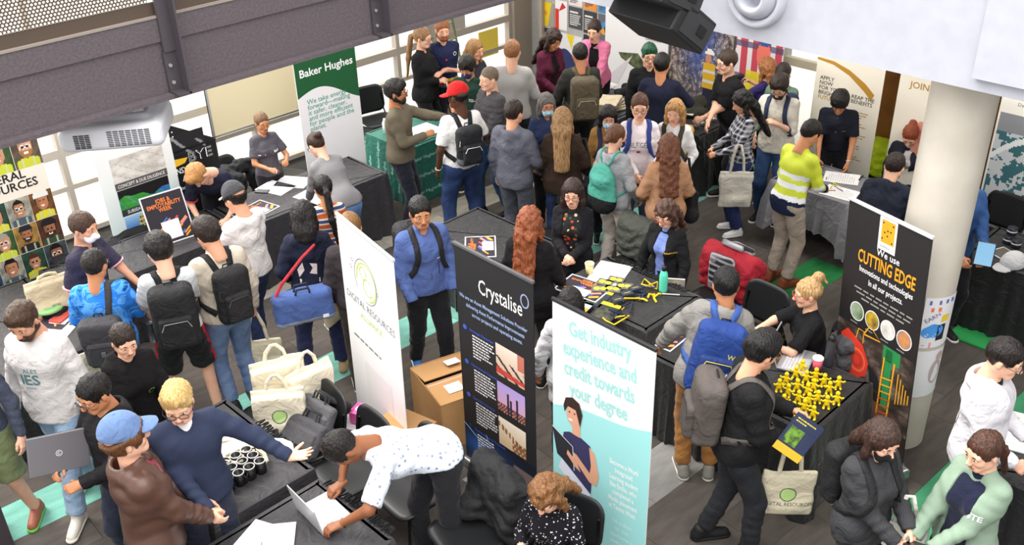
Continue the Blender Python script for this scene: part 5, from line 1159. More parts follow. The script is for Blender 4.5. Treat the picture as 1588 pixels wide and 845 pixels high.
pr('seatedblonde', 1254, 433, 1.68, -72, 'seated woman with a blonde top knot reaching over the table', fem=1, skin='fair', hair='topbun', hairc='a87a50', hairc2='e0c088', glasses='c04a44', top='polo', sleeve=.9, tcol='18181a', sit=1, bcol='141416', R=(.0, .56, .86), L=(-.14, .5, .86), hp=10, lean=12, poleR=(1, -.2, -.3), bw=1.1)
pr('blackpack', 1192, 515, 1.8, 104, 'man in a black jacket holding brochures and a tote bag', skin='light', hair='crop', hairc='131011', glasses='b08a5a', top='jacket', tcol='1c1c1e', denim=1, bcol='26282e', bcol2='1b1d22', hem=.88, R=(.08, .3, 1.04), L=(-.06, .36, 1.14), handR='grip', handL='hold', hp=22, lean=6, hy=25, shoec='121214', solec='0c0c0e', lacec='141414', feet='step', bw=1.04)
pr('whitehood2', 1572, 530, 1.78, 84, 'man in a white printed hoodie at the right edge', skin='fair', hair='short', hairc='1c1412', glasses=1, top='hoodie', hood=1, tcol='e3e1e8', bcol='1c1c24', L=(-.1, .26, 1.05), R=(.12, .24, 1.0), hem=.86, hp=16, bw=1.06, inner='141414')
pr('scarf', 1378, 660, 1.64, 48, 'woman in a charcoal coat, grey scarf and black face mask', fem=1, skin='fair', hair='bob', hairc='2c1d18', hairc2='4a3228', mask='131316', top='coat', tcol='3d3d40', hem=.84, bcol='141416', R=(.0, .3, 1.02), L=(-.12, .28, 1.05), handR='hold', handL='hold', hp=18, bw=1.06)
pr('gte', 1528, 674, 1.68, -32, 'woman in a navy polo and sage cardigan at the lower right', fem=1, skin='fair', hair='lowpony', hairc='33211b', hairc2='5a3626', top='blazer', tcol='8ea390', tkind='knit', tcol2='7f9482', inner='1c2038', open=.035, hem=.8, bcol='16161c', R=(.12, .32, .98), L=(.0, .34, .98), handR='hold', handL='hold', hp=16, hy=-8, bw=1.12)
pr('whiteblouse', 885, 448, 1.6, 168, 'person in a loose white blouse and tan boots behind the banners', fem=1, skin='tan', hair='bob', hairc='14100f', top='coat', tcol='e9e9ec', hem=.72, bcol='17171b', shoe='boot', shoec='b98a50', solec='8a6030', lacec='6a4a28', feet='stand', L=(-.3, .05, .85))
# ================================================================== roll-up banners
def wavyedge(Pn, x0, x1, yf, y0, m, l=1, n=20, name='print'):
    xs = np.linspace(x0, x1, n); return Pn.poly([(x0, y0), (x1, y0)]+[(x, yf(x)) for x in xs[::-1]] if y0 < yf(x0) else [(x, yf(x)) for x in xs]+[(x1, y0), (x0, y0)], m, l, name)
b = rollup((5.67, 9.2), (6.5, 9.2), 2.12, 'green and white energy company banner behind the long table', face='efedf0')
gm = plain('1d5a34', .5); wavyedge(b, 0, .83, lambda x: 1.33+.11*math.sin((x+.05)*4.2)+.0*x if False else 1.50+.10*math.sin(x*5.2-.1)-.12*x, 2.12, gm)
b.text('Baker Hughes', .055, 1.72, .125, plain('f4f4f4'), bold=.02, width=.72)
b.poly([(.3, 1.93), (.52, 1.93), (.62, 2.03), (.6, 2.05), (.36, 1.98), (.3, 1.98)], plain('3fbf8a'), 2, 'emblem'); b.stroke([(.22, 2.05), (.2, 1.95), (.25, 1.9), (.29, 1.98)], .01, plain('9ab8a8'), 2, 'emblem')
b.text('We take energy\nforward—making\nit safer, cleaner,\nand more efficient\nfor people and the\nplanet.', .11, 1.40, .082, plain('3d9c84'), bold=.005, gap=.78, width=.62)
# subsea banner
b = rollup((3.31, 9.15), (4.1, 9.15), 2.05, 'blue seabed engineering banner behind the long table', face='eef0f0')
b.pic(0, .0, .79, 1.35, lambda X, Y: mixn(mixn(H('f2f2ef')*np.ones(X.shape+(3,)), H('3aa8b8'), np.clip((1.0-Y*1.15), 0, 1)*(.35+.65*X)), H('d8eef2'), fbm(X*3, Y*9+X*4, 3, 2)*.35), 24, 48, 1)
b.pic(.135, 1.24, .69, 1.505, lambda X, Y: mixn(mixn(H('b8b2aa')*np.ones(X.shape+(3,)), H('e8e4de'), fbm(X, Y, 7, 5)), H('8a8078'), (np.abs(np.sin(9*X+7*Y)) < .06)*.6), 50, 30, 2)
b.rect(.135, 1.17, .69, 1.245, plain('5a5654'), 3); b.text('CONCEPT & DUE DILIGENCE', .412, 1.19, .05, plain('f0f0f0'), 4, align='CENTER', width=.5, bold=.01)
def seabed(X, Y):
    c = H('16161a')*np.ones(X.shape+(3,)); t = .62+.1*np.sin(X*7)+.05*np.sin(17*X); m = (Y < t)
    g = mixn(mixn(H('2f8a3a')*np.ones(X.shape+(3,)), H('2c62c8'), np.clip((X-.35)*3+fbm(X, Y, 5, 3)-.5, 0, 1)), H('6fd04a'), fbm(X*2, Y*2, 6, 9)*.5)
    g = mixn(g, H('5a9ae8'), (np.abs(np.sin(5*Y+8*X+2*np.sin(5*X))) < .18)*.5); return mixn(c, g, m*1.)
b.pic(.14, .9, .685, 1.165, seabed, 60, 36, 2); b.rect(.14, .885, .685, .955, plain('33363c'), 3); b.text('SUBSEA SYSTEM DESIGN', .42, .905, .05, plain('f0f0f0'), 4, align='CENTER', width=.44, bold=.01)
def rov(X, Y):
    c = mixn(H('3f7fd0')*np.ones(X.shape+(3,)), H('a8ccf0'), np.clip((Y-.5)*2, 0, 1)); c = mixn(c, mixn(H('1d4f9a')*np.ones(X.shape+(3,)), H('3f78c0'), fbm(X*2, Y*7, 7, 4)), (Y < .5)*1.)
    body = (np.abs(X-.42-.1*(Y-.5)) < .16) & (Y > .12) & (Y < .92); c = mixn(c, H('e8c42a'), body*((np.sin(X*60)*np.sin(Y*45) > -.3) & (Y > .38))*1.); c = mixn(c, H('17171a'), body*((Y < .38) | (np.abs(np.sin(X*38)*np.sin(Y*22)) < .16))*1.); return c
b.pic(.15, .55, .66, .87, rov, 60, 40, 2); b.rect(.15, .5, .66, .56, plain('1a2a44'), 3); b.text('OPERATIONS SUPPORT', .42, .515, .045, plain('f0f0f0'), 4, align='CENTER', width=.4, bold=.01)
# photo collage banner
b = rollup((2.0, 9.2), (2.87, 9.2), 2.0, 'banner with a collage of worker portraits at the left edge', face='efe6d8')
b.text('MINERAL', .20, 1.575, .115, plain('2a2424'), bold=.02, width=.48); b.text('RESOURCES', .17, 1.475, .115, plain('2a2424'), bold=.02, width=.60)
PT = [('4a6a3a', 'c9d43a', 'c98f70', None, '9a9a90', None), ('1c1614', '1a1616', '6a4430', None, '15100e', None), ('8a5a34', 'd8d23a', 'b87a58', 'e8e8e4', '2a1a14', None), ('2f5a4a', 'd9d436', 'c08a68', None, '4a2c1c', None), ('3a6a8a', '2a2c44', '8a5a3c', 'e9e6e2', '1a1210', '1c1411'),
      ('7a6a5a', 'c8cc3a', 'd29a78', '2f6ab8', '5a3a24', '9a6a3a'), ('c89a4a', '20222c', 'a86e4c', '1c2430', '1a1210', '2a1c14'), ('5a4a3a', 'd8d43a', 'c88a64', 'e4e2dc', '5a3a20', 'a8703c'), ('4c5a64', 'c9cc34', '9a6244', None, '15110f', '1a120f'), ('c8c4b4', '4a5a6a', 'b8805e', None, '17120f', None), ('9aa4a8', 'd4d83a', 'd8a488', 'f0eee8', '3a2a1c', None), ('6a3f2a', '3a4a3a', 'a06a4a', '1a1a1c', '1a1210', '2a1c14')]
tl = [(.37, 1.66, .62, 1.98), (.625, 1.66, .87, 1.98)]
for r in range(5):
    for c_ in range(4): tl.append((.01+.215*c_+.0, 1.13-.275*r, .01+.215*c_+.212, 1.13-.275*r+.27))
for q, (x0, y0, x1, y1) in enumerate(tl):
    k = PT[(q*5+q//4) % 12]; b.pic(x0, y0, x1, y1, portrait(k[0], k[1], k[2], k[3], k[4], cy=.55+.04*(q % 3), r=.24+.03*(q % 2), glasses=q % 3 == 1, beard=k[5]), 24, 28, 1+q % 2, 'portrait_photo')
# sponsors banner (slanted top)
b = rollup((4.08, 9.22), (4.62, 9.22), 1.34, 'black sponsor banner with white logos beside the seabed banner', face='151517', rail='151517')
b.poly([(0, 1.34), (.54, 1.34), (.54, 1.36), (.04, 1.66), (0, 1.66)], plain('151517'), 1); 
b.pic(.03, 1.3, .42, 1.52, lambda X, Y: mixn(H('1c1c1f')*np.ones(X.shape+(3,)), H('a8a8ac'), (np.abs(np.sin(6*X+3*Y)) < .3)*(Y < 1-.6*X)*.8), 26, 20, 2)
b.poly([(.02, 1.27), (.2, 1.25), (.16, 1.2), (.02, 1.18)], plain('e8b82c'), 2)
for k in range(4): b.disc(.04+.045*(k % 2), 1.56-.05*(k//2), .008, plain('e8e8e8'), 3)
wm = plain('f2f2f2')
b.text('BYE', .2, 1.19, .15, wm, bold=.012, width=.27, name='logo_letters'); b.text('BYE', .2, 1.19, .15, plain('151517'), 3, bold=-.012, width=.27, name='logo_letters')
b.text('ANSYS', -.0, 1.1, .09, wm, bold=.005, width=.2); b.text('ARCH', .1, 1.01, .085, wm, bold=.025, width=.21); b.text('nologies', .06, .92, .06, wm, width=.2)
b.ring(.39, .99, .055, .006, wm, name='emblem'); [b.stroke([(.39+.075*math.cos(t), .99+.075*math.sin(t)), (.39-.075*math.cos(t), .99-.075*math.sin(t))], .005, wm, 3, 'emblem') for t in np.radians([0, 45, 90, 135])]
# digital banner
b = rollup((3.69, 5.73), (3.55, 4.89), 2.0, 'white banner with a green line emblem standing behind the chairs', face='f4f2f3'); b.E.rotation_euler[1] = .03
gr = plain('7a7c80'); lg = plain('b9d24a')
b.ring(.39, 1.6, .17, .007, gr, ry=.185, a0=-100, a1=215, name='emblem'); b.ring(.4, 1.6, .145, .012, lg, ry=.155, a0=-80, a1=190, name='emblem'); b.ring(.36, 1.665, .05, .01, lg, a0=-20, a1=300, name='emblem'); b.ring(.42, 1.56, .07, .01, lg, a0=60, a1=330, name='emblem')
for x, y in ((.2, 1.71), (.17, 1.64), (.57, 1.58)): b.ring(x, y, .014, .005, gr, name='emblem', l=3)
b.text('DIGITAL RESOURCES', .42, 1.325, .09, gr, align='CENTER', width=.74); b.text('ALLIANCE', .42, 1.22, .07, lg, align='CENTER', width=.34)
b.lines(.1, .98, .68, 1, .03, gr, .018); b.rect(.24, .38, .66, .8, plain('ebe9ea'), 1, 'blank_square')
b.text('with us!', .62, .2, .1, gr, align='CENTER', width=.34)
# crystalise banner
b = rollup((3.98, 4.70), (3.96, 3.91), 2.0, 'black software company banner with photographs and fine print', face='242426', rail='5a5a5c')
b.text('Crystalise', .24, 1.7, .17, wm, bold=.006, width=.44); b.ring(.71, 1.83, .036, .011, plain('9aa4c8'), ry=.05, name='emblem')
bt = plain('a8c0ea')
b.text('We are an Asset Management Solutions Provider', .38, 1.59, .045, bt, align='CENTER', width=.7, bold=.01); b.text('delivering Asset Performance Improvements', .4, 1.53, .045, bt, align='CENTER', width=.6, bold=.01); b.text('across projects and operating assets.', .42, 1.47, .045, bt, align='CENTER', width=.52, bold=.01)
bb = plain('3f62c8'); z_ = 1.33
for q, (t, n) in enumerate((('Strategic Expertise', 8), ('Operational Support', 8), ('Specialist Services', 8), ('Technologies & Products', 7))):
    b.text(t, .12, z_, .034, bb, bold=.01); b.disc(.07, z_+.01, .022, bb, name='emblem', n=7); b.lines(.15, z_-.035, .24, n, .026, wm, .012, seed=q); z_ -= .305
def hoses(X, Y): c = mixn(H('c8a890')*np.ones(X.shape+(3,)), H('e8d8c8'), Y); c = mixn(c, H('2a2624'), ((np.abs(np.sin(9*(X*.7+Y*1.1)+2*X)) < .5) & (Y < .62-.2*X))*.9); c = mixn(c, H('c03a34'), ((Y < .22-.1*X+.05) & (Y > .05))*.9); return mixn(c, H('b04a3a'), ((X > .75) & (Y > .5))*.7)
def plant(X, Y):
    c = mixn(H('e0a8b8')*np.ones(X.shape+(3,)), H('a898d8'), Y); c = mixn(c, H('6a3a4a'), (Y < .28)*1.); c = mixn(c, H('f0c070'), ((Y < .28) & (np.sin(60*X)*np.sin(47*Y) > .6))*1.)
    for x, h in ((.38, .75), (.48, .55), (.72, .7)): c = mixn(c, H('34283c'), ((np.abs(X-x) < .035) & (Y < h))*1.)
    return c
def rig(X, Y): c = mixn(H('d8b890')*np.ones(X.shape+(3,)), H('f0e4d4'), Y); c = mixn(c, H('8a5a34'), ((np.abs(Y-(.75-.55*X)) < .09)*(np.sin(50*X) > -.2))*.9); return mixn(c, H('7a4a2c'), ((X > .5) & (Y < .4) & (np.sin(45*X)*np.sin(30*Y) > -.4))*.8)
b.pic(.4, 1.09, .69, 1.36, hoses, 34, 34, 1); b.pic(.4, .77, .69, 1.03, plant, 40, 34, 1); b.pic(.4, .45, .69, .71, rig, 34, 34, 1)
b.pic(.0, .08, .79, .44, lambda X, Y: mixn(mixn(H('101828')*np.ones(X.shape+(3,)), H('2f6ac0'), np.exp(-((X-.3)**2+(Y-.5)**2)*9)), H('c8a088'), ((X > .5+.3*Y) & (Y < .7))*.55), 40, 20, 1)
b.stroke([(.0, .43), (.35, .25), (.6, .1)], .006, plain('a8d8ff'), 2); b.stroke([(.25, .44), (.35, .25), (.2, .1)], .005, plain('a8d8ff'), 3); b.text('Y.COM.AU', .5, .14, .05, wm, 4, bold=.01)
# degree banner
b = rollup((3.9, 3.68), (3.89, 2.85), 2.0, 'white and aqua work-integrated degree banner with a printed woman', face='f3eff1', rail='2a2a2c')
aq = plain('9edcdc', .5); wavyedge(b, 0, .83, lambda x: 1.18+.235*x/.83+.02*math.sin(6.0*x/.83), .08, aq)
am = plain('9ed6d2', .5)
for q, (t, y, w) in enumerate((('Get industry', 1.83, .46), ('experience and', 1.675, .56), ('credit towards', 1.52, .53), ('your degree', 1.365, .44))): b.text(t, .40+.0*q, y, .15, am, align='CENTER', sx=.66, bold=.028, rot=.10)
for q, t in enumerate(('Become a Work', 'Integrated', 'Learning student', 'like Emilia, who', 'completed a', 'Media placement', 'at Tennis West.')): b.text(t, .63, .99-.062*q, .058, wm, align='CENTER', bold=.014, sx=.62, rot=.1)
for q, t in enumerate(('Ask us about', 'our other', 'opportunities at', 'ecuwa.com/wil', 'to find out')): b.text(t, .63, .50-.062*q, .05, plain('d8f0f0'), align='CENTER', sx=.62, bold=.012 if q == 3 else 0, rot=.1)
b.O = b.O-b.ex*.06-b.ey*.10; sk_, dk_, nv = plain('d9a184'), plain('232024'), plain('37355a')
b.poly([(.12, .62), (.14, .3), (.17, .12), (.25, .12), (.25, .5), (.28, .5), (.33, .12), (.40, .12), (.40, .62)], plain('1f1e22'), 2, 'printed_figure')
b.poly([(.11, .76), (.40, .6), (.41, .72), (.14, .86)], plain('d8dcea'), 3, 'printed_figure'); b.poly([(.13, .87), (.41, .70), (.43, .98), (.40, 1.11), (.30, 1.14), (.21, 1.13), (.16, 1.1)], nv, 4, 'printed_figure')
b.poly([(.39, 1.1), (.44, 1.07), (.48, .9), (.46, .8), (.4, .8), (.25, .93), (.24, .98), (.28, .97), (.4, .88), (.41, .95)], sk_, 5, 'printed_figure'); b.poly([(.24, 1.13), (.31, 1.13), (.31, 1.24), (.24, 1.22)], sk_, 5, 'printed_figure')
b.disc(.245, 1.28, .058, sk_, 6, ry=.085, name='printed_figure'); b.poly([(.16, 1.33), (.18, 1.4), (.24, 1.43), (.3, 1.41), (.33, 1.33), (.31, 1.22), (.29, 1.28), (.27, 1.34), (.2, 1.34), (.17, 1.28)], plain('35241f'), 7, 'printed_figure')
b.disc(.225, 1.24, .02, wm, 8, ry=.008, name='printed_figure'); b.disc(.215, 1.3, .007, dk_, 8, name='printed_figure'); b.disc(.26, 1.305, .007, dk_, 8, name='printed_figure')
b.poly([(.055, 1.1), (.1, .88), (.26, .82), (.245, 1.02)], plain('2a2a30'), 6, 'printed_figure'); b.stroke([(.055, 1.1), (.245, 1.02), (.26, .82)], .008, plain('c8ccd2'), 7, 'printed_figure'); b.poly([(.2, .97), (.29, .9), (.32, .84), (.27, .86), (.19, .93)], sk_, 8, 'printed_figure')
# cutting edge banner leaning at the column
b = rollup((6.45, 3.04), (6.12, 2.26), 2.0, 'black and orange banner with mining machinery at the concrete column', face='232123', rail='c9cbcd')
_c = np.array([6.285, 2.65]); _ex = np.array([6.12-6.45, 2.26-3.04]); _ex /= np.linalg.norm(_ex); b.E.rotation_euler[1] = -.085; b.E.location = (_c[0]+_ex[0]*.17, _c[1]+_ex[1]*.17, .04)
b.rect(.34, 1.74, .52, 2.0, wm, 1); b.rect(.365, 1.8, .5, 1.975, plain('f0a020'), 2, 'emblem')
for x, y in ((.38, 1.95), (.48, 1.95), (.38, 1.83), (.48, 1.82), (.43, 1.9), (.43, 1.86), (.4, 1.88), (.46, 1.9)): b.disc(x, y, .008, dk_, 3, name='emblem', n=8)
b.text('BARMINCO', .43, 1.76, .03, gr, 3, align='CENTER', width=.13)
b.text('We use', .46, 1.685, .075, wm, align='CENTER', bold=.008); b.text('CUTTING EDGE', .45, 1.565, .14, plain('f0a020'), align='CENTER', width=.6, bold=.02)
b.text('Innovations and technologies', .46, 1.49, .065, wm, align='CENTER', width=.56, bold=.012); b.text('In all our projects.', .47, 1.41, .065, wm, align='CENTER', width=.36, bold=.012); b.lines(.13, 1.34, .66, 3, .035, plain('9a9894'), .012, align='CENTER')
for q, (x, c1, c2) in enumerate(((.2, '5a7a4a', 'a8b8a0'), (.37, '3a3634', 'd8b42a'), (.54, 'b8b4b0', 'f0eeea'), (.71, '4a6a9a', 'e0942a'))):
    b.disc(x, 1.15, .078, wm, 1); 
    b.poly([(x+.07*math.cos(t), 1.15+.07*math.sin(t)) for t in np.linspace(0, 2*math.pi, 24, endpoint=False)], mat('print', c1, .5, kind='speckle', col2=c2, scale=9), 2, 'picture'); b.lines(x-.06, 1.045, .12, 1, .02, plain('9a9894'), .01)
def cave(X, Y): c = mixn(H('2a211e')*np.ones(X.shape+(3,)), H('7a6a60'), fbm(X*2, Y*3, 5, 8)**2*(Y > .3)); return mixn(c, H('8a5a44'), np.exp(-((X-.55-.3*(.5-Y))**2)*30)*(Y < .45)*.9)
b.pic(0, .09, .847, 1.02, cave, 50, 56, 0.5)
rd, gn_, yl = plain('e2402e', .4), plain('2f8a4e', .4), plain('e8a82c', .4)
b.poly([(.05, .9), (.12, .97), (.3, .9), (.38, .78), (.36, .66), (.2, .55), (.08, .6)], rd, 2, 'printed_machine')
for r_ in (.05, .09): b.ring(.25, .75, r_, .02, plain('b83a2a') if r_ < .06 else plain('f06a4a'), 3, name='printed_machine')
b.poly([(.38, .78), (.5, .72), (.52, .6), (.42, .6)], dk_, 3, 'printed_machine'); b.rect(.55, .5, .62, 1.0, gn_, 3, 'printed_machine'); b.rect(.52, .9, .7, 1.02, gn_, 3, 'printed_machine')
for x in (.52, .63): b.stroke([(x, .42), (x+.02, .92)], .016, yl, 4, 'printed_machine')
for q in range(6): b.stroke([(.52, .44+.06*q), (.64, .47+.06*q)], .012, yl if q > 2 else plain('c8562c'), 5, 'printed_machine')
for q in range(5): b.stroke([(.7+.03*q, .6+.015*q), (.7+.03*q, .86-.03*q)], .01, yl, 4, 'printed_machine')
b.stroke([(.3, 1.0), (.36, 1.1), (.48, 1.02), (.3, 1.0)], .014, yl, 4, 'printed_machine'); b.stroke([(.22, .93), (.24, 1.02), (.3, 1.02), (.3, .92)], .01, yl, 4, 'printed_machine')
# gold banners
b = rollup((9.98, 5.33), (9.98, 4.53), 2.12, 'cream and gold recruitment banner behind the grey table', face='f0e9da'); b.O[2] -= .16; gd, dt = mat('gold', 'b98a34', .45), plain('3a3634')
b.text('BRIGHTER', .07, 1.95, .085, gd, bold=.01, width=.36)
b.poly([(0, 1.90), (.2, 1.89), (.4, 1.83), (.6, 1.72), (.72, 1.62), (.69, 1.55), (.6, 1.63), (.4, 1.77), (.2, 1.85), (0, 1.875)][::-1], gd, 2, 'brush_stroke')
for q, t in enumerate(('APPLY', 'NOW', 'FOR YOUR', 'BRIGHT', 'FUTURE')): b.text(t, .06, 1.66-.056*q, .062, dt if q < 3 else gd if q == 4 else dt, bold=.01)
b.text('REAP THE\nBENEFITS', .46, 1.53, .062, dt, bold=.01, gap=.85)
for q in range(5): b.lines(.42, 1.38-.13*q, .28, 3, .03, gd, .01, seed=q)
b = rollup((9.98, 4.36), (9.98, 3.56), 2.12, 'second cream banner beginning JOIN, half behind the column', face='f0e9da')
b.O[2] -= .16; b.text('JOIN', .12, 1.8, .1, gd, bold=.01); b.pic(.1, 1.05, .6, 1.5, lambda X, Y: mixn(H('f0e9da')*np.ones(X.shape+(3,)), mixn(H('e8a08a')*np.ones(X.shape+(3,)), H('c85a4a'), fbm(X, Y, 8, 3)), (((X-.5)/.42)**2+((Y-.5)/.42)**2 < 1)*.9), 24, 24, 1)
wp = tag(obj_vf('wood_panel', bx(10.3, 10.34, 3.3, 4.9, 0, 2.1), mat('wood', 'a8722e', .4, kind='leather', col2='6a3f14'), None), 'golden brown timber panel between the two cream banners', 'panel')
# banner with infrastructure photos, right edge
b = rollup((9.9, 3.28), (9.9, 2.4), 2.15, 'banner of aerial infrastructure photographs at the right edge', face='f0ece2')
b.text('Design', .16, 1.73, .05, plain('6a6a6a')); b.pic(.02, .75, .88, 1.62, lambda X, Y: mixn(mixn(H('3a6a72')*np.ones(X.shape+(3,)), H('c8ccd0'), (fbm(X*2, Y*2, 7, 6) > .55)*1.), H('e8eaec'), (np.abs(Y-.5-.3*np.sin(3*X)) < .04)*1.+(np.abs(Y-.85) < .02)), 50, 50, 1)
b.pic(.02, 1.45, .88, 1.64, lambda X, Y: mixn(H('8a8c90')*np.ones(X.shape+(3,)), H('2c2e32'), (np.abs(np.sin(25*X)) < .2)*1.*(Y > .4)), 40, 14, 2)
# miners and shelves fabric walls
def minebg(X, Y):
    c = mixn(H('4a3e3c')*np.ones(X.shape+(3,)), H('b8a898'), (fbm(X*4, Y*5, 11, 2, 5)**2.2)*1.5); c = mixn(c, H('3a5ab8'), np.exp(-((X-.5)**2+(Y-.62)**2)*12)*.75); c = mixn(c, H('c8b8a8'), (fbm(X*4, Y*4, 14, 7) > .86)*.8); return c
def miner(X, Y):
    c = minebg(X, Y); m = (np.abs(X-.66) < .1) & (Y > .30) & (Y < .48); c = mixn(c, H('dcae2c'), m*1.); c = mixn(c, H('d8d8d4'), (m & ((np.abs(Y-.42) < .012) | (np.abs(Y-.35) < .012)))*1.); c = mixn(c, H('252a3c'), ((np.abs(X-.66) < .08) & (Y > .14) & (Y < .30))*1.)
    c = mixn(c, H('c98a6c'), ((X-.64)**2/.0022+(Y-.51)**2/.0012 < 1)*1.); return mixn(c, H('f0eee6'), (((X-.65)**2/.005+(Y-.55)**2/.0009 < 1) & (Y > .535))*1.)
def board(y0, y1, z0, z1, label, fn=None, face='e9e9ea', nx=60, ny=60, u=10.6):
    E = empty('display_panel', (u, (y0+y1)/2, 0), -math.pi/2, label, 'display board'); w = y0-y1; obj_vf('board', boxvf((0, .012, (z0+z1)/2), (w/2, .01, (z1-z0)/2)), plain(face, .6), E)
    for s in (-1, 1): obj_vf('leg', tube([(s*(w/2-.03), .04, 0), (s*(w/2-.03), .04, z1)], .012, 6), M_STEEL, E, True)
    P_ = Panel(E, (-w/2, 0, 0), (1, 0, 0), (0, 0, 1)); P_.w = w
    if fn: P_.pic(0, z0, w, z1, fn, nx, ny, 1)
    return P_
board(7.8, 6.85, .2, 2.1, 'large rock face photograph panel with a miner in yellow', miner, nx=66, ny=100)
def shelves(X, Y): c = mixn(H('c84a5a')*np.ones(X.shape+(3,)), H('e8e0e4'), (np.sin(26*X)*np.sin(2*Y+1) > .2)*1.); c = mixn(c, H('4a4a6a'), (np.abs(np.sin(14*Y)) < .3)*.7); c = mixn(c, H('f07a6a'), ((X-.6)**2/.02+(Y-.62)**2/.008 < 1)*1.); c = mixn(c, H('3a5a9a'), (((X-.6)**2/.02+(Y-.72)**2/.002 < 1))*1.); return mixn(c, H('e8d82c'), ((np.abs(X-.55) < .3) & (Y < .5))*.9)
board(6.8, 6.12, .2, 2.1, 'panel printed with red shelving and a worker in yellow', shelves, nx=50, ny=100)
q_ = board(8.95, 7.85, .2, 1.75, 'white display panel with a slanted photograph beside the loudspeaker', None); q_.text('Environment', .72, 1.22, .05, plain('5a5a5c')); q_.poly([(.25, .95), (.6, 1.0), (.78, .82), (.7, .72), (.3, .88)], mat('print', '6a7a4a', .5, kind='speckle', col2='3a3a34', scale=14), 1); q_.poly([(0, .5), (.5, .95), (.2, .4)], plain('d8d4da'), 2)
# flyers on the grey wall
FL = [(10.62, 10.30, .9, 1.27, 'f2d21e', 'yellow flyer'), (10.27, 10.03, .9, 1.34, 'f0eef0', 'white flyer with a red block'), (10.0, 9.73, .97, 1.29, '4a4a4e', 'dark grey flyer with white print'), (9.7, 9.45, .95, 1.28, '3c3c40', 'dark flyer with small coloured lines'), (9.42, 9.15, .9, 1.28, '6a6a78', 'grey flyer with coloured circles'), (10.6, 10.3, .4, .87, '35363c', 'black and white text flyer'),
      (10.25, 9.73, .3, .86, 'e6e6ea', 'pale flyer with a navy wave'), (9.7, 9.45, .4, .92, '2c2e34', 'dark flyer low on the wall'), (10.0, 9.73, 1.31, 1.6, 'e8e0e0', 'white and red flyer'), (9.7, 9.45, 1.3, 1.55, 'f0983a', 'orange flyer'), (9.42, 9.15, 1.3, 1.6, '4a8ac0', 'blue flyer'), (9.42, 9.15, .45, .86, 'd8dce0', 'white flyer half hidden')]
for q, (y0, y1, z0, z1, c_, lb) in enumerate(FL):
    E = empty('flyer', (10.994, (y0+y1)/2, (z0+z1)/2), -math.pi/2, lb+' pinned to the grey back wall', 'flyer', 'flyers on the back wall'); w, h = (y0-y1), z1-z0
    obj_vf('paper', boxvf((0, 0, 0), (w/2, .002, h/2)), plain(c_, .6), E); P_ = Panel(E, (-w/2, -.003, -h/2), (1, 0, 0), (0, 0, 1))
    dkb = sum(H(c_)) < 1.4; lm = plain('e8e8e8' if dkb else '55555a')
    if q == 0: P_.poly([(w*.6, 0), (w, 0), (w, h), (w*.85, h)], plain('a8a49a')); P_.disc(w*.45, h*.55, .04, plain('e8a030'), n=7)
    elif q == 1: P_.rect(0, 0, w*.3, h*.7, plain('e0342c')); P_.poly([(w*.3, h*.62), (w*.9, h*.8), (w*.6, h*.95)], plain('c83028'))
    elif q == 4: [P_.disc(w*x, h*y, .05, plain(cc)) for x, y, cc in ((.45, .6, '3a9ad8'), (.62, .45, 'e8484a'), (.4, .35, 'e8a83a'))]
    elif q == 6: wavyedge(P_, 0, w, lambda x: h*.4+.1*math.sin(x*9), 0, plain('2f3a6a')); P_.poly([(w*.4, h), (w*.7, h), (w*.6, h*.6)], plain('f2d21e'))
    else: P_.rect(w*.1, h*.72, w*.7, h*.8, lm); P_.lines(w*.1, h*.6, w*.8, 6, h*.09, lm, .016, seed=q)
al = empty('fire_call_point', (10.985, 10.84, .96), -math.pi/2, 'small red fire call point by the corner post', 'alarm'); bevel(obj_vf('case', boxvf((0, 0, 0), (.045, .02, .045)), plain('d8201c', .4), al)); obj_vf('window', boxvf((0, -.021, 0), (.022, .002, .015)), plain('f0f0f0'), al)
wb = empty('whiteboard', (6.38, 10.7, 1.34), 0, 'cream whiteboard standing in front of the window wall', 'whiteboard'); obj_vf('board', boxvf((0, 0, 0), (1.02, .01, .6)), mat('board', 'd8cba8', .35), wb)
for z in (-.6, .6): obj_vf('frame_rail', boxvf((0, 0, z), (1.04, .018, .012)), mat('alu', 'a9abad', .35, .8), wb)
for x in (-1.03, 1.03): obj_vf('frame_rail', boxvf((x, 0, 0), (.012, .018, .6)), mat('alu', 'a9abad', .35, .8), wb); obj_vf('stand_leg', boxvf((x, .0, -.65), (.012, .012, .69)), mat('alu', 'a9abad', .35, .8), wb)
for x in (-1.03, 1.03): obj_vf('stand_foot', boxvf((x, .0, -1.325), (.02, .25, .012)), mat('alu', 'a9abad', .35, .8), wb)
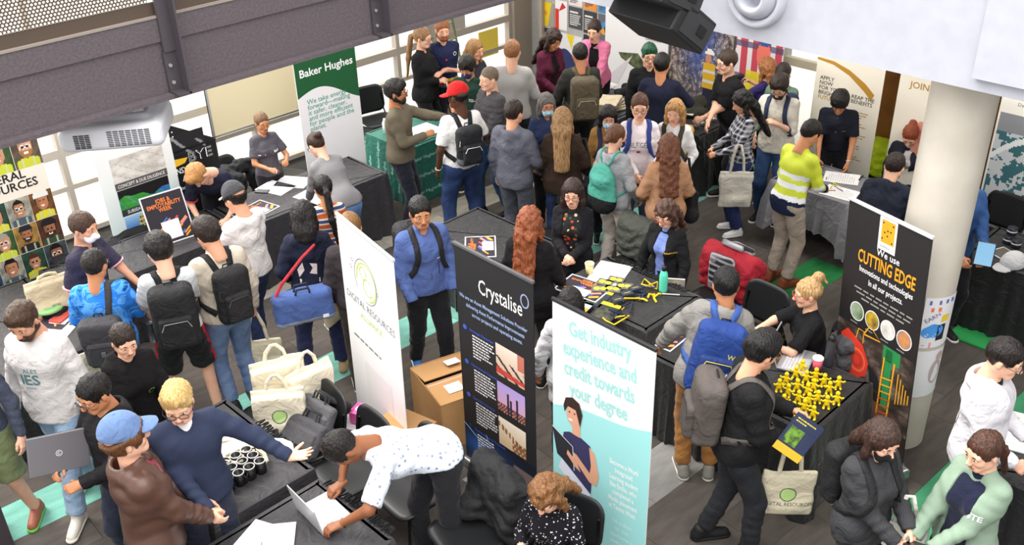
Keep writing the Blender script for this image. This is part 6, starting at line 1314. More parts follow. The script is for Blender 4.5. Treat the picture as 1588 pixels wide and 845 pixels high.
# posters wrapped on the column
def wrap(P_obj, cx=6.66, cy=2.45, r=.2285):
    for o in P_obj:
        for v in o.data.vertices: th, z, l = v.co.x/r, v.co.z, -v.co.y; v.co = ((r+l)*math.cos(th), (r+l)*math.sin(th), z)
def colposter(label, z0, z1, a0, fn):
    E = empty('poster', (6.66, 2.45, 0), a0, label, 'poster'); w = .3; n = 12
    V = [(x, 0, z) for x in np.linspace(0, w, n+1) for z in (z0, z1)]; o = link('paper', mesh_from(V, [(2*i, 2*i+2, 2*i+3, 2*i+1) for i in range(n)], True), E, plain('e8e6ea')); P_ = Panel(E, (0, -.001, 0), (1, 0, 0), (0, 0, 1)); L = [o]+fn(P_, w, z0, z1); wrap(L)
d_ = math.atan2(-2.45, -6.66)
colposter('upper colourful flyer taped round the column', .98, 1.42, d_+.15, lambda P_, w, a, b_: [P_.rect(.03+.03*i*(i == 9), a+.02, .05, a+.03, plain('e8a090')) for i in range(1)]+[P_.disc(.06+.018*i, a+.14+.012*(i % 3), .05, plain('4a9ae8'), 1+i*.1) for i in range(5)]+[P_.rect(.13, a+.06, .2, a+.2, plain('1c1c20'), 3), P_.rect(.15, a+.22, .22, a+.28, plain('e8c83a'), 3), P_.rect(.03, b_-.06, .12, b_-.025, plain('5a6ab8'), 3), P_.rect(.05, b_-.12, .13, b_-.085, plain('e87a5a'), 3), P_.rect(.16, b_-.06, .24, b_-.025, plain('5a6ab8'), 3), P_.rect(.0, a, .1, a+.05, plain('e8a8a0'), 3), P_.text('EARN', .03, a+.22, .05, plain('6a6a98'), 4, rot=.6)])
colposter('lower dark flyer taped round the column', .52, .95, d_+.15, lambda P_, w, a, b_: [P_.rect(.01, a+.04, w-.01, b_-.01, plain('3c3c4a'), 1), P_.disc(.2, a+.22, .06, plain('b8a8a8'), 2, ry=.11), P_.disc(.22, a+.36, .04, plain('c0a8a0'), 3)])
# ================================================================== seating
def seatof(k, label): r_ = PEOPLE[k]; p = r_['root']+r_['Rz']@np.array([0, .06, 0]); return chair(p[0], p[1], r_['yaw'], label)
chair(7.5, 10.25, math.pi-.2, 'black chair by the windows behind the green table, farther one')
chair(7.0, 10.1, math.pi+.1, 'black chair by the windows behind the green table, nearer one')
chair(5.62, 9.62, math.pi+.5, 'black chair between the charcoal polo woman and the green banner')
chair(6.58, 6.22, 1.5, 'black chair behind the woman in the floral dress')
chair(6.45, 3.78, 1.5, 'empty black chair beside the seated blonde woman')
c1 = chair(6.62, 5.28, 1.5, 'black chair with a grey-green coat over its back')
c2 = chair(6.68, 4.32, 1.5, 'black chair carrying a red coat and plaid scarf')
c3 = chair(2.96, 5.36, 1.4, 'black chair loaded with grey laptop bags')
c4 = chair(2.98, 4.86, 1.5, 'black chair with white papers beside the white banner')
chair(3.16, 4.38, 1.5, 'black chair behind the bending man, nearest the white banner')
c6 = chair(3.16, 3.78, 1.35, 'black chair draped with a black rain jacket')
seatof('curly', 'black chair of the seated curly-haired woman')
sbc = seatof('seatedblonde', 'black chair under the seated blonde woman')
chair(1.35, 8.75, 2.8, 'dark chair behind the table with the frisbee')
vestchair = chair(9.95, 4.5, 1.4, 'dark chair with a yellow safety vest')
chair(4.95, 9.6, math.pi+.1, 'chair wrapped in a black jacket by the window wall')
chair(9.6, 3.0, 1.45, 'grey-seated chair nearest the column at the right edge'); chair(9.6, 2.42, 1.5, 'grey-seated chair farther right at the right edge')
seatof('redhair', 'black chair of the red-haired person')
def drape(name, label, cat, col, blobs, vs=.012, seed=1, amp=.012, kind='cloth', rough=.8, col2=None, k=.05, scale=6.):
    P_ = np.array([b[0] for b in blobs]+[b[1] for b in blobs]); F = Field(P_.min(0)-.12, P_.max(0)+.12, vs)
    for A, Bq, r in blobs: F.cap(A, Bq, r, k=k)
    F.noise(amp, 18, seed); F.noise(amp*.4, 45, seed+2); F.cut((0, 0, .01), (0, 0, -1)); V, Q = F.mesh()
    o = link(name, mesh_from(V-np.array([*P_.mean(0)[:2], 0]), Q, True), None, mat('cloth', col, rough, kind=kind, col2=col2, scale=scale)); o.location = (*P_.mean(0)[:2], 0); return tag(o, label, cat)
def coat_pts(w=.24, lo=.4, dx=0., r=.05):
    L = [((dx-w, -.27, .86), (dx+w, -.27, .86), .04)]
    for z in np.arange(.8, lo, -.1): L += [((dx-w-.02, -.33, z), (dx+w+.02, -.33, z), r), ((dx-w, -.2, z), (dx+w, -.2, z), r*.8)] if z > .5 else [((dx-w-.02, -.34, z), (dx+w+.02, -.34, z), r)]
    return L
def onchair(c, pts):
    M = np.array(Matrix.Rotation(c.rotation_euler[2], 3, 'Z')); o = np.array(c.location); return [(o+M@np.array(a), o+M@np.array(b), r) for a, b, r in pts]
drape('rain_jacket', 'black rain jacket thrown over the back of a chair in front', 'jacket', '1d1d20', onchair(c6, coat_pts(w=.21, lo=.2, r=.045)+[((.1, -.1, .56), (.2, .02, .5), .07), ((-.2, -.3, .6), (-.3, -.25, .3), .06)]), amp=.016, k=.12)
drape('coat', 'grey-green coat hanging over a chair beside the blue-shirted woman', 'coat', '4a4d46', onchair(c1, coat_pts(lo=.3)), amp=.012, k=.11)
drape('red_coat', 'dark red coat over a chair at the centre right', 'coat', 'a0182a', onchair(c2, coat_pts(lo=.35)), amp=.010, k=.11)
drape('plaid_scarf', 'black, white and red plaid scarf over the red coat', 'scarf', '1a1a20', onchair(c2, [((.0-.1, -.27, .94), (.1, -.27, .94), .03)]+[((-.1, y_, z_), (.1, y_, z_), .03) for z_ in (.86, .78, .7, .62, .54) for y_ in (-.42, -.13)]), amp=.004, k=.09, kind='plaid', col2='c9c6cc', scale=5.)
drape('jacket', 'black jacket bundled over a chair before the window', 'jacket', '1c1c1f', [((4.65, 9.55, .78), (5.15, 9.55, .8), .08), ((4.62, 9.5, .7), (4.6, 9.45, .3), .09), ((5.15, 9.5, .7), (5.2, 9.45, .3), .09), ((4.9, 9.45, .7), (4.9, 9.42, .3), .1)], amp=.02)
drape('black_cloth', 'crumpled black cloth behind the table under the seabed banner', 'cloth', '1b1b1e', [((2.75, 9.2, .62), (3.6, 9.12, .66), .09), ((2.9, 9.15, .4), (3.7, 9.1, .4), .12), ((3.6, 9.1, .66), (4.2, 9.12, .62), .08)], amp=.025, vs=.02)
drape('safety_vest', 'fluorescent yellow vest hanging on a chair by the grey table', 'vest', 'd2ee2a', onchair(vestchair, coat_pts(w=.17, lo=.4, r=.04)), amp=.01, k=.11)
drape('coat', 'grey coat on the chair behind the seated blonde woman', 'coat', '4b4b4f', onchair(sbc, coat_pts(w=.1, dx=-.12, lo=.5, r=.03)), amp=.01, k=.11)
# ================================================================== printed matter on tables
def sheet(px, py, z, w, h, rz, col, label, name='paper', cat='paper', th=.003, draw=None, group=None, tilt=0.):
    p = Z(px, py, z); E = empty(name, (p[0], p[1], z+.006+th/2), rz, label, cat, group); obj_vf('sheet', boxvf((0, 0, 0), (w/2, h/2, th/2)), plain(col, .5), E)
    if tilt: E.rotation_euler = (tilt, 0, rz); E.location.z += h/2*math.sin(tilt)
    P_ = Panel(E, (-w/2, -h/2, th/2), (1, 0, 0), (0, 1, 0))
    if draw: draw(P_, w, h)
    return E
def jobs(P_, w, h):
    P_.rect(.012, .012, w-.012, h-.012, plain('2b2530'), 1)
    P_.text('JOBS &\nEMPLOYABILITY\nWEEK', w*.5, h*.82, h*.11, plain('f0843a'), 3, align='CENTER', bold=.02, width=w*.8, gap=.8)
    rn = random.Random(5)
    for q in range(14):
        x, y = rn.uniform(.05, w*.8), rn.uniform(.03, h*.42); P_.stroke([(x, y), (x+.07, y+.05)], .016, plain(rn.choice(['e8465a', 'f0a03a', '8a3a9a', 'e87ab0', '3a6ac0'])), 2+q*.1)
    P_.rect(w*.3, h*.08, w*.72, h*.44, plain('eceaec'), 5, 'blank_square')
def text_page(P_, w, h): P_.lines(w*.1, h*.85, w*.8, 12, h*.065, plain('8a8a8e'), h*.012, seed=int(w*1000)); P_.rect(w*.1, h*.9, w*.4, h*.93, plain('6a6a70'), 2)
def hv(P_, w, h): P_.rect(0, h*.72, w, h, plain('2a3350')); P_.rect(0, 0, w, h*.2, plain('e8b02c')); P_.rect(w*.1, h*.25, w*.6, h*.68, mat('print', '7aa83a', .5, kind='speckle', col2='2a3a24', scale=25)); P_.lines(w*.1, h*.88, w*.7, 2, h*.07, plain('d8c84a'), h*.03, seed=2)
sheet(745, 384, .74, .42, .3, -.75+1.57, 'e9e7ea', 'jobs week flyer board behind the dark software banner', 'flyer_board', 'flyer', .006, jobs)
sheet(396, 328, .74, .42, .3, .2, 'e9e7ea', 'jobs week flyer board on the long table before the white hoodie', 'flyer_board', 'flyer', .006, jobs)
sheet(78, 497, .74, .3, .42, .6, 'e9e7ea', 'jobs week flyer board on the frisbee table', 'flyer_board', 'flyer', .006, jobs)
sheet(905, 448, .9, .42, .3, -1.4+.0, 'e9e7ea', 'jobs week flyer board on the raised lanyard table', 'flyer_board', 'flyer', .006, jobs)
sheet(1023, 521, .74, .4, .3, -1.5, 'e9e7ea', 'jobs week flyer board at the near end of the figurine table', 'flyer_board', 'flyer', .006, jobs)
E = sheet(268, 372, .76, .42, .5, -.1, 'e9e7ea', 'jobs week flyer board standing upright before the seabed banner', 'flyer_board', 'flyer', .008, jobs, tilt=1.25)
for q, (x, y, rz, lb) in enumerate(((428, 292, .3, 'white form on the long table beside the phone'), (455, 283, .55, 'white form on the long table beside the grey sweater sleeve'), (487, 305, .2, 'white form on the long table behind the ponytail'), (1305, 277, .4, 'white form on the grey sign-up table'), (1303, 300, .1, 'lower white form on the grey sign-up table'))): sheet(x, y, .74, .21*1.3, .3*1.2, rz, 'f2f1f3', lb, draw=text_page)
sheet(945, 425, .9, .38, .3, .35, 'f3f2f4', 'large blank white sheet under the paper cup')
sheet(405, 842, .74, .32, .3, .4, 'f1eff0', 'white sheet at the lower edge beside the laptop'); sheet(430, 835, .75, .25, .22, .9, 'ebe9ec', 'second white sheet overlapping by the laptop', draw=text_page)
sheet(80, 520, .74, .3, .3, .7, 'f2efe8', 'white leaflet with yellow blocks on the frisbee table', 'leaflet', 'leaflet', draw=lambda P_, w, h: (P_.rect(w*.1, h*.1, w*.5, h*.35, plain('f0b62c')), P_.disc(w*.5, h*.75, .03, plain('f0c43a'))))
sheet(98, 492, .745, .22, .12, .5, 'c8544a', 'red plastic-wrapped item under the frisbee', 'red_packet', 'packet', .02)
sheet(925, 462, .9, .2, .28, -1.35, '28303c', 'dark brochure with a yellow edge on the lanyard table', 'brochure', 'brochure', .004, lambda P_, w, h: (P_.rect(0, h*.8, w, h*.95, plain('f0c82c')), P_.rect(w*.1, h*.1, w*.8, h*.7, mat('print', '4a5a4a', .5, kind='speckle', col2='1c2220', scale=20))))
sheet(905, 468, .9, .2, .28, -1.35, 'e9e9ec', 'white brochure with a green worker photo on the lanyard table', 'brochure', 'brochure', .004, hv)
sheet(940, 485, .9, .2, .28, -1.35, '2a2c2c', 'dark brochure nearest the table edge among the lanyards', 'brochure', 'brochure', .004, lambda P_, w, h: (P_.rect(0, h*.82, w, h, plain('f0c82c')), P_.rect(w*.1, h*.1, w*.9, h*.7, mat('print', '5a5a4a', .5, kind='speckle', col2='1c2220', scale=20))))
sheet(1562, 398, .74, .28, .2, 1.2, 'd9d6d2', 'grey brochure on the right table beside the black mugs', 'brochure', 'brochure', .006, lambda P_, w, h: P_.rect(w*.35, .01, w-.01, h-.01, plain('5a5450')))
sheet(1580, 655, .74, .2, .28, .3, 'd8d2c4', 'orange and grey brochure at the lower right edge', 'brochure', 'brochure', .01, lambda P_, w, h: (P_.rect(0, 0, w, h*.3, plain('e07a3a')), P_.rect(w*.1, h*.5, w*.7, h*.9, plain('8a9a8a')))); sheet(1583, 690, .74, .2, .28, .3, 'f0efe9', 'white and orange booklet at the lower right edge', 'brochure', 'brochure', .01, lambda P_, w, h: P_.rect(0, h*.2, w, h*.4, plain('e0562a')))
for q in range(5): sheet(645+13*q, 176+3*q, .74, .1, .22, .15, '2a3c34' if q % 2 else 'dfe8e4', 'row of leaflets fanned on the green table', 'leaflet', 'leaflet', .003, group='leaflets on the green table')
E = sheet(652, 205, .745, .5, .36, .0, 'eef2f0', 'glossy white sheet on the green table', 'paper', 'paper')
# fair: brochures in the hand of the man in black
rec = PEOPLE['blackpack']; w_ = wpos(rec, rec['J']['WR'])
E = empty('brochure', (w_[0]-.06, w_[1]-.10, w_[2]+.09), yaw_to(*w_[:2], 0), 'navy and yellow brochures held by the man in black', 'brochure'); E.rotation_euler = (-.45, .55, E.rotation_euler[2]+math.pi)
obj_vf('sheet', boxvf((0, 0, 0), (.1, .004, .14)), plain('2a3350'), E); P_ = Panel(E, (-.1, -.005, -.14), (1, 0, 0), (0, 0, 1)); hv(P_, .2, .28)
# ================================================================== small goods
def lathe(name, px, py, z, prof, col, label, cat, rough=.4, group=None, n=20, parts=(), pos=None, parent=None):
    p = Z(px, py, z) if pos is None else pos; E = empty(name, (p[0], p[1], z+.006), 0, label, cat, group)
    def lv(pf):
        V, F = [], []; k = len(pf)
        for i in range(n):
            t = 2*math.pi*i/n; V += [(r*math.cos(t), r*math.sin(t), zz) for r, zz in pf]
        for i in range(n):
            for j in range(k-1): a, b_ = i*k+j, ((i+1) % n)*k+j; F.append((a, b_, b_+1, a+1))
        return np.array(V, np.float32), np.array(F, np.int32)
    obj_vf('vessel', lv(prof), plain(col, rough), E, True)
    for nm, pf, c_ in parts: obj_vf(nm, lv(pf), plain(c_, .4), E, True)
    return E
lathe('water_bottle', 1028, 452, .9, [(0, 0), (.034, 0), (.036, .01), (.036, .15), (.03, .18), (.016, .2), (.016, .215)], '5fd8b8', 'turquoise water bottle with black cap on the lanyard table', 'bottle', .3, parts=[('bottle_cap', [(.018, .2), (.02, .205), (.02, .24), (0, .245)], '151517')])
lathe('water_bottle', 1284, 567, .74, [(0, 0), (.035, 0), (.037, .01), (.037, .2), (.02, .23), (.02, .24)], '3a3a40', 'tall dark bottle beside the mining banner', 'bottle', .3, parts=[('bottle_cap', [(.022, .23), (.024, .235), (.022, .27), (0, .275)], '202024')])
lathe('paper_cup', 914, 425, .9, [(0, 0), (.028, 0), (.04, .1), (.037, .1), (.026, .01)], 'e9d9a0', 'white and yellow paper cup on the lanyard table', 'cup', .5, parts=[('rim', [(.039, .098), (.043, .1), (.041, .107), (.037, .105)], 'f2f0ea')])
lathe('takeaway_cup', 1266, 575, .74, [(0, 0), (.03, 0), (.04, .11), (.04, .11)], 'e0607a', 'pink takeaway cup with pale lid beside the figurines', 'cup', .5, parts=[('cup_lid', [(.043, .108), (.043, .118), (.036, .125), (0, .125)], 'efe4e0')])
for q, (dx, dy) in enumerate([(i, j) for i in range(4) for j in range(3)]):
    p = Z(372, 716, .84); x = p[0]-.15+.083*dx+.0*dy; y = p[1]-.09+.086*dy
    E = lathe('mug', 0, 0, .74, [(0, 0), (.036, 0), (.038, .01), (.038, .098), (.034, .098), (.034, .01), (0, .012)], '141417', 'black mug with a silver rim in the cluster on the table', 'mug', .3, 'black mugs clustered on the table', pos=(x, y), parts=[('rim', [(.0385, .095), (.0395, .099), (.033, .1), (.033, .096)], 'c9c6c4')])
    obj_vf('handle', tube([(.036, 0, .08), (.062, 0, .075), (.065, 0, .05), (.06, 0, .028), (.036, 0, .02)], .0055, 6), plain('141417', .3), E, True); E.rotation_euler[2] = (q*1.7) % 6.28
    if q in (0, 3, 6): obj_vf('printed_patch', boxvf((-.0385, 0, .05), (.0015, .014, .02)), plain('9aa0a6'), E)
for q, (px, py, dz_) in enumerate(((1562, 378, 0), (1574, 384, 0), (1568, 365, .07))):
    lathe('tumbler', px, py, .74+dz_, [(0, 0), (.042, 0), (.044, .01), (.046, .075), (.04, .08), (0, .08)], '202028', ['black tumbler stacked left in the group on the right table', 'black tumbler stacked right in the group on the right table', 'black tumbler on top of the group on the right table'][q], 'cup', .35, parts=[('printed_band', [(.0465, .04), (.0468, .052), (.0463, .052)], 'b9bcc4')])
for q, (px, py, c_) in enumerate(((1380, 203, 'a8b8c8'), (1388, 208, '8aa4c0'), (1396, 206, 'd86a3a'), (1374, 212, 'c0ccd4'))):
    lathe('pump_bottle', px, py, .8, [(0, 0), (.03, 0), (.03, .12), (.012, .15), (.012, .16)], c_, ['clear sanitiser pump bottle, left of the pair at the back', 'bluish sanitiser pump bottle, right of the pair at the back', 'orange spray bottle beside the sanitiser pumps', 'small clear bottle in front of the sanitiser pumps'][q], 'bottle', .2, parts=[('pump', [(.008, .15), (.008, .19), (.02, .19), (.02, .2), (0, .205)], 'f2f2f2')])
table(10.4, 10.95, 4.3, 4.95, .8, 'small grey table with sanitiser bottles behind the vest')
lathe('sanitiser_bottle', 581, 182, .74, [(0, 0), (.03, 0), (.03, .14), (.014, .17), (.014, .19), (0, .19)], 'e9ecee', 'white pump bottle on the left end of the green table', 'bottle', .3, pos=(6.82, 9.2))
# frisbee
lathe('frisbee', 76, 478, .80, [(0, .03), (.06, .03), (.09, .027), (.115, .02), (.13, 0), (.126, 0), (.11, .015), (0, .022)], '9ad08a', 'pale green frisbee propped on goods at the left table', 'frisbee', .35, n=36, parts=[('raised_ring', [(.07, .0305), (.075, .033), (.08, .0305)], '7fbf74')])
drape('cloth_bundle', 'black cloth bundle under the green frisbee', 'cloth', '1c1c1f', [(Z(98, 480, .78), Z(108, 470, .78), .04), (Z(70, 490, .77), Z(90, 488, .77), .025)], amp=.006)
tote(Z(72, 425, 1.12)+np.array([0, 0, 0]), 0, yaw_to(2, 8.3, 0)+math.pi+.1, 'e2d2b0', 'cream paper tote standing on the frisbee table', w=.42, h=.36, d=.08, hl=.03, text='WW')
drape('beige_pouch', 'crumpled beige pouch beside the dark chair at the left edge', 'pouch', 'cbb894', [(Z(25, 470, .78), Z(45, 480, .78), .03), (Z(28, 480, .78), Z(48, 490, .78), .035)], amp=.006)
# cardboard box
bxz = empty('cardboard_box', (4.28, 5.17, 0), -.28, 'large brown cardboard box between the white and dark banners', 'box'); cb = mat('card', 'b98e5e', .8, kind='leather', col2='a67c4e')
w, d, h = .25, .30, .46
obj_vf('box_body', multi(boxvf((0, -d, h/2), (w, .004, h/2)), boxvf((0, d, h/2), (w, .004, h/2)), boxvf((-w, 0, h/2), (.004, d, h/2)), boxvf((w, 0, h/2), (.004, d, h/2)), boxvf((0, 0, .006), (w, d, .004)))[:2], cb, bxz)
for s_, t_ in ((-1, .03), (1, .16)): obj_vf('flap', boxvf((0, s_*d*.52*math.cos(t_), h+.004+abs(math.sin(t_))*d*.24), (w, d*.5, .003), rotm(rx=-s_*t_)), cb, bxz)
obj_vf('packing_tape', boxvf((0, -.02, h+.012), (w*.98, .02, .001)), mat('tape', 'd0b0a4', .25), bxz); obj_vf('label_sheet', boxvf((-.06, -.15, h+.014), (.07, .06, .001)), plain('e8e6ea'), bxz); obj_vf('label_sheet', boxvf((.06, .14, h+.05), (.06, .05, .001), rotm(rx=-.16)), plain('e0d8d0'), bxz)
# pink boxes
for q, (px, py, c_, c2) in enumerate(((556, 630, 'f06ab0', 'f4d0e4'), (572, 648, 'f49ac8', 'f8e4f0'), (582, 664, '4a3a5a', 'e8a8c8'))):
    p = Z(px, py, .62); E = empty('snack_box', (p[0], p[1], .50), .4, ['bright pink box, top of the three beside the white banner', 'pale pink box in the middle of the three', 'purple and pink box nearest the bending man'][q], 'box'); bevel(obj_vf('carton', boxvf((0, 0, .05), (.07, .05, .05)), plain(c_, .35), E), .004)
    P_ = Panel(E, (-.07, -.0505, 0), (1, 0, 0), (0, 0, 1)); P_.disc(.07, .05, .032, plain(c2)); P_ = Panel(E, (-.07, -.05, .1005), (1, 0, 0), (0, 1, 0)); P_.disc(.07, .05, .03, plain(c2)); P_.rect(.01, .075, .13, .09, plain('d83a8a'), 2)
st = empty('storage_crate', (3.56, 4.95, 0), .2, 'low brown carton under the pink boxes', 'box'); obj_vf('carton', boxvf((0, 0, .25), (.18, .2, .245)), cb, st)
sheet(545, 652, .47, .24, .3, .5, 'eceaee', 'white papers lying on the chair beside the pink boxes', 'paper', 'paper', .01, text_page)
# laptop bags and tote heap
def satchel(pos, rz, tilt, col, label, w=.38, h=.28, d=.08):
    E = empty('laptop_bag', pos, rz, label, 'bag'); E.rotation_euler = (tilt, 0, rz); F = Field((-.25, -.1, -.02), (.25, .1, .36), .009); F.box((0, 0, h/2), (w/2, d/2, h/2), r=.03); F.box((0, -d*.5, h*.38), (w*.42, .018, h*.34), r=.015); F.noise(.003, 24, 2); V, Q = F.mesh(); link('bag_body', mesh_from(V, Q, True), E, cloth(col))
    for s_ in (-1, 1): obj_vf('handle', tube([(-.07, s_*.015, h-.01), (-.06, s_*.02, h+.06), (.06, s_*.02, h+.06), (.07, s_*.015, h-.01)], .009, 6), cloth('2c2c30'), E, True)
    obj_vf('zip', tube([(-w*.46, 0, h*.97), (w*.46, 0, h*.99)], .004, 4), plain('8a8a8e', .3, metal=.5), E, True); return E
satchel((2.82, 5.30, .47), -1.45, -.75, '4f4e52', 'grey laptop bag lying in front on the loaded chair'); satchel((3.0, 5.36, .48), -1.5, -.5, '5f5e62', 'lighter grey laptop bag behind on the loaded chair', w=.36, h=.3)
drape('folding_umbrella', 'small black case tucked behind the laptop bags', 'case', '1f2024', [((3.22, 5.5, .6), (3.3, 5.3, .62), .05), ((3.2, 5.42, .72), (3.28, 5.22, .7), .03)], amp=.004)
chair(2.98, 5.82, 1.4, 'black chair hidden under a heap of cream tote bags')
th = yaw_to(3, 6, 0)+math.pi
for q, (x, y, z_, w, h, lb, lg_) in enumerate(((2.9, 5.56, .47, .40, .42, 'cream tote bag with a green round emblem in front of the heap', 1), (3.06, 5.8, .47, .42, .5, 'cream tote bag standing tallest in the heap', 0), (3.2, 5.58, .5, .38, .44, 'cream tote bag at the right of the heap beside the laptop bags', 0))):
    tote((x, y, z_+h+.12), 0, th+.3*q-.2, 'ece2ca', lb, w=w, h=h, d=.12, hl=.12, logo=lg_)
for q, (px, py) in enumerate(((330, 640), (345, 655), (352, 668))):
    p = Z(px, py, .78+.0*q); E = tote((0, 0, 0), 0, 0, ['f2efe8', 'ece4d2', 'd9c9a8'][q], ['white tote bag lying on top of the stack beside the mugs', 'cream tote bag lying in the middle of the stack beside the mugs', 'beige tote bag lying at the bottom of the stack beside the mugs'][q], w=.36, h=.34, d=.03, hl=.13); E.location = (p[0]-.1, p[1]-.05, .82-.025*q); E.rotation_euler = (math.pi/2*.97, 0, -.5+.35*q)
drape('crumpled_bag', 'crumpled white plastic bag beside the mugs', 'plastic bag', 'f4f4f6', [(Z(425, 690, .78), Z(445, 695, .78), .045), (Z(440, 700, .77), Z(455, 706, .77), .03)], amp=.014, rough=.4)
ruffle(2.68, 5.5, 2.68, 4.85, .74, 'gathered black skirt lying along the mug table edge', seed=2); ruffle(2.64, 4.6, 2.64, 3.9, .74, 'gathered black skirt lying along the laptop table edge', seed=3); ruffle(2.6, 8.95, 3.3, 8.95, .74, 'gathered black skirt on the table under the seabed banner', seed=4); ruffle(6.07, 4.95, 6.07, 4.15, .9, 'gathered black skirt along the back of the lanyard table', seed=5)
# laptops
def laptop(pos, rz, col, label, open_=1.9, screen='101216'):
    E = empty('laptop', pos, rz, label, 'laptop'); m = mat('alu', col, .35, .5)
    bevel(obj_vf('base', boxvf((0, 0, .009), (.165, .115, .008)), m, E), .004); k_ = []
    for r in range(5):
        for c_ in range(12): k_.append(boxvf((-.138+.025*c_, .07-.024*r, .018), (.0105, .0095, .001)))
    tag(obj_vf('keyboard', multi(*k_)[:2], plain('d4d4da' if col > 'b' else '1a1a1c', .5), E), kind='stuff'); obj_vf('touchpad', boxvf((0, -.078, .0175), (.045, .027, .0006)), plain('b4b6bc', .3), E)
    M = rotm(rx=-(open_-math.pi/2)); c_ = np.array([0, .115, .017])+M@np.array([0, 0, .11]); bevel(obj_vf('lid', boxvf(c_, (.165, .004, .11), M), m, E), .003); obj_vf('screen', boxvf(c_+M@np.array([0, -.0045, 0]), (.155, .0006, .1), M), mat('screen', screen, .2), E); return E
p = Z(505, 797, .75); laptop((p[0], p[1], .748), 1.5, 'd8d8dc', 'open silver laptop on the front table', 1.75, 'c9ccd4')
p = Z(1235, 560, .75); laptop((p[0], p[1], .748), yaw_to(p[0], p[1], 180)-1.75+math.pi, 'c9c9cc', 'silver laptop beside the yellow figurines', 1.9)
rec = PEOPLE['laptopman']; w_ = (wpos(rec, rec['J']['WR'])+wpos(rec, rec['J']['WL']))/2
E = empty('closed_laptop', w_+rec['Rz']@np.array([.06, .0, .16]), yaw_to(*w_[:2], 0)+math.pi, 'dark grey laptop held up by the man in the black hoodie', 'laptop'); E.rotation_euler = (-.28, .22, yaw_to(*w_[:2], 0)+math.pi+.1)
bevel(obj_vf('lid', boxvf((0, 0, 0), (.18, .009, .125)), mat('alu', '77757a', .4, .4), E), .004); P_ = Panel(E, (-.18, -.0095, -.125), (1, 0, 0), (0, 0, 1)); P_.ring(.18, .125, .018, .003, wm, name='emblem'); P_.ring(.18, .125, .008, .003, wm, a0=40, a1=320, name='emblem')
bevel(obj_vf('base', boxvf((0, .016, 0), (.18, .006, .125)), mat('alu', '3a3a3e', .4, .4), E), .004)
# phones, tablet, camera
def slab(name, pos, rz, w, h, label, cat, rx=0., col='17171a', scr='101114', t=.005, emit=None):
    E = empty(name, pos, rz, label, cat); E.rotation_euler = (rx, 0, rz); bevel(obj_vf('case', boxvf((0, 0, 0), (w/2, h/2, t)), plain(col, .35), E), .003); obj_vf('screen', boxvf((0, 0, t+.0005), (w/2*.9, h/2*.93, .0005)), mat('screen', scr, .15, emit=emit), E); return E
slab('phone', (*Z(407, 298, .74)[:2], .752), .6, .08, .15, 'phone lying on the long table beside the forms', 'phone', scr='6a6c70')
rec = PEOPLE['denimtablet']; w_ = (wpos(rec, rec['J']['WR'])+wpos(rec, rec['J']['WL']))/2; slab('tablet', w_+np.array([-.08, -.12, .1]), yaw_to(*w_[:2], 0), .15, .21, 'tablet with a lit screen held behind the column', 'tablet', rx=-.9, scr='7fb0d4', emit=.15)
for k_, nm, lb in (('plaid', 'phone', 'phone in the hands of the woman in plaid'), ('scarf', 'phone', 'phone held by the woman in the scarf')):
    rec = PEOPLE[k_]; w_ = (wpos(rec, rec['J']['WR'])+wpos(rec, rec['J']['WL']))/2+rec['Rz']@np.array([0, .1, .02]); slab(nm, w_, rec['yaw'], .075, .15, lb, 'phone', rx=.5)
rec = PEOPLE['camera']; w_ = (wpos(rec, rec['J']['WR'])+wpos(rec, rec['J']['WL']))/2+rec['Rz']@np.array([0, .08, .04]); E = empty('camera', w_, rec['yaw'], 'black camera held up by the person in purple', 'camera'); bevel(obj_vf('camera_body', boxvf((0, 0, 0), (.07, .03, .045)), plain('141416', .5), E), .006); obj_vf('lens', tube([(0, .03, 0), (0, .1, 0)], .033, 8), plain('141416', .3), E, True)
rec = PEOPLE['blackhoodie']; w_ = wpos(rec, rec['J']['WR'])+rec['Rz']@np.array([-.02, .08, .0]); slab('card', w_, rec['yaw'], .06, .09, 'small white card in the hand of the woman in the black hoodie', 'card', col='f2f2f2', scr='e4e4e6', t=.001)
rec = PEOPLE['greypolo']; w_ = wpos(rec, rec['J']['WR'])+rec['Rz']@np.array([-.03, .08, .0]); E = empty('pen', w_, rec['yaw']+1.2, 'white pen in the hands of the charcoal polo woman', 'pen'); obj_vf('barrel', tube([(-.07, 0, 0), (.07, 0, .01)], .0045, 6), plain('e8e8ec', .3), E, True)
# figurines
F = Field((-.05, -.04, -.01), (.05, .04, .13), .0045); F.ell((0, 0, .103), (.017, .016, .019), 0); F.cap((0, 0, .078), (0, 0, .095), .007, k=.004); F.cap((0, 0, .045), (0, 0, .072), .017, .016, k=.01)
for s_ in (-1, 1): F.cap((s_*.012, 0, .075), (s_*.034, .004, .064), .007, k=.005); F.cap((s_*.034, .004, .064), (s_*.04, .01, .074), .0065, k=.003); F.ell((s_*.041, .011, .078), (.008, .008, .008), .003); F.cap((s_*.009, 0, .045), (s_*.017, 0, .014), .0105, .009, k=.005); F.ell((s_*.018, .007, .007), (.010, .015, .008), .003)
fv, fq = F.mesh(); fme = mesh_from(fv, fq, True); fme.materials.append(mat('rubber', 'f6d616', .45))
FG = [(1234, 580), (1250, 587), (1219, 590), (1236, 600), (1265, 583), (1252, 607), (1222, 608), (1208, 600), (1238, 618), (1262, 600), (1278, 592), (1247, 632), (1268, 618), (1230, 636), (1286, 604), (1261, 642), (1282, 626), (1300, 596), (1298, 620), (1215, 624), (1254, 622), (1244, 570)]
rf = random.Random(3)
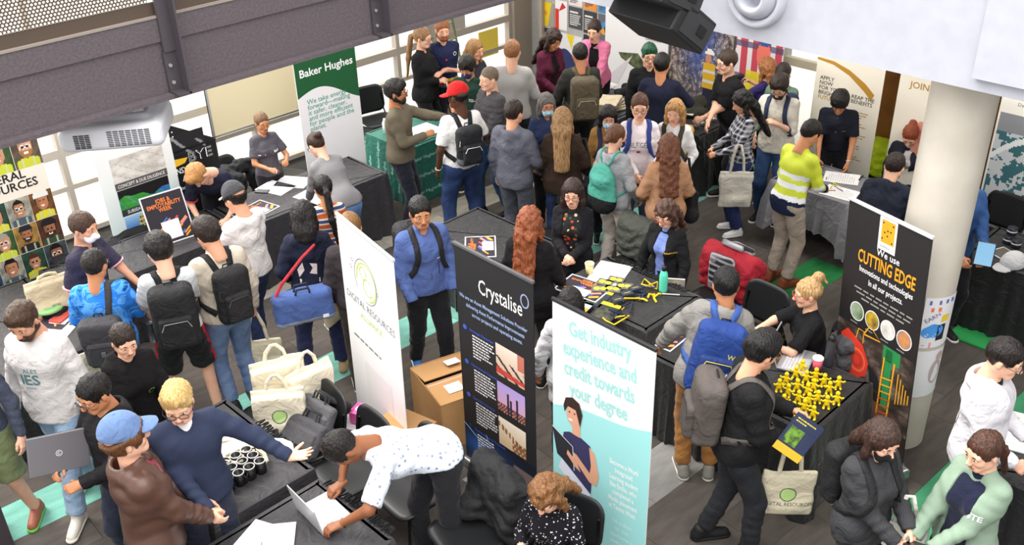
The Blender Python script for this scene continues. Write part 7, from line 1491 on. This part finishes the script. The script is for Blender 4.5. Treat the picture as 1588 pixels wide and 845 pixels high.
for q, (px, py) in enumerate(FG):
    o = bpy.data.objects.new('figurine', fme); COL.objects.link(o); p = Z(px, py, .79); o.location = (p[0], p[1], .746); o.rotation_euler = (0, 0, math.pi/2+.4+rf.uniform(-.5, .5)); tag(o, 'yellow rubber figurine standing in the cluster on the black table', 'figurine', 'yellow figurines on the black table')
# lanyards, packs, card boxes on the raised table
rl = random.Random(8)
for q in range(7):
    p = Z(955+9*q, 497-9*q, .9); pts = [(p[0]+rl.uniform(-.1, .1), p[1]+rl.uniform(-.1, .1), .912+.004*k) for k in range(6)]; E = empty('lanyard', (0, 0, 0), 0, 'navy and yellow lanyard tangled on the raised table', 'lanyard', 'lanyards on the raised table'); obj_vf('strap', tube(pts, .008, 4), plain('26304e' if q % 3 else 'e8c42a', .6), E, True)
for q, (px, py) in enumerate(((1008, 462), (1016, 468), (998, 468), (1020, 460))):
    p = Z(px, py, .9); E = empty('yellow_clip', (p[0], p[1], .915), q, 'yellow plastic clip toy at the end of the lanyards', 'clip', 'yellow clips by the lanyards'); obj_vf('clip_body', tube([(-.03, 0, 0), (0, .01, .02), (.035, 0, .0), (.05, -.015, .005)], .009, 6), plain('f2cc1c', .4), E, True)
for q, (px, py) in enumerate(((938, 440), (955, 436), (950, 450), (968, 446), (930, 450))):
    p = Z(px, py, .9); E = empty('blister_pack', (p[0], p[1], .912), -1.3+.1*q, 'clear pack with a round yellow token on the raised table', 'pack', 'blister packs on the raised table'); obj_vf('pack', boxvf((0, 0, 0), (.07, .05, .006)), plain('6a6a60', .2), E); P_ = Panel(E, (-.07, -.05, .0065), (1, 0, 0), (0, 1, 0)); P_.disc(.045, .05, .028, plain('e8d83a')); P_.disc(.1, .05, .026, plain('e8d83a'))
for q, (px, py) in enumerate(((972, 460), (958, 470), (985, 452))):
    p = Z(px, py, .9); E = empty('card_box', (p[0], p[1], .906), -.4, ['navy card box, middle of three beside the lanyards', 'navy card box nearest the brochures', 'navy card box farthest back beside the lanyards'][q], 'box'); bevel(obj_vf('carton', boxvf((0, 0, .018), (.05, .035, .018)), plain('2a3242', .5), E), .003); Panel(E, (-.05, -.035, .0365), (1, 0, 0), (0, 1, 0)).rect(.02, .03, .08, .035, plain('e8c42a'))
# brochure holder on the figurine table
for q, (px, py) in enumerate(((1032, 478), (1040, 462), (1048, 446))):
    p = Z(px, py, .86); E = empty('packet', (p[0], p[1], .80+.05*q), yaw_to(p[0], p[1], 180), ['clear packet with a round card, front of the rack', 'clear packet with a round card, middle of the rack', 'clear packet with a round card, back of the rack'][q], 'packet'); E.rotation_euler[0] = .25; bevel(obj_vf('pack', boxvf((0, 0, .0), (.075, .008, .06)), plain('b9b4ac', .25), E), .004); P_ = Panel(E, (-.075, -.0085, -.06), (1, 0, 0), (0, 0, 1)); P_.disc(.075, .06, .045, plain('d8c8b0')); P_.disc(.075, .05, .02, plain('a86a3a'), 2)
# shelf of goods on far tables
for q, (px, py) in enumerate(((937, 165), (940, 160), (944, 155), (936, 152), (941, 148))):
    p = Z(937, 170, .78); F = Field((-.25, -.2, -.03), (.25, .2, .05), .011); F.box((0, 0, .008), (.19, .13, .014), r=.012); F.noise(.008, 19, q); V, Q = F.mesh(); o = link('folded_tote', mesh_from(V, Q, True), None, cloth('e0d2b4')); o.location = (p[0]+.1, p[1]+.0, .76+.026*q); o.rotation_euler = (0, 0, .2*q-.3); tag(o, 'cream folded tote bag in the pile on the far grey table', 'tote bag', 'folded totes on the far table')
sheet(930, 132, .74, .3, .42, .1, 'f0eef0', 'white sheet in front of the woman in pink', 'paper', 'paper')
drape('black_cloth', 'black cloth with a white tag heaped on the far grey table', 'cloth', '26262a', [(Z(960, 145, .78), Z(975, 140, .78), .06), (Z(970, 135, .78), Z(990, 150, .78), .06)], amp=.012)
for q in range(9):
    p = Z(1062+9.0*q, 199-3.2*q, .8); o = link('metal_cap', mesh_from(*(lambda f: f.mesh())(Field((-.05, -.05, 0), (.05, .05, .09), .009).ell((0, 0, .04), (.035, .035, .035), 0)), True), None, mat('steel', 'c9c8c0', .3, .8)); o.location = (p[0], p[1], .745); tag(o, 'small silver and black pot in the row on the far black table', 'pot', 'silver pots on the far table')
drape('dark_helmet', 'dark olive helmet-shaped bag on the far black table', 'bag', '3a3a30', [(Z(1070, 165, .85), Z(1085, 160, .85), .1), (Z(1060, 175, .8), Z(1090, 175, .8), .07)], amp=.01)
sheet(1070, 172, .80, .3, .2, .2, 'f4efe0', 'white and yellow leaflet on the far black table', 'leaflet', 'leaflet', .01, lambda P_, w, h: P_.disc(w*.5, h*.5, .05, plain('e8b02c')))
# pens and toys on the sign-up table
for q, (px, py, c_) in enumerate(((1290, 290, 'e8c42a'), (1297, 288, 'c8d84a'), (1285, 297, 'a8783a'), (1335, 277, '17171a'), (1300, 294, '8a5a9a'))):
    p = Z(px, py, .74); E = empty('pen', (p[0], p[1], .752), .3+q, ['yellow pen', 'lime green pen', 'brown wooden ruler', 'black pen on the right end', 'purple pen'][q]+' lying on the grey sign-up table', 'pen'); obj_vf('barrel', tube([(-.07, 0, 0), (.07, 0, 0)], .006, 6), plain(c_, .4), E, True)
# white cap on the right table
v, q, m = cached(('cap',), lambda: cap_mesh(.0075)); p = Z(1572, 400, .82); o = link('white_cap', mesh_from(v-np.array([0, 0, .135], np.float32), q, True, m), None, [cloth('c9c9cc'), cloth('bdbdc0')]); o.location = (p[0], p[1], .75); o.scale = (1.15,)*3; o.rotation_euler = (0, 0, yaw_to(p[0], p[1], -40)); tag(o, 'light grey cap on the right table beside the tumblers', 'cap')
bevel(obj_vf('putting_mat', bx(8.3, 8.8, 2.3, 2.75, .0, .03), plain('2a9a4e', .8), None), .01); o = bpy.data.objects['putting_mat']; tag(o, 'green putting mat on the floor before the right table', 'mat')
o = obj_vf('hole_cup', (lambda t: (t[0]+np.array([8.62, 2.4, .031]), t[1]))(tube([(0, 0, 0), (0, 0, .002)], .05, 8)), plain('0a0a0a'), None); o.parent = bpy.data.objects['putting_mat']
cab = empty('cabinet', (9.62, 3.42, 0), 0, 'tall black cabinet behind the column with a bag on top', 'cabinet'); bevel(obj_vf('cabinet_body', boxvf((0, 0, .8), (.15, .12, .8)), plain('131315', .5), cab), .01); obj_vf('door', boxvf((-.152, 0, .8), (.004, .105, .77)), plain('1a1a1c', .45), cab)
o = drape('duffel', 'olive camouflage bag on top of the black cabinet', 'bag', '4a4a3c', [((9.6, 3.4, 1.7), (9.64, 3.44, 1.74), .09)], amp=.01)
ld = empty('folding_ladder', (9.15, 10.4, 0), .2, 'pale green folding ladder by the window behind the crossed-arms man', 'ladder')
for s_ in (-1, 1): obj_vf('stile', tube([(s_*.2, 0, 0), (s_*.14, .25, 1.5)], .018, 4), plain('8f9a6a', .5), ld, True)
for k in range(6): t = (k+.7)/6.5; obj_vf('rung', tube([(-.2+.06*t, .25*t, 1.5*t), (.2-.06*t, .25*t, 1.5*t)], .013, 4), plain('8f9a6a', .5), ld, True)
for t in (0.35, .8): obj_vf('stay', tube([(-.15, .25*t, 1.5*t), (-.14, .55, 1.5*t-.3)], .01, 4), plain('8f9a6a', .5), ld, True)
# ================================================================== bags people carry
def hand(k, n='R'): r_ = PEOPLE[k]; return wpos(r_, r_['J']['W'+n]+r_['J']['H'+n][0]*.07)
P_E = PEOPLE
backpack(P_E['redcap'], '1b1c20', 'small black and grey backpack with white piping on the man in the red cap', w=.27, h=.4, d=.13, botc='5c5e64', zipc='e8e8e8')
backpack(P_E['khakipack'], '5f5543', 'khaki hiking backpack on the man at the far table', w=.32, h=.5, d=.2, zipc='b8b09a')
backpack(P_E['camo'], '3d3c40', 'dark flap backpack worn low on the blue camouflage jacket', w=.33, h=.42, d=.14, flap=True, straps=(1,), z=1.08, shift=-.02)
backpack(P_E['whitetee'], '1b1b1e', 'large black backpack with a side bottle on the pale t-shirt', w=.33, h=.5, d=.2, zipc='8a8a8e')
backpack(P_E['beige'], '1c1b1e', 'plain black backpack on the man in the beige jacket', w=.28, h=.46, d=.13)
backpack(P_E['bluejacket'], '211f24', 'dark backpack with red trim behind the man in the blue jacket', w=.3, h=.46, d=.2, zipc='a8303a')
backpack(P_E['tealbag'], '4fa695', 'teal drawstring backpack with a black base', w=.38, h=.46, d=.13, drawstring=True, botc='17171a', z=1.16, strapc='4fa695')
backpack(P_E['whitelogo'], '2c3f86', 'backpack with blue straps on the lettered sweatshirt woman', w=.28, h=.42, d=.14)
backpack(P_E['blonde'], 'b8903c', 'mustard yellow backpack on the blonde woman', w=.33, h=.46, d=.2, strapc='3a3428', z=1.14)
backpack(P_E['tanmask'], '232a48', 'small navy backpack worn by the woman in the tan jacket', w=.26, h=.38, d=.12)
backpack(P_E['beardshirt'], '27324e', 'navy backpack on the bearded man in the cream shirt', w=.3, h=.44, d=.16)
B1 = backpack(P_E['hoodpack'], '1f3f86', 'royal blue backpack with yellow zip on the grey jacket', w=.34, h=.52, d=.19, strapc='3a5a9e', zipc='d8c84a', z=1.17, pocket='1c3572')
backpack(P_E['blackpack'], '57504c', 'worn grey-brown backpack on the man in the black jacket', w=.31, h=.46, d=.18, strapc='5a5450', zipc='2a2828', z=1.2)
backpack(P_E['scarf'], '1c1c1f', 'black backpack with a white bottle on the scarf woman', w=.3, h=.44, d=.16)
def baglabel(k, items, y):
    c, Mx, s, w, h, d, B = P_E[k]['bag']; Pn = Panel(B, (c+Mx@np.array([w*.5, -d*.5-.062, y]))*s, Mx[:, 0]*-1*-1, Mx[:, 2]); return items(Pn, w*s)
def _bl(Pn, w): Pn.O = Pn.O-Pn.ex*w; return [Pn.text('UWA\nDR', w*.4, .0, .05, wm, bold=.02, gap=.7), Pn.text('W', w*.62, .14, .05, plain('d8c84a'), bold=.01)]
baglabel('hoodpack', _bl, -.06)
rec = PEOPLE['whitetee']; c, Mx, s, w, h, d, B = rec['bag']; obj_vf('side_bottle', tube([(c+Mx@np.array([-w*.56, 0, -h*.35]))*s, (c+Mx@np.array([-w*.56, 0, -h*.02]))*s], .034, 8), plain('2c2d31', .3), B, True)
rec = PEOPLE['scarf']; w_ = wpos(rec, rec['J']['T'](-.22, -.2, 1.02, 1)); lathe('flask', 0, 0, w_[2]-.12, [(0, 0), (.034, 0), (.036, .01), (.036, .14), (.02, .18), (.018, .2)], 'ecebea', 'white steel flask hanging from the black backpack', 'bottle', .25, pos=Z(1300, 770, w_[2]-.05)[:2], parts=[('bottle_cap', [(.02, .195), (.022, .2), (.02, .23), (0, .235)], 'b8babc')])
CT = 'e3d9bd'
h_ = hand('beige', 'R'); tote(h_, 0, yaw_to(*h_[:2], -12)+math.pi, CT, 'cream tote bag hanging from the hand of the man in beige', w=.38, h=.38, hl=.27)
h_ = hand('blackpack', 'R'); tote(h_+np.array([0, 0, -.02]), 0, yaw_to(*h_[:2], 14)+math.pi, CT, 'cream tote with a green emblem held by the man in black', w=.36, h=.38, hl=.26, logo=1, text='DIGITAL RESOURCES')
h_ = wpos(P_E['plaid'], (.3, -.02, 1.28)); tote(Z(1147, 225, 1.15), 0, yaw_to(*h_[:2], 8)+math.pi, 'd8d4c8', 'off-white tote bag on the shoulder of the woman in plaid', w=.36, h=.42, hl=.3)
h_ = wpos(P_E['navyhood'], (.25, -.12, 1.42)); tote(Z(508, 372, 1.36), 0, yaw_to(*h_[:2], 50)+math.pi, CT, 'cream tote bag on the right shoulder of the navy hoodie', w=.34, h=.38, hl=.42)
h_ = wpos(P_E['blackhoodie'], (-.2, .14, 1.0)); tote(Z(222, 605, 1.05), 0, yaw_to(*h_[:2], 10)+math.pi, CT, 'cream tote hanging from the arm of the woman in the black hoodie', w=.3, h=.36, hl=.28, logo=0)
tote(Z(137, 520, 1.0), 0, yaw_to(2.4, 7, 20)+math.pi, CT, 'cream tote beside the blue camouflage jacket', w=.24, h=.32, hl=.12)
tote(Z(1412, 770, 1.12), 0, yaw_to(4.4, 1.3, 20)+math.pi, 'e9e4dc', 'white tote bag in front of the woman in the scarf', w=.3, h=.36, hl=.2)
tote(Z(826, 218, 1.1), 0, yaw_to(7, 7, 30)+math.pi, CT, 'cream tote under the arm of the woman in the pale mask', w=.34, h=.34, hl=.14)
# shoulder bags
h_ = Z(905, 215, 1.36); tote(h_, 0, yaw_to(*h_[:2], 4)+math.pi, '25282c', 'black leather handbag of the woman with long ombre hair', w=.4, h=.32, d=.1, hl=.46, cat='handbag', name='handbag', kind='leather')
h_ = Z(1066, 245, 1.34); tote(h_, 0, yaw_to(*h_[:2], -35)+math.pi, '19191b', 'round black shoulder bag of the woman in the camel coat', w=.28, h=.34, d=.12, hl=.32, cat='handbag', name='handbag')
rec = P_E['navyhood']; p = Z(464, 455, 1.0); E = empty('shoulder_bag', (p[0]-.06, p[1]-.14, .82), yaw_to(*p[:2], 8)+math.pi, 'blue sports shoulder bag with a grey base', 'bag'); F = Field((-.3, -.13, -.03), (.3, .13, .4), .0095); F.box((0, 0, .15), (.25, .09, .15), r=.06); F.noise(.007, 16, 3); F.cut((0, 0, .29), (0, 0, 1)); V, Q = F.mesh(); cc = V[Q].mean(1); link('bag_body', mesh_from(V, Q, True, (cc[:, 2] < .06).astype(int)), E, [cloth('4a629c'), cloth('8c94a6')])
obj_vf('strap', tube([(-.22, 0, .27), (-.15, -.02, .4), (.05, .02, .58), (.18, .12, .62)], .014, 4), cloth('b8323a'), E, True)
for s_ in (-1, 1): obj_vf('handle', tube([(-.06, s_*.03-.02, .28), (-.05, s_*.04-.04, .35), (.05, s_*.04-.04, .35), (.06, s_*.03-.02, .28)], .01, 6), cloth('23283a'), E, True)
obj_vf('label', boxvf((.16, -.093, .06), (.025, .002, .015)), plain('dfe2ea'), E)
# ================================================================== prints on clothing
W_ = 'f0f0f2'
decal(P_E['whitelogo'], lambda P_: [P_.text('HILFIGER', 0, 0, .075, plain('2a2f48'), align='CENTER', sx=.72), P_.rect(-.018, -.065, .018, -.04, plain('2a2f5a')), P_.rect(0, -.065, .018, -.04, plain('c8242c'), 3)], z=1.27)
decal(P_E['gte'], lambda P_: [P_.text('GTE', .0, 0, .05, plain(W_), bold=.02), P_.ring(-.03, .016, .018, .006, plain('6a9ae0'))], x=.06, z=1.26)
decal(P_E['blackback'], lambda P_: [P_.lines(-.11, .05-.028*i, .2, 1, .03, plain(W_), .012, seed=i, align='CENTER') for i in range(5)], z=1.25, back=True, name='lettering')
decal(P_E['navyhood'], lambda P_: [P_.poly([(-.08, .0), (-.03, .08), (-.02, .0), (-.07, -.07)], plain('ead8d4')), P_.poly([(.03, .07), (.09, .05), (.08, -.05), (.02, -.03), (.05, .02)], plain('ead8d4')), P_.rect(-.07, -.12, .1, -.085, plain('ead8d4'))], x=-.03, z=1.18, back=True, name='chest_print')
decal(P_E['greypolo'], lambda P_: [P_.text('BHP', .04, 0, .035, plain(W_), bold=.02), P_.rect(-.13, -.01, -.06, .0, plain(W_))], z=1.27)
decal(P_E['leaning'], lambda P_: [P_.text('VBS', .0, 0, .03, plain(W_), bold=.02)], x=.05, z=1.24)
decal(P_E['navymask'], lambda P_: [P_.text('ISD', .0, 0, .035, plain(W_), bold=.02)], x=.05, z=1.3)
decal(P_E['greenpolo'], lambda P_: [P_.text('Baker\nHughes', .0, 0, .026, plain(W_), bold=.02, gap=.8)], x=.03, z=1.25)
decal(P_E['whitesweat'], lambda P_: [P_.text('IES', -.02, 0, .12, plain('5a8080'), align='CENTER', bold=.02), P_.text('ALES', .0, .1, .05, plain('6a9090'), align='CENTER', bold=.01), P_.lines(-.06, -.03, .12, 1, .02, plain('8aa0b0'), .01)], z=1.18, name='chest_print')
decal(P_E['seatedblonde'], lambda P_: [P_.rect(0, 0, .035, .05, plain('f0c020'))], x=.03, z=1.26, name='badge')
decal(P_E['cardigan'], lambda P_: [P_.text('BARMINCO', 0, 0, .018, plain('e8b02c'), bold=.01)], x=.06, z=1.27)
decal(P_E['blackhoodie'], lambda P_: [P_.ring(0, 0, .022, .005, plain('8aa84a'))], x=.07, z=1.22, name='emblem')
decal(P_E['whitehood2'], lambda P_: [P_.ring(.0, 0, .09, .007, plain('1a1a1c'), ry=.12), P_.ring(.0, -.02, .045, .006, plain('1a1a1c'), a0=0, a1=280), P_.text('D', 0, -.25, .05, plain('1a1a1c'))], z=1.2, back=True, name='back_print')
decal(P_E['darkpolo'], lambda P_: [P_.rect(-.004, -.02, .004, .14, plain('c9cbd0')), P_.rect(.06, -.0, .1, .006, plain('8a9a6a'))], z=1.28, name='piping')
decal(P_E['jersey'], lambda P_: [P_.disc(.0, .0, .014, plain('c8343a')), P_.ring(.12, .06, .02, .005, plain(W_))], x=.0, z=1.3, name='emblem')
decal(P_E['greenhair'], lambda P_: [P_.disc(0, 0, .012, plain('e8b82c'))], x=-.1, z=1.25, name='badge')
decal(P_E['bluejacket'], lambda P_: [P_.rect(-.003, -.3, .003, .13, plain('2a3356')), P_.rect(.06, .0, .1, .01, plain('c9d0e0')), P_.rect(.07, -.14, .078, -.02, plain('2a3356'))], z=1.26, name='zip')
# wrist watches
def watch(k, n, c='17171a'):
    r_ = PEOPLE[k]; J = r_['J']; f = J['H'+n][0]; w_ = J['W'+n]-f*.015; pal = J['H'+n][1]; x = np.cross(f, pal); s = r_['s']
    obj_vf('watch', tube([(w_+(x*math.cos(t)*.031+pal*math.sin(t)*.026))*s for t in np.linspace(0, 6.28, 14, endpoint=False)], .0065, 4, True), plain(c, .35), r_['P'], True)
for k, n, c in (('whiteshirt', 'L', '1c1c20'), ('whitesweat', 'R', '141416'), ('darkpolo', 'L', 'c8c8cc'), ('redcap', 'L', 'c0b8b0'), ('seatedblonde', 'R', '3a3436')): watch(k, n, c)

# company name printed all over the green cloth
tc = bpy.data.objects['tablecloth.008']; bv_ = BVHTree.FromPolygons([v.co for v in tc.data.vertices], [p.vertices for p in tc.data.polygons])
for (O_, ex_, nx_, rows) in (((-.535, -.9, 0), (1, 0, 0), 3, 3), ((-.9, .39, 0), (0, -1, 0), 3, 2)):
    P_ = Panel(tc, O_, ex_, (0, 0, 1))
    for a in range(nx_):
        for r in range(rows):
            o = P_.text('Baker Hughes', .06+a*(.36 if rows == 3 else .27)-.1*(r % 2), .12+.22*r, .062, plain('a8d8cc'), bold=.01, rot=0 if rows == 3 else 1.5)
            for v in o.data.vertices:
                hit = bv_.ray_cast(v.co, Vector(-P_.nz))
                if hit[0]: v.co = hit[0]+Vector(P_.nz)*.004
                else: v.co = Vector((v.co.x, v.co.y, v.co.z))-Vector(P_.nz)*.37
